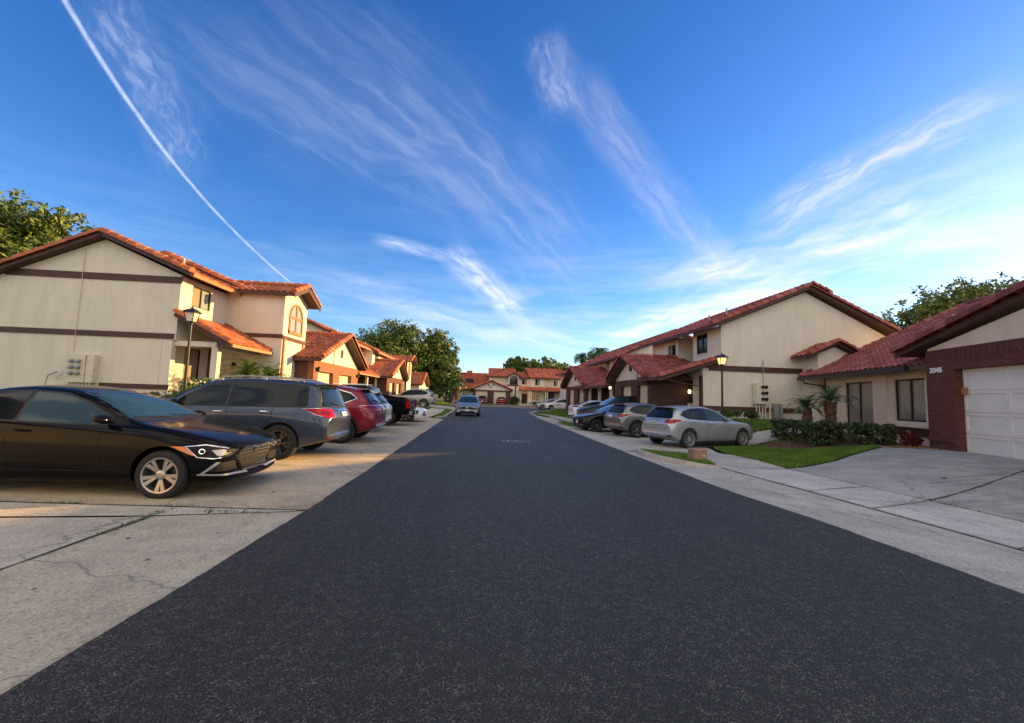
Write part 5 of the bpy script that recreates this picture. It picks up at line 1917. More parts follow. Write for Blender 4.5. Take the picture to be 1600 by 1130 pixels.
def clipx(poly, c, keep_lo):
    out = []
    n = len(poly)
    for i in range(n):
        a, b = poly[i], poly[(i + 1) % n]
        ia = (a[0] <= c) == keep_lo
        ib = (b[0] <= c) == keep_lo
        if ia:
            out.append(a)
        if ia != ib:
            t = (c - a[0]) / (b[0] - a[0])
            out.append((c, a[1] + t * (b[1] - a[1])))
    return out


def line_patch(tree, pts, w, phi, off):
    """thin strip polyline in (a,z)"""
    vs, fs = [], []
    n = Vector((cos(phi), sin(phi), 0))
    t = Vector((-sin(phi), cos(phi), 0))
    P = []
    for p, q in zip(pts[:-1], pts[1:]):
        d = math.hypot(q[0] - p[0], q[1] - p[1])
        k = max(1, int(d / .06))
        for i in range(k):
            P.append((p[0] + (q[0] - p[0]) * i / k, p[1] + (q[1] - p[1]) * i / k))
    P.append(pts[-1])
    for i, p in enumerate(P):
        a, b = P[max(i - 1, 0)], P[min(i + 1, len(P) - 1)]
        dx, dz = b[0] - a[0], b[1] - a[1]
        l = math.hypot(dx, dz) or 1
        for k in (-1, 1):
            q = (p[0] - dz / l * w / 2 * k, p[1] + dx / l * w / 2 * k)
            o = t * q[0] + Vector((0, 0, q[1])) + n * 6
            h = tree.ray_cast(o, -n)[0]
            if h is None:
                h = vs[-2] if len(vs) >= 2 else t * q[0] + Vector((0, 0, q[1]))
                vs.append(Vector(h))
            else:
                vs.append(h + n * off)
    for i in range(len(P) - 1):
        fs.append((2 * i, 2 * i + 1, 2 * i + 3, 2 * i + 2))
    return vs, fs


WHEELS = {}


def make_wheel(r, rim, style, matn, width=0.215):
    key = (r, rim, style, matn)
    if key in WHEELS:
        return WHEELS[key]
    t = MB()
    hw = width / 2
    t.lathe([(rim, -hw * .85), (rim + .02, -hw * .98), (r * .86, -hw), (r * .965, -hw * .86), (r, -hw * .62), (r, hw * .62), (r * .965, hw * .86), (r * .86, hw), (rim + .02, hw * .98), (rim, hw * .85), (rim - .02, hw * .5), (rim - .02, -hw * .5), (rim, -hw * .85)], 44, 'y')
    to = t.build('tyre', 'tyre', smooth=True, angle=60)
    fix_normals(to)
    m = MB()
    m.lathe([(rim + .012, hw * .86), (rim + .008, hw * .97), (rim - .012, hw * .93), (rim - .022, hw * .55), (rim - .03, -hw * .4)], 40, 'y')
    ns = {'five_split': 5, 'ten': 10, 'five': 5, 'seven': 7}[style]
    for i in range(ns):
        t0 = 2 * pi * i / ns + .3
        offs = (-.17, .17) if style == 'five_split' else ((-.10, .10) if style == 'five' else (0,))
        for of in offs:
            a, b = t0 + of * .35, t0 + of * 1.15
            wid = .018 if style == 'five_split' else (.013 if style == 'ten' else .02)
            p0 = Vector((cos(a) * .045, hw * .70, sin(a) * .045))
            p1 = Vector((cos(b) * (rim - .008), hw * .88, sin(b) * (rim - .008)))
            d = (p1 - p0).normalized()
            sdv = d.cross(Vector((0, 1, 0))).normalized()
            w0, w1 = wid * .8, wid * 1.5
            vs = [p0 - sdv * w0, p0 + sdv * w0, p1 + sdv * w1, p1 - sdv * w1]
            vs2 = [v - Vector((0, .03, 0)) for v in vs]
            m.hexa(vs2 + vs)
    m.lathe([(.062, hw * .4), (.062, hw * .74), (.045, hw * .80), (.030, hw * .82), (.030, hw * .79), (0, hw * .79)], 20, 'y')
    for i in range(5):
        a = 2 * pi * i / 5
        m.lathe([(.009, hw * .7), (.009, hw * .78), (0, hw * .78)], 6, 'y', (cos(a) * .045, 0, sin(a) * .045))
    ro = m.build('rim', matn, smooth=True, angle=30)
    fix_normals(ro)
    d = MB()
    d.lathe([(rim - .025, -hw * .3), (.05, -hw * .3), (.05, hw * .2), (0, hw * .2)], 30, 'y')
    d.lathe([(rim - .06, hw * .05), (.09, hw * .05), (.09, hw * .0), (rim - .06, hw * .0)], 30, 'y')
    do = d.build('brake', 'rotor', smooth=False)
    fix_normals(do)
    out = (to.data, ro.data, do.data)
    for o in (to, ro, do):
        bpy.data.objects.remove(o)
    WHEELS[key] = out
    return out


def car(kind, label, loc, heading, paint, cat='car', name='parked_car', front=True, rear=True, sides=(-1, 1), rim=('five', 'alloy'), glass='car_glass', cladding=False, rails=None,
        tail='wedge', grille='bars', plate='plate', head='wide', scale=1.0, length_scale=1.0, group='cars parked along the road', chrome_dlo=False, detail=True, zrot=None, extra=None):
    sp = SPEC[kind]
    me, tree, f = get_body(kind)
    L, Wd = sp['L'], sp['W']
    root = thing(name, label, cat, loc, heading, group)
    root.scale = (scale * length_scale, scale, scale)
    bod = me.copy()
    bod.materials.clear()
    bod.materials.append(MATS[paint])
    bod.materials.append(MATS['underbody'])
    b = bpy.data.objects.new('body', bod)
    COL.objects.link(b)
    b.parent = root

    def P(nm, mat, parts, par=None, smooth=True):
        m = MB()
        for vs, fs in parts:
            m.add(vs, fs)
        return m.build(nm, mat, par or root, smooth=smooth, world=False, angle=50)

    X = lambda s: L / 2 - s
    S2 = lambda pts: [(X(s), z) for s, z in pts]
    # ---- glass
    for sd in sides:
        phi = pi / 2 * sd
        # t axis at phi=+90deg points to -x, at -90deg to +x
        cv = (lambda pts: [(-x, z) for x, z in pts]) if sd > 0 else (lambda pts: list(pts))
        dlo = S2(sp['dlo'])
        trim = P('window_trim', 'chrome' if chrome_dlo else 'black_plastic', [patch(tree, cv(shrink(dlo, -.022)), phi, .0035, .05)], b)
        if chrome_dlo:
            P('window_trim', 'black_plastic', [patch(tree, cv(shrink(dlo, -.004)), phi, .0055, .05)], b)
        cuts = [X(p) for p in sp['pillars']]
        rest = dlo
        panes = []
        for c in cuts:
            panes.append(clipx(rest, c + .028, False))
            rest = clipx(rest, c - .028, True)
        panes.append(rest)
        for i, pn in enumerate(panes):
            if len(pn) >= 3:
                P('window', glass if i == 0 else 'car_glass', [patch(tree, cv(pn), phi, .0075, .05)])
        # shut lines, sill, handles
        lines = []
        for k, dx in enumerate(sp['doors']):
            zt_ = f['belt'](dx) + .02
            top = max([z for s, z in [(dx, zt_)]])
            base = .36
            bx = dx
            if k == len(sp['doors']) - 1:
                lines.append([(X(dx), zt_), (X(dx - .03), .85), (X(dx - .22), .62), (X(dx - .30), .42)])
            else:
                lines.append([(X(dx), zt_), (X(dx + .02), .7), (X(dx), base)])
        lines.append([(X(sp['doors'][0]), .36), (X(sp['doors'][-1] - .3), .38)])
        P('panel_gap', 'underbody', [line_patch(tree, cv(l), .009, phi, .002) for l in lines], b, smooth=False)
        if detail:
            hs = MB()
            for k in range(len(sp['doors']) - 1):
                hx = sp['doors'][k + 1] - .17
                hz = f['belt'](hx) - .085
                y = tree.ray_cast(Vector((X(hx), 6 * sd, hz)), Vector((0, -sd, 0)))[0].y
                hs = MB()
                hs.tube([(X(hx) - .09, y + sd * .004, hz), (X(hx) - .06, y + sd * .035, hz + .004), (X(hx) + .06, y + sd * .035, hz + .002), (X(hx) + .09, y + sd * .004, hz - .003)], .014, 6)
                hs.build('door_handle', 'chrome' if kind == 'suv' else paint, root, smooth=True, world=False)
        # mirror
        mx = sp['dlo'][0][0] + .13
        mz = sp['dlo'][0][1] + .035
        y = tree.ray_cast(Vector((X(mx), 6 * sd, mz)), Vector((0, -sd, 0)))[0].y
        mm = MB()
        mm.lathe([(0, -.115), (.05, -.10), (.075, -.04), (.08, .03), (.065, .09), (0, .115)], 12, 'y', (0, 0, 0))
        mm.v = [(X(mx) + .05 + v[0] * 1.05 - v[2] * .25, y + sd * .13 + v[1] * 1.0, mz + .045 + v[2] * .78) for v in mm.v]
        mm.beam((X(mx) + .02, y - sd * .01, mz - .005), (X(mx) + .04, y + sd * .09, mz + .02), .05, .03)
        mo = mm.build('mirror', paint, root, smooth=True, world=False)
        fix_normals(mo)
        if cladding:
            cl = []
            for xw in (L / 2 - sp['fo'], L / 2 - sp['fo'] - sp['wb']):
                R0, R1 = sp['r'] + .040, sp['r'] + .105
                arc = [(xw + R1 * cos(t), sp['r'] + .015 + R1 * sin(t)) for t in np.linspace(-.25, pi + .25, 20)]
                arci = [(xw + R0 * cos(t), sp['r'] + .015 + R0 * sin(t)) for t in np.linspace(pi + .25, -.25, 20)]
                cl.append(patch(tree, cv(arc + arci), phi, .012, .06))
            x0_, x1_ = L / 2 - sp['fo'] - sp['r'] - .09, L / 2 - sp['fo'] - sp['wb'] + sp['r'] + .09
            cl.append(patch(tree, cv([(x1_, .26), (x0_, .26), (x0_, .40), (x1_, .41)]), phi, .012, .1))
            P('cladding', 'black_plastic', cl)
        else:
            x0_, x1_ = L / 2 - sp['fo'] - sp['r'] - .06, L / 2 - sp['fo'] - sp['wb'] + sp['r'] + .06
            P('sill', 'black_plastic', [patch(tree, cv([(x1_, .205), (x0_, .205), (x0_, .262), (x1_, .265)]), phi, .006, .1)], b)
    # windscreens
    za, zb_, ya, yb = sp['ws']
    fr_out = [(-ya, za), (ya, za), (ya * .985, za + .02), (yb, zb_ - .03), (yb * .9, zb_), (0, zb_ + .012), (-yb * .9, zb_), (-yb, zb_ - .03), (-ya * .985, za + .02)]
    P('window_trim', 'black_plastic', [patch(tree, shrink(fr_out, -.03), 0, .006, .06)], b)
    P('windscreen', glass, [patch(tree, fr_out, 0, .012, .06)])
    za, zb_, ya, yb = sp['rw']
    rw = [(-ya, za), (ya, za), (ya, za + .05), (yb, zb_ - .03), (yb * .9, zb_), (-yb * .9, zb_), (-yb, zb_ - .03), (-ya, za + .05)]
    P('window_trim', 'black_plastic', [patch(tree, shrink(rw, -.025), pi, .006, .06)], b)
    P('rear_window', 'car_glass', [patch(tree, rw, pi, .012, .06)])
    # wheels
    td, rd, dd = make_wheel(sp['r'], sp['rim'], rim[0], rim[1])
    for xw in (L / 2 - sp['fo'], L / 2 - sp['fo'] - sp['wb']):
        for sd in (-1, 1):
            w = bpy.data.objects.new('wheel', None)
            COL.objects.link(w)
            w.empty_display_size = .2
            w.parent = root
            w.location = (xw, sd * (Wd / 2 - .125), sp['r'])
            w.rotation_euler = (0, random.uniform(0, 1), 0 if sd > 0 else pi)
            for nm, dat in (('tyre', td), ('rim', rd), ('brake', dd)):
                q = bpy.data.objects.new(nm, dat)
                COL.objects.link(q)
                q.parent = w
    zh = f['top'](.12)
    # ---- front
    if front:
        if grille == 'hex':
            g = [(-.33, .640), (-.40, .605), (-.46, .535), (-.30, .315), (.30, .315), (.46, .535), (.40, .605), (.33, .640)]
            P('grille_surround', 'chrome', [patch(tree, shrink(g, -.014), 0, .010, .06)])
            gi = P('grille', 'underbody', [patch(tree, shrink(g, .004), 0, .016, .06)])
            bars = []
            for k in range(6):
                z = .350 + k * .049
                hwid = .295 + (z - .315) / .22 * .155 if z < .53 else .455 - (z - .53) * .9
                bars.append(patch(tree, [(-hwid, z), (hwid, z), (hwid, z + .014), (-hwid, z + .014)], 0, .030, .05))
            P('grille_bar', 'chrome', bars, gi)
            ring = [(.066 * cos(t), .572 + .036 * sin(t)) for t in np.linspace(0, 2 * pi, 20, endpoint=False)]
            e = P('emblem', 'chrome', [patch(tree, ring, 0, .038, .03)], gi)
            P('emblem_field', 'black_plastic', [patch(tree, [(a_ * .78, .572 + (z - .572) * .74) for a_, z in ring], 0, .041, .03)], gi)
            P('emblem_letter', 'chrome', [patch(tree, q, 0, .044, .03) for q in (
                [(.020, .549), (.034, .552), (.026, .595), (.012, .592)], [(-.026, .552), (-.012, .549), (-.022, .595), (-.036, .592)], [(-.026, .567), (.026, .573), (.026, .582), (-.026, .576)])], gi)
            for sd in (-1, 1):
                ph = sd * radians(40)
                Lh = sp['L'] / 2

                def ap_(l):
                    return [(-(Lh - s_) * sin(ph) + sd * y_ * cos(ph), z_) for s_, y_, z_ in l]
                P('fog_intake', 'underbody', [patch(tree, ap_([(.06, .50, .345), (.30, .80, .365), (.30, .80, .455), (.20, .74, .475), (.06, .55, .475)]), ph, .008, .05)])
                P('intake_trim', 'metal_grey', [patch(tree, ap_([(.34, .84, .335), (.38, .85, .335), (.24, .77, .490), (.20, .74, .485)]), ph, .010, .05)], b)
                P('lower_lip', 'metal_grey', [patch(tree, ap_([(.03, .30, .275), (.40, .86, .318), (.40, .86, .340), (.03, .30, .298)]), ph, .012, .06)])
                hl_parts(P, tree, sd, b)
        else:
            gz0 = zh - .22
            g = [(-.40, gz0), (.40, gz0), (.46, gz0 + .13), (-.46, gz0 + .13)]
            gi = P('grille', 'black_plastic', [patch(tree, g, 0, .010, .06)])
            P('grille_bar', 'chrome', [patch(tree, [(-.42, gz0 + .055), (.42, gz0 + .055), (.43, gz0 + .075), (-.43, gz0 + .075)], 0, .016, .06)], gi)
            ring = [(.055 * cos(t), gz0 + .066 + .045 * sin(t)) for t in np.linspace(0, 2 * pi, 14, endpoint=False)]
            P('emblem', 'chrome', [patch(tree, ring, 0, .024, .04)], gi)
            lo = .26
            P('lower_intake', 'underbody', [patch(tree, [(-.55, lo), (.55, lo), (.50, lo + .13), (-.50, lo + .13)], 0, .010, .06)])
            P('licence_plate', plate, [patch(tree, [(-.15, lo + .12), (.15, lo + .12), (.15, lo + .27), (-.15, lo + .27)], 0, .03, .08)])
            for sd in (-1, 1):
                zz = zh - .08
                q = [(.50, zz - .10), (.74, zz - .09), (.84, zz + .03), (.78, zz + .075), (.56, zz + .02)]
                hp = P('headlight', 'lamp_clear', [patch(tree, [(sd * a, z) for a, z in q], sd * radians(20), .010, .04)])
                P('fog_light', 'lamp_clear', [patch(tree, [(sd * a, z) for a, z in [(.58, lo + .05), (.68, lo + .06), (.68, lo + .13), (.60, lo + .13)]], 0, .012, .05)], b)
    if rear:
        zt = sp['rw'][0]
        rear_parts(P, tree, f, sp, b, tail, plate, paint, kind, cladding)
    if rails:
        for sd in (-1, 1):
            pts = []
            for s in np.linspace(2.15, L - .75, 9):
                h = tree.ray_cast(Vector((X(s), sd * .56, 4)), Vector((0, 0, -1)))[0]
                k = .055 if 2.2 < s < L - .8 else .012
                pts.append((X(s), sd * .56, h.z + k))
            m = MB()
            m.tube(pts, .018, 6)
            for s in (2.3, 3.2, L - .9):
                h = tree.ray_cast(Vector((X(s), sd * .56, 4)), Vector((0, 0, -1)))[0]
                m.beam((X(s), sd * .56, h.z - .02), (X(s), sd * .56, h.z + .05), .09, .03, up=(0, 1, 0))
            m.build('roof_rail', rails, root, smooth=True, world=False)
    if extra:
        extra(P, tree, root, sp, f, b)
    return root


def hl_parts(P, tree, sd, b):
    """swept headlamp of the near black saloon, orange side marker at its tail"""
    ph = sd * radians(58)
    # for direction ph the t axis is (-sin, cos): a = -x sin(ph) + y cos(ph). body point (x,y)
    L = SPEC['sedan']['L']

    def a_of(s, y):
        x = L / 2 - s
        return -x * sin(ph) + sd * y * cos(ph)
    def pts(l):
        return [(a_of(s, y), z) for s, y, z in l]
    main = pts([(.10, .47, .612), (.17, .58, .565), (.30, .71, .540), (.46, .80, .560), (.58, .845, .690), (.38, .77, .710), (.20, .63, .665)])
    mark = pts([(.475, .805, .566), (.54, .825, .590), (.76, .875, .695), (.59, .85, .694)])
    P('headlight', 'chrome', [patch(tree, shrink(main, -.012), ph, .007, .04)])
    P('headlight', 'underbody', [patch(tree, main, ph, .010, .04)])
    inner = pts([(.13, .50, .614), (.19, .59, .582), (.27, .68, .562), (.34, .72, .645), (.23, .64, .652)])
    P('lamp_glass', 'lamp_clear', [patch(tree, inner, ph, .014, .04)], b)
    cx, cz = a_of(.43, .765), .632
    P('lamp_ring', 'chrome', [patch(tree, [(cx + .036 * cos(t), cz + .036 * sin(t)) for t in np.linspace(0, 6.283, 16, endpoint=False)], ph, .016, .03)], b)
    P('lamp_glass', 'underbody', [patch(tree, [(cx + .024 * cos(t), cz + .024 * sin(t)) for t in np.linspace(0, 6.283, 14, endpoint=False)], ph, .019, .03)], b)
    P('side_marker', 'lamp_orange', [patch(tree, mark, ph, .011, .04)])


def rear_parts(P, tree, f, sp, b, tail, plate, paint, kind, cladding):
    L, Wd = sp['L'], sp['W']
    zt = sp['rw'][0]
    for sd in (-1, 1):
        ph = pi - sd * radians(40)       # between rear and side

        def a_of(e, y):                  # e = distance from tail
            x = -L / 2 + e
            return -x * sin(ph) + sd * y * cos(ph)
        zc = zt - .12
        if tail == 'wedge':
            q = [(.06, .50, zc - .04), (.10, .70, zc - .085), (.30, .85, zc - .05), (.62, .90, zc + .075), (.30, .86, zc + .085), (.08, .66, zc + .065)]
        elif tail == 'box':
            q = [(.06, .52, zc - .10), (.12, .74, zc - .11), (.34, .88, zc - .04), (.56, .93, zc + .075), (.25, .86, zc + .085), (.07, .60, zc + .075)]
        elif tail == 'slim':
            q = [(.05, .38, zc - .01), (.10, .70, zc - .04), (.26, .84, zc - .04), (.46, .88, zc + .035), (.25, .84, zc + .05), (.06, .52, zc + .045)]
        elif tail == 'tall':
            q = [(.10, .66, zc - .10), (.16, .78, zc - .12), (.28, .85, zc - .05), (.22, .82, zc + .22), (.16, .74, zc + .24), (.10, .68, zc + .08)]
        else:
            q = [(.06, .50, zc - .07), (.12, .72, zc - .07), (.30, .86, zc - .03), (.34, .87, zc + .06), (.08, .60, zc + .05)]
        out = [(a_of(e, y), z) for e, y, z in q]
        lt = P('taillight', 'lamp_red', [patch(tree, out, ph, .016, .05)])
        P('light_edge', 'chrome', [patch(tree, shrink(out, -.010), ph, .009, .05)], lt)
        c = (sum(p[0] for p in out) / len(out), sum(p[1] for p in out) / len(out))
        P('lamp_cell', 'lamp_red_dark', [patch(tree, [(c[0] + (a - c[0]) * .5, c[1] + (z - c[1]) * .45) for a, z in out], ph, .020, .05)], lt)
        P('reflector', 'lamp_red_dark', [patch(tree, [(sd * a, z) for a, z in [(.58, .44), (.76, .45), (.76, .50), (.58, .49)]], pi, .010, .05)], b)
    P('licence_plate', plate, [patch(tree, [(-.15, zt - .27), (.15, zt - .27), (.15, zt - .12), (-.15, zt - .12)], pi, .020, .06)])
    P('tailgate_gap', 'underbody', [line_patch(tree, [(-.62, zt - .05), (-.60, zt - .36), (-.45, zt - .42), (.45, zt - .42), (.60, zt - .36), (.62, zt - .05)], .010, pi, .003)], b, smooth=False)
    P('garnish', 'chrome', [patch(tree, [(-.30, zt - .09), (.30, zt - .09), (.30, zt - .065), (-.30, zt - .065)], pi, .018, .06)])
    bz = .30 if kind in ('sedan', 'coupe', 'hatch') else .36
    lowm = 'black_plastic'
    P('lower_bumper', lowm, [patch(tree, [(-.80, bz - .02), (.80, bz - .02), (.78, bz + .10), (.60, bz + .13), (-.60, bz + .13), (-.78, bz + .10)], pi, .010, .06)])
    if cladding:
        P('skid_plate', 'metal_grey', [patch(tree, [(-.45, bz - .01), (.45, bz - .01), (.50, bz + .09), (-.50, bz + .09)], pi, .020, .06)])
    # high level brake light and spoiler on tall bodies
    if kind in ('suv', 'cross', 'hatch'):
        zs_ = sp['rw'][1] + .035
        h = tree.ray_cast(Vector((-6, 0, zs_)), Vector((1, 0, 0)))[0]
        m = MB()
        yb = sp['rw'][3] + .04
        m.hexa([(h.x + .06, -yb, zs_ - .01), (h.x + .06, yb, zs_ - .01), (h.x - .12, yb * .93, zs_ + .015), (h.x - .12, -yb * .93, zs_ + .015),
                (h.x + .12, -yb, zs_ + .05), (h.x + .12, yb, zs_ + .05), (h.x - .13, yb * .92, zs_ + .03), (h.x - .13, -yb * .92, zs_ + .03)])
        o = m.build('spoiler', paint, b.parent, world=False)
        fix_normals(o)
        m = MB()
        m.beam((h.x - .135, -.14, zs_ + .02), (h.x - .135, .14, zs_ + .02), .012, .018)
        m.build('brake_light', 'lamp_red_dark', o, world=False)
        m = MB()
        z0 = sp['rw'][0] + .03
        pts = []
        for k in range(6):
            y = .02 + .075 * k
            hh = tree.ray_cast(Vector((-6, y, z0 + k * .012)), Vector((1, 0, 0)))[0]
            pts.append((hh.x - .03, y, z0 + k * .012))
        m.tube(pts, .012, 5)
        m.build('wiper', 'black_plastic', b.parent, world=False)


def pickup(label, loc, heading, paint, rails='chrome'):
    root = thing('pickup_truck', label, 'pickup truck', loc, heading, 'cars parked along the road')
    L, Wd = 5.6, 1.95
    # body shell in three parts: nose, cab, bed
    m = MB()
    prof = [(2.8, .55), (2.76, .95), (2.6, 1.08), (1.55, 1.16), (1.0, 1.62), (.75, 1.74), (-.75, 1.76), (-1.0, 1.68), (-1.18, 1.20), (-2.72, 1.20), (-2.78, 1.15), (-2.8, .62), (-2.7, .50), (2.6, .42)]

    def sect(x, z):
        t = max(0, z - 1.15)
        return Wd / 2 - .02 - t * .36
    n = len(prof)
    vs = []
    for sd in (-1, 1):
        for x, z in prof:
            vs.append((x, sd * sect(x, z), z))
    bm = bmesh.new()
    V = [bm.verts.new(v) for v in vs]
    # sides are split at belt height so they can lean
    bm.faces.new(V[:n][::-1])
    bm.faces.new(V[n:])
    for i in range(n):
        j = (i + 1) % n
        bm.faces.new((V[i], V[j], V[n + j], V[n + i]))
    bmesh.ops.recalc_face_normals(bm, faces=bm.faces)
    bmesh.ops.bisect_plane(bm, geom=bm.verts[:] + bm.edges[:] + bm.faces[:], plane_co=(0, 0, 1.15), plane_no=(0, 0, 1))
    bmesh.ops.bisect_plane(bm, geom=bm.verts[:] + bm.edges[:] + bm.faces[:], plane_co=(0, 0, .8), plane_no=(0, 0, 1))
    for v in bm.verts:
        if abs(v.co.y) > .1:
            s = 1 if v.co.y > 0 else -1
            v.co.y = s * (Wd / 2 - max(0, v.co.z - 1.15) * .36 - (.03 if v.co.z < .6 else 0))
    es = [e for e in bm.edges if len(e.link_faces) == 2 and e.calc_face_angle() > .3]
    bmesh.ops.bevel(bm, geom=es, offset=.045, segments=3, affect='EDGES', profile=.6)
    me = bpy.data.meshes.new('body')
    bm.to_mesh(me)
    tree = BVHTree.FromBMesh(bm)
    bm.free()
    o = bpy.data.objects.new('body', me)
    COL.objects.link(o)
    me.materials.append(MATS[paint])
    me.materials.append(MATS['underbody'])
    cut = MB()
    for xw in (1.75, -1.75):
        for sd in (-1, 1):
            vs = []
            for yy in (sd * .62, sd * 1.3):
                for k in range(32):
                    t = 2 * pi * k / 32
                    vs.append((xw + .44 * cos(t), yy, .40 + .44 * sin(t)))
            cut.add(vs, [tuple(range(32)), tuple(range(63, 31, -1))] + [(k, 32 + k, 32 + (k + 1) % 32, (k + 1) % 32) for k in range(32)])
    # the open bed
    cut.box(-2.62, -1.25, -.78, .78, .75, 1.5)
    co = cut.build('cut', 'underbody')
    fix_normals(co)
    md = o.modifiers.new('b', 'BOOLEAN')
    md.operation, md.object, md.solver = 'DIFFERENCE', co, 'EXACT'
    bpy.context.view_layer.update()
    me3 = bpy.data.meshes.new_from_object(o.evaluated_get(bpy.context.evaluated_depsgraph_get()))
    bpy.data.objects.remove(co)
    o.modifiers.clear()
    o.data = me3
    me3.materials.clear()
    me3.materials.append(MATS[paint])
    me3.polygons.foreach_set('use_smooth', [True] * len(me3.polygons))
    me3.set_sharp_from_angle(angle=radians(35))
    o.parent = root

    def P(nm, mat, parts, par=None):
        mm = MB()
        for vs, fs in parts:
            mm.add(vs, fs)
        return mm.build(nm, mat, par or root, smooth=True, world=False)
    for sd in (-1, 1):
        phi = pi / 2 * sd
        cv = (lambda q: [(-x, z) for x, z in q]) if sd > 0 else (lambda q: list(q))
        for q in ([(1.30, 1.22), (.20, 1.22), (.20, 1.64), (.85, 1.64)], [(.12, 1.22), (-.92, 1.22), (-.85, 1.62), (.12, 1.64)]):
            P('window', 'car_glass', [patch(tree, cv(q), phi, .006, .1)])
        P('taillight', 'lamp_red', [patch(tree, [(sd * .80 * s_, z) for s_, z in ((1, .78), (1.18, .78), (1.18, 1.14), (1, 1.14))], pi, .01, .1)])
        mm = MB()
        mm.box(-2.815, -2.62, min(sd * .955, sd * .982), max(sd * .955, sd * .982), .80, 1.13)
        mm.build('taillight', 'lamp_red', root, world=False)
        mm = MB()
        mm.tube([(.7, sd * .66, 1.79), (-.7, sd * .66, 1.80)], .02, 6)
        mm.build('roof_rail', rails, root, world=False)
        mm = MB()
        mm.lathe([(0, -.1), (.09, -.08), (.1, .08), (0, .1)], 10, 'y', (1.15, sd * 1.08, 1.28))
        mm.build('mirror', paint, root, world=False)
    P('windscreen', 'car_glass', [patch(tree, [(-.72, 1.22), (.72, 1.22), (.62, 1.62), (-.62, 1.62)], 0, .01, .1)])
    P('rear_window', 'car_glass_pale', [patch(tree, [(-.68, 1.28), (.68, 1.28), (.62, 1.62), (-.62, 1.62)], pi, .01, .1)])
    P('brake_light', 'lamp_red', [patch(tree, [(-.2, 1.66), (.2, 1.66), (.2, 1.695), (-.2, 1.695)], pi, .012, .1)])
    mm = MB()
    mm.beam((-2.86, -.95, .58), (-2.86, .95, .58), .12, .17)
    mm.build('bumper', 'chrome', root, world=False)
    P('licence_plate', 'plate', [([(-2.925, -.16, .52), (-2.925, .16, .52), (-2.925, .16, .66), (-2.925, -.16, .66)], [(0, 3, 2, 1)])])
    P('grille', 'black_plastic', [patch(tree, [(-.6, .62), (.6, .62), (.6, .92), (-.6, .92)], 0, .01, .1)])
    td, rd, dd = make_wheel(.40, .245, 'five', 'alloy')
    for xw in (1.75, -1.75):
        for sd in (-1, 1):
            w = bpy.data.objects.new('wheel', None)
            COL.objects.link(w)
            w.parent = root
            w.location = (xw, sd * .85, .40)
            w.rotation_euler = (0, 0, 0 if sd > 0 else pi)
            for nm, dat in (('tyre', td), ('rim', rd), ('brake', dd)):
                q = bpy.data.objects.new(nm, dat)
                COL.objects.link(q)
                q.parent = w
    return root

# ------------------------------------------------------------ placing the vehicles
def at_wheel(kind, wx, wy, heading, which, side, z, scale=1.0, ls=1.0):
    """root location so that the chosen wheel (front/rear, side +1 left of the car / -1 right) stands at wx, wy"""
    sp = SPEC[kind]
    xl = (sp['L'] / 2 - sp['fo'] - (sp['wb'] if which == 'rear' else 0)) * scale * ls
    yl = side * (sp['W'] / 2 - .02) * scale
    c, s = cos(heading), sin(heading)
    return (wx - (xl * c - yl * s), wy - (xl * s + yl * c), z)


def roof_antenna(P, tree, root, sp, f, b):
    m = MB()
    h = tree.ray_cast(Vector((-sp['L'] / 2 + .95, 0, 4)), Vector((0, 0, -1)))[0]
    m.hexa([(h.x - .09, -.02, h.z - .01), (h.x + .09, -.02, h.z - .01), (h.x + .09, .02, h.z - .01), (h.x - .09, .02, h.z - .01),
            (h.x - .09, -.006, h.z + .055), (h.x - .04, -.006, h.z + .055), (h.x - .04, .006, h.z + .055), (h.x - .09, .006, h.z + .055)])
    m.build('antenna', 'black_plastic', root, world=False)


def black_roof(P, tree, root, sp, f, b):
    pts = [(2.45, -.50), (3.9, -.50), (3.9, .50), (2.45, .50)]
    m = MB()
    N = 8
    vs = []
    for i in range(N + 1):
        s_ = 2.35 + 1.55 * i / N
        for y in (-.50, -.2, .2, .50):
            h = tree.ray_cast(Vector((sp['L'] / 2 - s_, y, 4)), Vector((0, 0, -1)))[0]
            vs.append((h.x, h.y, h.z + .008))
    m.add(vs, [(4 * i + j, 4 * i + 4 + j, 4 * i + 5 + j, 4 * i + 1 + j) for i in range(N) for j in range(3)])
    m.build('glass_roof', 'car_glass', root, smooth=True, world=False)
    roof_antenna(P, tree, root, sp, f, b)


def sedan_extra(P, tree, root, sp, f, b):
    # registration tag hanging behind the windscreen, wipers, fender crease
    w = []
    for y0, y1 in ((-.62, -.05), (.02, .58)):
        w.append(line_patch(tree, [(y0, 1.055), (y1, 1.030)], .016, 0, .03))
    P('wiper', 'black_plastic', w)
    P('bonnet_gap', 'underbody', [line_patch(tree, [(-.45, .648), (0, .655), (.45, .648)], .008, 0, .004)], b)


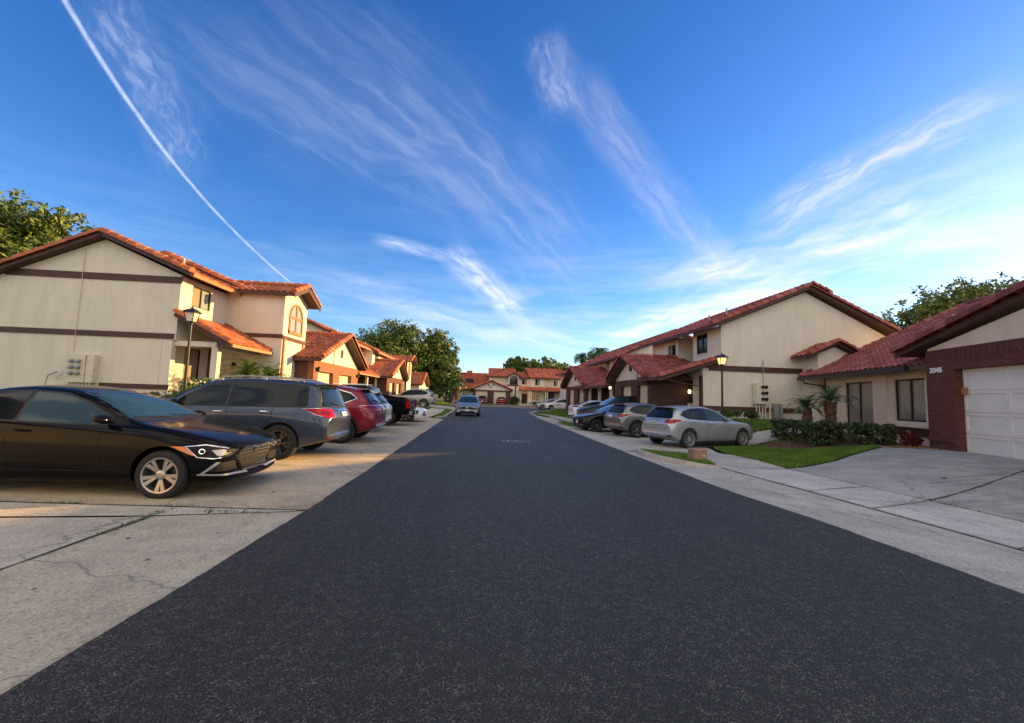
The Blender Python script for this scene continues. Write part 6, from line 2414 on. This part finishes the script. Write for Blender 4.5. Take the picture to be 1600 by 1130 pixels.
car('sedan', 'glossy black sedan nose to the road, nearest car on the left', at_wheel('sedan', -4.10, 5.86, 0.0, 'front', -1, 0.01), 0.0, 'paint_black', rim=('five_split', 'alloy'),
    grille='hex', extra=sedan_extra, rear=True, tail='slim', glass='car_glass_pale')
car('suv', 'dark slate blue SUV with roof rails parked behind the black sedan', at_wheel('suv', -4.12, 9.10, pi, 'rear', 1, 0.03), pi, 'paint_slate', cat='SUV', name='parked_suv', rim=('five_split', 'alloy_dark'), rails='metal_grey',
    tail='box', glass='car_glass')
car('cross', 'dark red crossover with chrome window line, third in the left row', (-3.0 - 2.30, 13.15, 0.03), pi, 'paint_red', cat='SUV', name='parked_suv', tail='slim', cladding=True, scale=1.05, chrome_dlo=True, plate='plate')
car('cross', 'cream white crossover with black glass roof and silver rails, between red crossover and black pickup', (-3.35 - 2.25, 16.4, 0.04), pi, 'paint_cream', cat='SUV', name='parked_suv', tail='wedge', rails='chrome', scale=.98, extra=black_roof)
pickup('black pickup truck with chrome rear bumper in the left row', (-3.05 - 2.8, 20.0, 0.04), pi, 'paint_black')
car('coupe', 'white sports coupe with dark nose openings, nose to road past the pickup', (-2.75 - 2.22, 23.0, 0.04), 0.0, 'paint_white', rear=False)
car('cross', 'pale silver SUV tail to road beside the far left lawn', at_wheel('cross', -5.35, 41.5, pi, 'rear', 1, gh(-5.4, 42), 1.12), pi, 'paint_champagne', cat='SUV', name='parked_suv', scale=1.12, tail='wedge')
car('hatch', 'small silver hatchback with red tail light just past the pale silver SUV', (-5.3 - 2.1, 47.6, gh(-6, 47)), pi, 'paint_silver', tail='tall', scale=1.05)
car('suv', 'dark blue grey SUV farthest in the left row in front of the big trees', (-7.9, 53.0, gh(-7, 53)), pi, 'paint_darkgrey', cat='SUV', name='parked_suv', scale=1.0)
car('hatch', 'blue grey hatchback facing the camera at the left edge of the road', (-0.72, 31.9, 0.02), -pi / 2 - .03, 'paint_midgrey', glass='car_glass_pale', grille='bars')
car('hatch', 'dark red rounded car parked before the left far garage door', (0.72, 86.6 - 4.9, 0.03), -pi / 2, 'paint_red', scale=1.05, length_scale=.8, rear=False)
car('sedan', 'dark red car parked before the right far garage door', (4.4, 81.8, 0.03), pi / 2, 'paint_red', length_scale=.7, front=False)
h1 = radians(19)
car('cross', 'light silver crossover nearest on the right, tail towards the road', at_wheel('cross', 7.46, 14.25, h1, 'rear', -1, -0.10, .96, 1.0), h1, 'paint_silver', cat='SUV', name='parked_suv', rim=('ten', 'alloy_bright'), tail='wedge', plate='plate_green',
    glass='car_glass_pale', scale=.96)
h2 = radians(13)
car('cross', 'mid grey crossover with black wheel arches between silver crossover and black sedan', at_wheel('cross', 6.98, 17.9, h2, 'rear', -1, -0.09, .97, .95), h2, 'paint_grey', cat='SUV', name='parked_suv', rim=('five_split', 'alloy'), tail='wedge', cladding=True,
    scale=.97, length_scale=.95, glass='car_glass_pale')
h3 = pi + radians(6)
car('sedan', 'black sedan nose to road on the right beside the grey crossover', at_wheel('sedan', 5.85, 20.2, h3, 'front', 1, -0.08), h3, 'paint_navy', rim=('five', 'alloy_dark'), rear=False, glass='car_glass_pale')
car('suv', 'dark green SUV nose to road on the right in front of the garage', (5.95 + 2.4, 24.3, 0.02), pi + .03, 'paint_green', cat='SUV', name='parked_suv', rear=False, glass='car_glass_pale', scale=1.05)
car('sedan', 'white sedan tail to road beside the dark green SUV', (6.15 + 2.3, 28.1, 0.02), 0.03, 'paint_white', tail='slim', front=False)
car('hatch', 'white hatchback nose to road on the far right, nearer of two', at_wheel('hatch', 9.0, 51.2, pi, 'front', 1, gh(9, 51)), pi, 'paint_white', rear=False)
car('hatch', 'pale silver hatchback half hidden behind the far white hatchback', at_wheel('hatch', 8.6, 55.6, pi, 'front', 1, gh(9, 55)), pi, 'paint_champagne', rear=False)

# ============================================================ STREET FURNITURE
def street_lamp(x, y, zb, ztop, label, lit):
    h = ztop - zb
    t = thing('street_lamp', label, 'street lamp', (x, y, zb))
    m = MB()
    m.lathe([(.13, 0), (.13, .06), (.10, .10), (.075, .35), (.055, .55), (.042, h * .6), (.038, h - .62), (.06, h - .60), (.06, h - .56)], 14, 'z', (x, y, zb))
    m.build('post', 'lamp_iron', t, smooth=True)
    z0 = zb + h - .56
    m = MB()
    m.lathe([(.05, 0), (.14, .02), (.145, .04), (.13, .05)], 4, 'z', (x, y, z0), a0=pi / 4)
    for k in range(4):
        a = pi / 4 + k * pi / 2
        m.beam((x + cos(a) * .14, y + sin(a) * .14, z0 + .04), (x + cos(a) * .215, y + sin(a) * .215, z0 + .33), .022, .022)
    m.lathe([(.21, .33), (.29, .335), (.285, .35), (.17, .425), (.05, .47), (.045, .50), (.02, .51), (.014, .56), (0, .57)], 4, 'z', (x, y, z0), a0=pi / 4)
    hd = m.build('lantern', 'lamp_iron', t)
    m = MB()
    m.lathe([(.125, .045), (.195, .328)], 4, 'z', (x, y, z0), a0=pi / 4)
    g = m.build('glass', 'lamp_glass_lit' if lit else 'lamp_glass', hd)
    if lit:
        m = MB()
        m.lathe([(0, .10), (.03, .13), (.04, .2), (.03, .25), (0, .27)], 10, 'z', (x, y, z0))
        m.build('bulb', 'bulb_lit', hd)
    else:
        m = MB()
        m.lathe([(0, .10), (.03, .13), (.04, .2), (.03, .25), (0, .27)], 10, 'z', (x, y, z0))
        m.build('bulb', 'frame_white', hd)
    return t


street_lamp(-9.3, 14.0, gh(-9.3, 14), 4.08, 'unlit black post lantern in front of the left townhouse gable', False)
street_lamp(10.63, 17.5, gh(10.63, 17.5), 3.76, 'black post lantern with glowing glass behind the silver crossover', True)

MC = thing('meter_bank', 'tall beige meter cabinet on legs against right gable wall', 'meter box', (14, 19.8, 0.8))
m = MB()
m.box(13.72, 14.32, 19.66, 19.95, 1.58, 2.60)
m.build('cabinet', 'meter_paint', MC)
for i in range(6):
    m = MB()
    m.lathe([(.085, 0), (.085, -.05), (.06, -.09), (0, -.09)], 12, 'y', (14.05 + .18 * (i % 2), 19.66, 2.42 - .30 * (i // 2)))
    m.build('meter', 'frame_dark', MC)
for i in range(4):
    m = MB()
    m.tube([(13.80 + .16 * i, 19.8, 1.6), (13.80 + .16 * i, 19.8, .7)], .03, 6)
    m.build('conduit', 'meter_paint', MC)
UC = thing('utility_box', 'narrow grey upright utility boxes beside the meter cabinet on the right gable', 'utility box', (15, 19.8, 0.8))
for x0, x1, z1 in ((14.72, 14.92, 1.62), (14.98, 15.12, 1.60)):
    m = MB()
    m.box(x0, x1, 19.70, 19.93, .7, z1)
    m.build('cabinet', 'metal_grey', UC)
m = MB()
m.tube([(14.55, 19.85, 1.5), (14.55, 19.85, .75)], .05, 8)
m.build('pipe', 'meter_paint', UC)

BX = thing('utility_pedestal', 'small brown utility pedestal leaning on the grass strip by the right kerb', 'utility box', (5.72, 10.55, 0.05), radians(8))
m = MB()
pr = [(-.20, -.14, 0), (.20, -.14, 0), (.20, .14, 0), (-.20, .14, 0), (-.185, -.13, .24), (.185, -.13, .24), (.185, .13, .24), (-.185, .13, .24)]
m.hexa(pr)
m.build('box', 'box_brown', BX, world=False)
m = MB()
m.hexa([(-.215, -.155, .242), (.215, -.155, .242), (.215, .155, .242), (-.215, .155, .242), (-.20, -.14, .285), (.20, -.14, .285), (.19, .13, .285), (-.19, .13, .285)])
m.build('lid', 'box_brown', BX, world=False)
m = MB()
m.lathe([(.022, -.16), (.022, -.145), (0, -.165)], 8, 'y', (.08, 0, .12))
m.build('bolt', 'white_sign', BX, world=False)

# ============================================================ PLANTS
rt = random.Random(11)


def rv():
    while True:
        v = Vector((rt.uniform(-1, 1), rt.uniform(-1, 1), rt.uniform(-1, 1)))
        if .05 < v.length < 1:
            return v.normalized()


def leaf_cards(mb, c, r, n, size, flat=.75, shell=.55, drop=0.0):
    for _ in range(n):
        d = rv()
        k = shell + (1 - shell) * rt.random() ** .6
        p = Vector(c) + Vector((d.x * r, d.y * r, d.z * r * flat)) * k
        nn = (d * .6 + rv() * .9 + Vector((0, 0, .35))).normalized()
        a = nn.orthogonal().normalized()
        a = (Matrix.Rotation(rt.uniform(0, 6.28), 3, nn) @ a)
        b = nn.cross(a)
        s = size * rt.uniform(.55, 1.35)
        tip = Vector((0, 0, -drop * s))
        mb.add([p - a * s, p - b * s * .42 + a * s * .1, p + a * s + tip, p + b * s * .42 + a * s * .1], [(0, 1, 2, 3)], min(1, max(0, rt.gauss(.45, .22))))


def tree(label, x, y, h, r, leafmat='leaf_oak', n=46, per=130, size=.22, name='broadleaf_tree', lean=(0, 0), trunk_h=None, r0=.35, base=None, group=None, sparse=1.0, csize=.30, zlow=.28):
    z0 = gh(x, y) if base is None else base
    t = thing(name, label, 'tree', (x, y, z0), 0, group)
    tr = MB()
    th = trunk_h or h * .38
    pts = [(x, y, z0 - .2), (x + rt.uniform(-.1, .1), y, z0 + th * .5), (x + lean[0] * .4, y + lean[1] * .4, z0 + th)]
    tr.tube(pts, [r0, r0 * .75, r0 * .6], 10)
    cb = MB()
    top = Vector((x + lean[0] * .4, y + lean[1] * .4, z0 + th))
    for i in range(n):
        # clump centres spread over an uneven ellipsoid
        d = rv()
        k = rt.random() ** .45
        cz = z0 + h * (zlow + (1 - zlow) / 2) + d.z * h * (1 - zlow) / 2 * .86 * k
        prof = 1.0 - .35 * max(0, (cz - z0) / h - .6) / .4
        c = Vector((x + lean[0] + d.x * r * .85 * k * prof, y + lean[1] + d.y * r * .85 * k * prof, cz))
        cr = r * csize * rt.uniform(.6, 1.25)
        leaf_cards(cb, c, cr, int(per * sparse * (cr / (r * csize)) ** 2), size, .72, .35)
        if i % 3 == 0:
            mid = top.lerp(c, .5) + Vector((0, 0, -.2))
            tr.tube([top - Vector((0, 0, th * rt.uniform(0, .4))), mid, c], [r0 * .35, r0 * .18, r0 * .05], 6)
    # loose sprigs breaking the outline
    for i in range(n):
        d = rv()
        c = Vector((x + lean[0] + d.x * r * rt.uniform(.85, 1.08), y + lean[1] + d.y * r * rt.uniform(.85, 1.08), z0 + h * (zlow + (1 - zlow) / 2) + d.z * h * (1 - zlow) / 2 * rt.uniform(.9, 1.08)))
        leaf_cards(cb, c, r * .12, 22, size, .8, .1)
    cb.build('crown', leafmat, t)
    tr.build('trunk', 'bark', t, smooth=True)
    return t


def frond(mb, base, az, el, length, droop, nl=16, ll=.32, lw=.02, mi=0, rnd=None, vee=.4):
    pts = []
    p = Vector(base)
    e = el
    st = length / nl
    for i in range(nl + 1):
        pts.append(p.copy())
        p = p + Vector((cos(az) * cos(e), sin(az) * cos(e), sin(e))) * st
        e -= droop / nl * (0.5 + 1.2 * i / nl)
    side = Vector((-sin(az), cos(az), 0))
    r = rnd if rnd is not None else rt.random()
    for i in range(nl):
        a, b = pts[i], pts[i + 1]
        w = .010 * (1 - i / nl) + .003
        mb.add([a - side * w, a + side * w, b + side * w * .9, b - side * w * .9], [(0, 1, 2, 3)], r * .5 + .3)
        if i < 2:
            continue
        f = (i / nl)
        l = ll * (1 - abs(f - .45) * 1.1) * rt.uniform(.85, 1.1)
        d = (b - a).normalized()
        up = side.cross(d)
        for sd in (-1, 1):
            for q in (0, .5):
                s = a.lerp(b, q)
                tip = s + (side * sd * .8 + d * .55 + up * (vee if up.z > 0 else -vee)).normalized() * l + Vector((0, 0, -.25 * l))
                ww = d * lw
                mb.add([s - ww * .5, s + ww * .5, tip], [(0, 1, 2)], min(1, max(0, r + rt.gauss(0, .15))))
    return pts


def palm(label, x, y, th, fl, nf, name='pygmy_palm', r0=.14, leaf='leaf_palm', z0=None, ll=.32, lw=.025, droop=1.9, nl=16, group=None, ball=None):
    z0 = gh(x, y) if z0 is None else z0
    t = thing(name, label, 'palm', (x, y, z0), 0, group)
    m = MB()
    k = max(4, int(th / .11))
    pts = [(x + .02 * sin(i), y, z0 - .1 + (th + .1) * i / k) for i in range(k + 1)]
    m.tube(pts, [r0 * (1.15 if i % 2 else .95) * (1 if i > 1 else 1.1) for i in range(k + 1)], 9)
    for i in range(int(th * 60)):       # cut frond stubs
        a = rt.uniform(0, 6.28)
        z = z0 + rt.uniform(.05, th)
        d = Vector((cos(a), sin(a), .9)).normalized()
        p = Vector((x + cos(a) * r0 * .9, y + sin(a) * r0 * .9, z))
        m.tube([p, p + d * r0 * .55], [r0 * .2, r0 * .1], 4)
    m.build('trunk', 'bark_palm', t)
    f = MB()
    for i in range(nf):
        az = i * 2.399 + rt.uniform(-.2, .2)
        el = radians(85) - (i / nf) ** .8 * radians(78) + rt.uniform(-.1, .1)
        frond(f, (x, y, z0 + th), az, el, fl * rt.uniform(.85, 1.1), droop, nl, ll, lw)
    f.build('fronds', leaf, t)
    return t


palm('short pygmy date palm at left end of the clipped hedge', 12.62, 15.2, 1.18, .80, 26, group='pygmy palms by the bungalow', ll=.24, lw=.024, droop=1.35, r0=.15)
palm('taller pygmy date palm with thick fibrous trunk in front of the bungalow window', 13.12, 14.65, 1.42, .92, 28, group='pygmy palms by the bungalow', ll=.26, lw=.024, droop=1.35, r0=.16)
palm('leafy green palm clump beside the left porch above the dark SUV', -10.35, 19.5, 1.25, 1.35, 40, 'palm_shrub', z0=.75, ll=.30, lw=.03, leaf='leaf_bright', droop=1.7)
palm('second leafy palm clump against the left stair wing', -9.85, 20.6, 1.15, 1.2, 36, 'palm_shrub', z0=.75, ll=.30, lw=.03, leaf='leaf_bright', droop=1.7)


def shrub(label, x, y, z0, rx, ry, h, leafmat, n=30, per=60, size=.05, name='shrub', flowers=0, group=None, rz=0.0, box=False, stems=True):
    t = thing(name, label, 'shrub', (x, y, z0), 0, group)
    m = MB()
    c0, s0 = cos(rz), sin(rz)
    for i in range(n):
        if box:
            u, v, w = rt.uniform(-1, 1), rt.uniform(-1, 1), rt.random()
            # bias to the faces
            k = rt.choice((0, 1, 2))
            if k == 0:
                u = rt.choice((-1, 1)) * rt.uniform(.85, 1)
            elif k == 1:
                v = rt.choice((-1, 1)) * rt.uniform(.85, 1)
            else:
                w = rt.uniform(.85, 1)
            px, py, pz = u * rx, v * ry, .12 * h + w * h * .84
        else:
            d = rv()
            k = rt.random() ** .5
            px, py, pz = d.x * rx * k, d.y * ry * k, h * .5 + d.z * h * .45 * k
        q = Vector((x + px * c0 - py * s0, y + px * s0 + py * c0, z0 + pz))
        leaf_cards(m, q, min(rx, ry, h) * .34, per, size, .9, .2)
    m.build('foliage', leafmat, t)
    if stems:
        s = MB()
        for i in range(max(5, int(rx * 10))):
            u, v = rt.uniform(-.85, .85) * rx, rt.uniform(-.6, .6) * ry
            px, py = x + u * c0 - v * s0, y + u * s0 + v * c0
            s.tube([(px, py, z0 - .05), (px + rt.uniform(-.1, .1), py + rt.uniform(-.1, .1), z0 + h * .8)], [.016, .006], 5)
        s.build('stem', 'bark', t)
    if flowers:
        fm = MB()
        for i in range(flowers):
            d = rv()
            p = Vector((x + d.x * rx * 1.02, y + d.y * ry * 1.02, z0 + h * .55 + abs(d.z) * h * .45))
            leaf_cards(fm, p, .05, 7, .03, 1, .2)
        fm.build('flowers', 'petal', t)
    return t


hz = .12
ang = pi / 2 - TH
shrub('left, looser half of the dark clipped hedge before the bungalow', 12.1, 14.9, .16, 1.30, .36, .80, 'leaf_hedge', 180, 36, .050, 'hedge', box=True, rz=ang + .1)
shrub('right, denser half of the dark clipped hedge before the bungalow windows', 12.75, 13.25, .18, .95, .40, .82, 'leaf_hedge', 190, 40, .050, 'hedge', box=True, rz=ang + 1.15)
shrub('red leaved croton bush against the brick pier', 13.55, 12.15, .28, .22, .22, .62, 'leaf_red', 34, 34, .075, 'croton')
shrub('small light green shrub at foot of right gable wall', 11.9, 19.0, .85, .55, .35, .45, 'leaf_bright', 40, 40, .05)
shrub('small dark green shrub left of the meter cabinet', 13.2, 19.2, .85, .40, .35, .38, 'leaf_hedge', 34, 40, .05)
shrub('oleander with cream flowers at the left lamp post', -9.6, 14.9, .35, .75, .6, 1.35, 'leaf_bright', 60, 55, .07, 'flowering_shrub', flowers=34)
shrub('spiky yellow green bush below the left porch window', -10.9, 17.2, .7, .55, .5, 1.25, 'leaf_bright', 46, 40, .09)
shrub('low shrub at base of the left gable wall', -12.4, 17.3, .75, .7, .4, .45, 'leaf_hedge', 30, 40, .06)
shrub('clipped green hedge in sun before the last left garage', -8.2, 59.0, .2, .8, 1.6, 1.7, 'leaf_bright', 150, 30, .11, 'hedge', box=True, stems=False)
shrub('round dark bush below the arched window at road end', 7.2, 84.2, 0, 1.35, .9, 1.7, 'leaf_hedge', 60, 40, .12)
shrub('low hedge by the door at far right road end', 11.8, 84.5, 0, 1.6, .5, .7, 'leaf_hedge', 40, 30, .12, 'hedge')
shrub('low green bush left of the red car at road end', -1.9, 84.6, 0, 1.3, .7, 1.1, 'leaf_bright', 40, 30, .12)

G_ = 'big trees behind the left row'
tree('large dark oak, left of the two behind the left row', -17.5, 84, 16.0, 7.6, n=170, per=190, size=.30, r0=.6, group=G_, csize=.25, zlow=.12)
tree('tall oak right of centre behind the left row', -9.8, 88, 15.2, 5.4, n=140, per=190, size=.30, r0=.6, group=G_, csize=.25, zlow=.08)
tree('lower leafy tree filling the gap beside the far low house', -6.2, 80, 8.6, 3.0, n=50, per=120, size=.24, r0=.3, group=G_, csize=.28, zlow=.05)
tree('bushy tree at far left above the last garage', -15, 74, 9.5, 3.6, n=50, per=120, size=.24, r0=.3, group=G_, csize=.28, zlow=.1)
palm('shaggy cabbage palm before the low house at road end', -4.0, 76.5, 3.4, 2.1, 34, 'cabbage_palm', r0=.26, ll=.9, lw=.10, droop=2.2, nl=10, z0=0)
palm('smaller cabbage palm beside the shaggy one at road end', -5.2, 78.5, 2.0, 2.0, 30, 'cabbage_palm', r0=.26, ll=.9, lw=.10, droop=2.2, nl=10, z0=0)
G_ = 'trees beyond the far roofs'
for i, (x, y, h, r, lab, mt) in enumerate((
        (9.5, 108, 12.0, 3.7, 'dark leafy tree above the middle far roof', 'leaf_oak'),
        (13.5, 112, 12.2, 3.8, 'sunlit golden green tree above the long far roof', 'leaf_tree'),
        (18.0, 110, 12.5, 3.9, 'tall sunlit tree behind right part of the long far roof', 'leaf_tree'),
        (22.5, 112, 11.2, 3.6, 'loose yellow green tree right of the long far roof', 'leaf_tree'),
        (25.5, 104, 9.0, 2.6, 'low pale green tree at right end of the far roofs', 'leaf_tree'))):
    tree(lab, x, y, h, r, mt, 110, 130, .30, r0=.25, group=G_, csize=.30, zlow=.22, base=0)
palm('cabbage palm with round head, left of two above the right roofs', 24.0, 96, 11.0, 2.6, 40, 'cabbage_palm', r0=.28, ll=1.1, lw=.13, droop=2.4, nl=10, z0=0)
palm('cabbage palm with dense sunlit head above the right roofs', 28.2, 96, 12.2, 3.3, 52, 'cabbage_palm', r0=.28, ll=1.2, lw=.15, droop=2.4, nl=10, z0=0)
tree('thin topped tree between the two cabbage palms', 25.6, 94, 13.6, 1.6, 'leaf_oak', 12, 50, .24, r0=.12, csize=.35, zlow=.55, base=0)
G_ = 'open crowned trees behind the bungalow'
tree('broad open crowned tree rising behind the bungalow roof', 38.5, 30, 11.9, 5.2, 'leaf_tree', 170, 150, .17, r0=.35, group=G_, csize=.20, zlow=.45, sparse=.8, base=0)
tree('lower spreading tree left of the open crowned one', 33.5, 35.5, 10.3, 3.9, 'leaf_tree', 130, 140, .17, r0=.3, group=G_, csize=.20, zlow=.5, sparse=.8, base=0)
tree('flat topped tree just above the right gable slope', 30.5, 40, 11.0, 3.4, 'leaf_tree', 60, 110, .17, r0=.25, group=G_, csize=.22, zlow=.6, sparse=.8, base=0)
tree('broadleaf tree behind the left townhouse roof', -23.9, 23, 10.6, 3.3, 'leaf_oak', 120, 120, .15, r0=.3, csize=.24, zlow=.35, base=.5)

# the street goes on behind the viewer: seen only mirrored in glass and paint
tree('shade tree on the left behind the viewpoint', -25, -6, 14, 6, 'leaf_oak', 40, 60, .5, r0=.4, base=0)
tree('shade tree down the road behind the viewpoint', 3, -46, 13, 6.5, 'leaf_oak', 40, 60, .6, r0=.4, base=0)
tree('shade tree on the right behind the viewpoint', 20, -30, 12, 6, 'leaf_oak', 40, 60, .5, r0=.4, base=0)
Z1 = thing('townhouse', 'sunlit two storey townhouse behind the viewpoint on the left', 'house', (-14, -6, 0))
m = MB()
m.prism([(-19.4, 3, -.2), (-12.5, 3, -.2), (-12.5, 3, 6.0), (-15.6, 3, 7.3), (-19.4, 3, 5.7)], (0, -19, 0))
w = m.build('wall', 'stucco', Z1)
fix_normals(w)
window(Z1, FL, -12.44, -4, -2.6, 4.6, 5.7, panes=('glass_dark', 'glass_sky'))
window(Z1, FL, -12.44, -8, -5.5, .3, 2.6, panes=('glass_dark', 'glass_curtain'))
main_roof(Z1, FL, -11.95, -15.55, -20.1, -16.3, 3.3, 6.14, 7.62, 5.55, 'tile_left', fine=False)
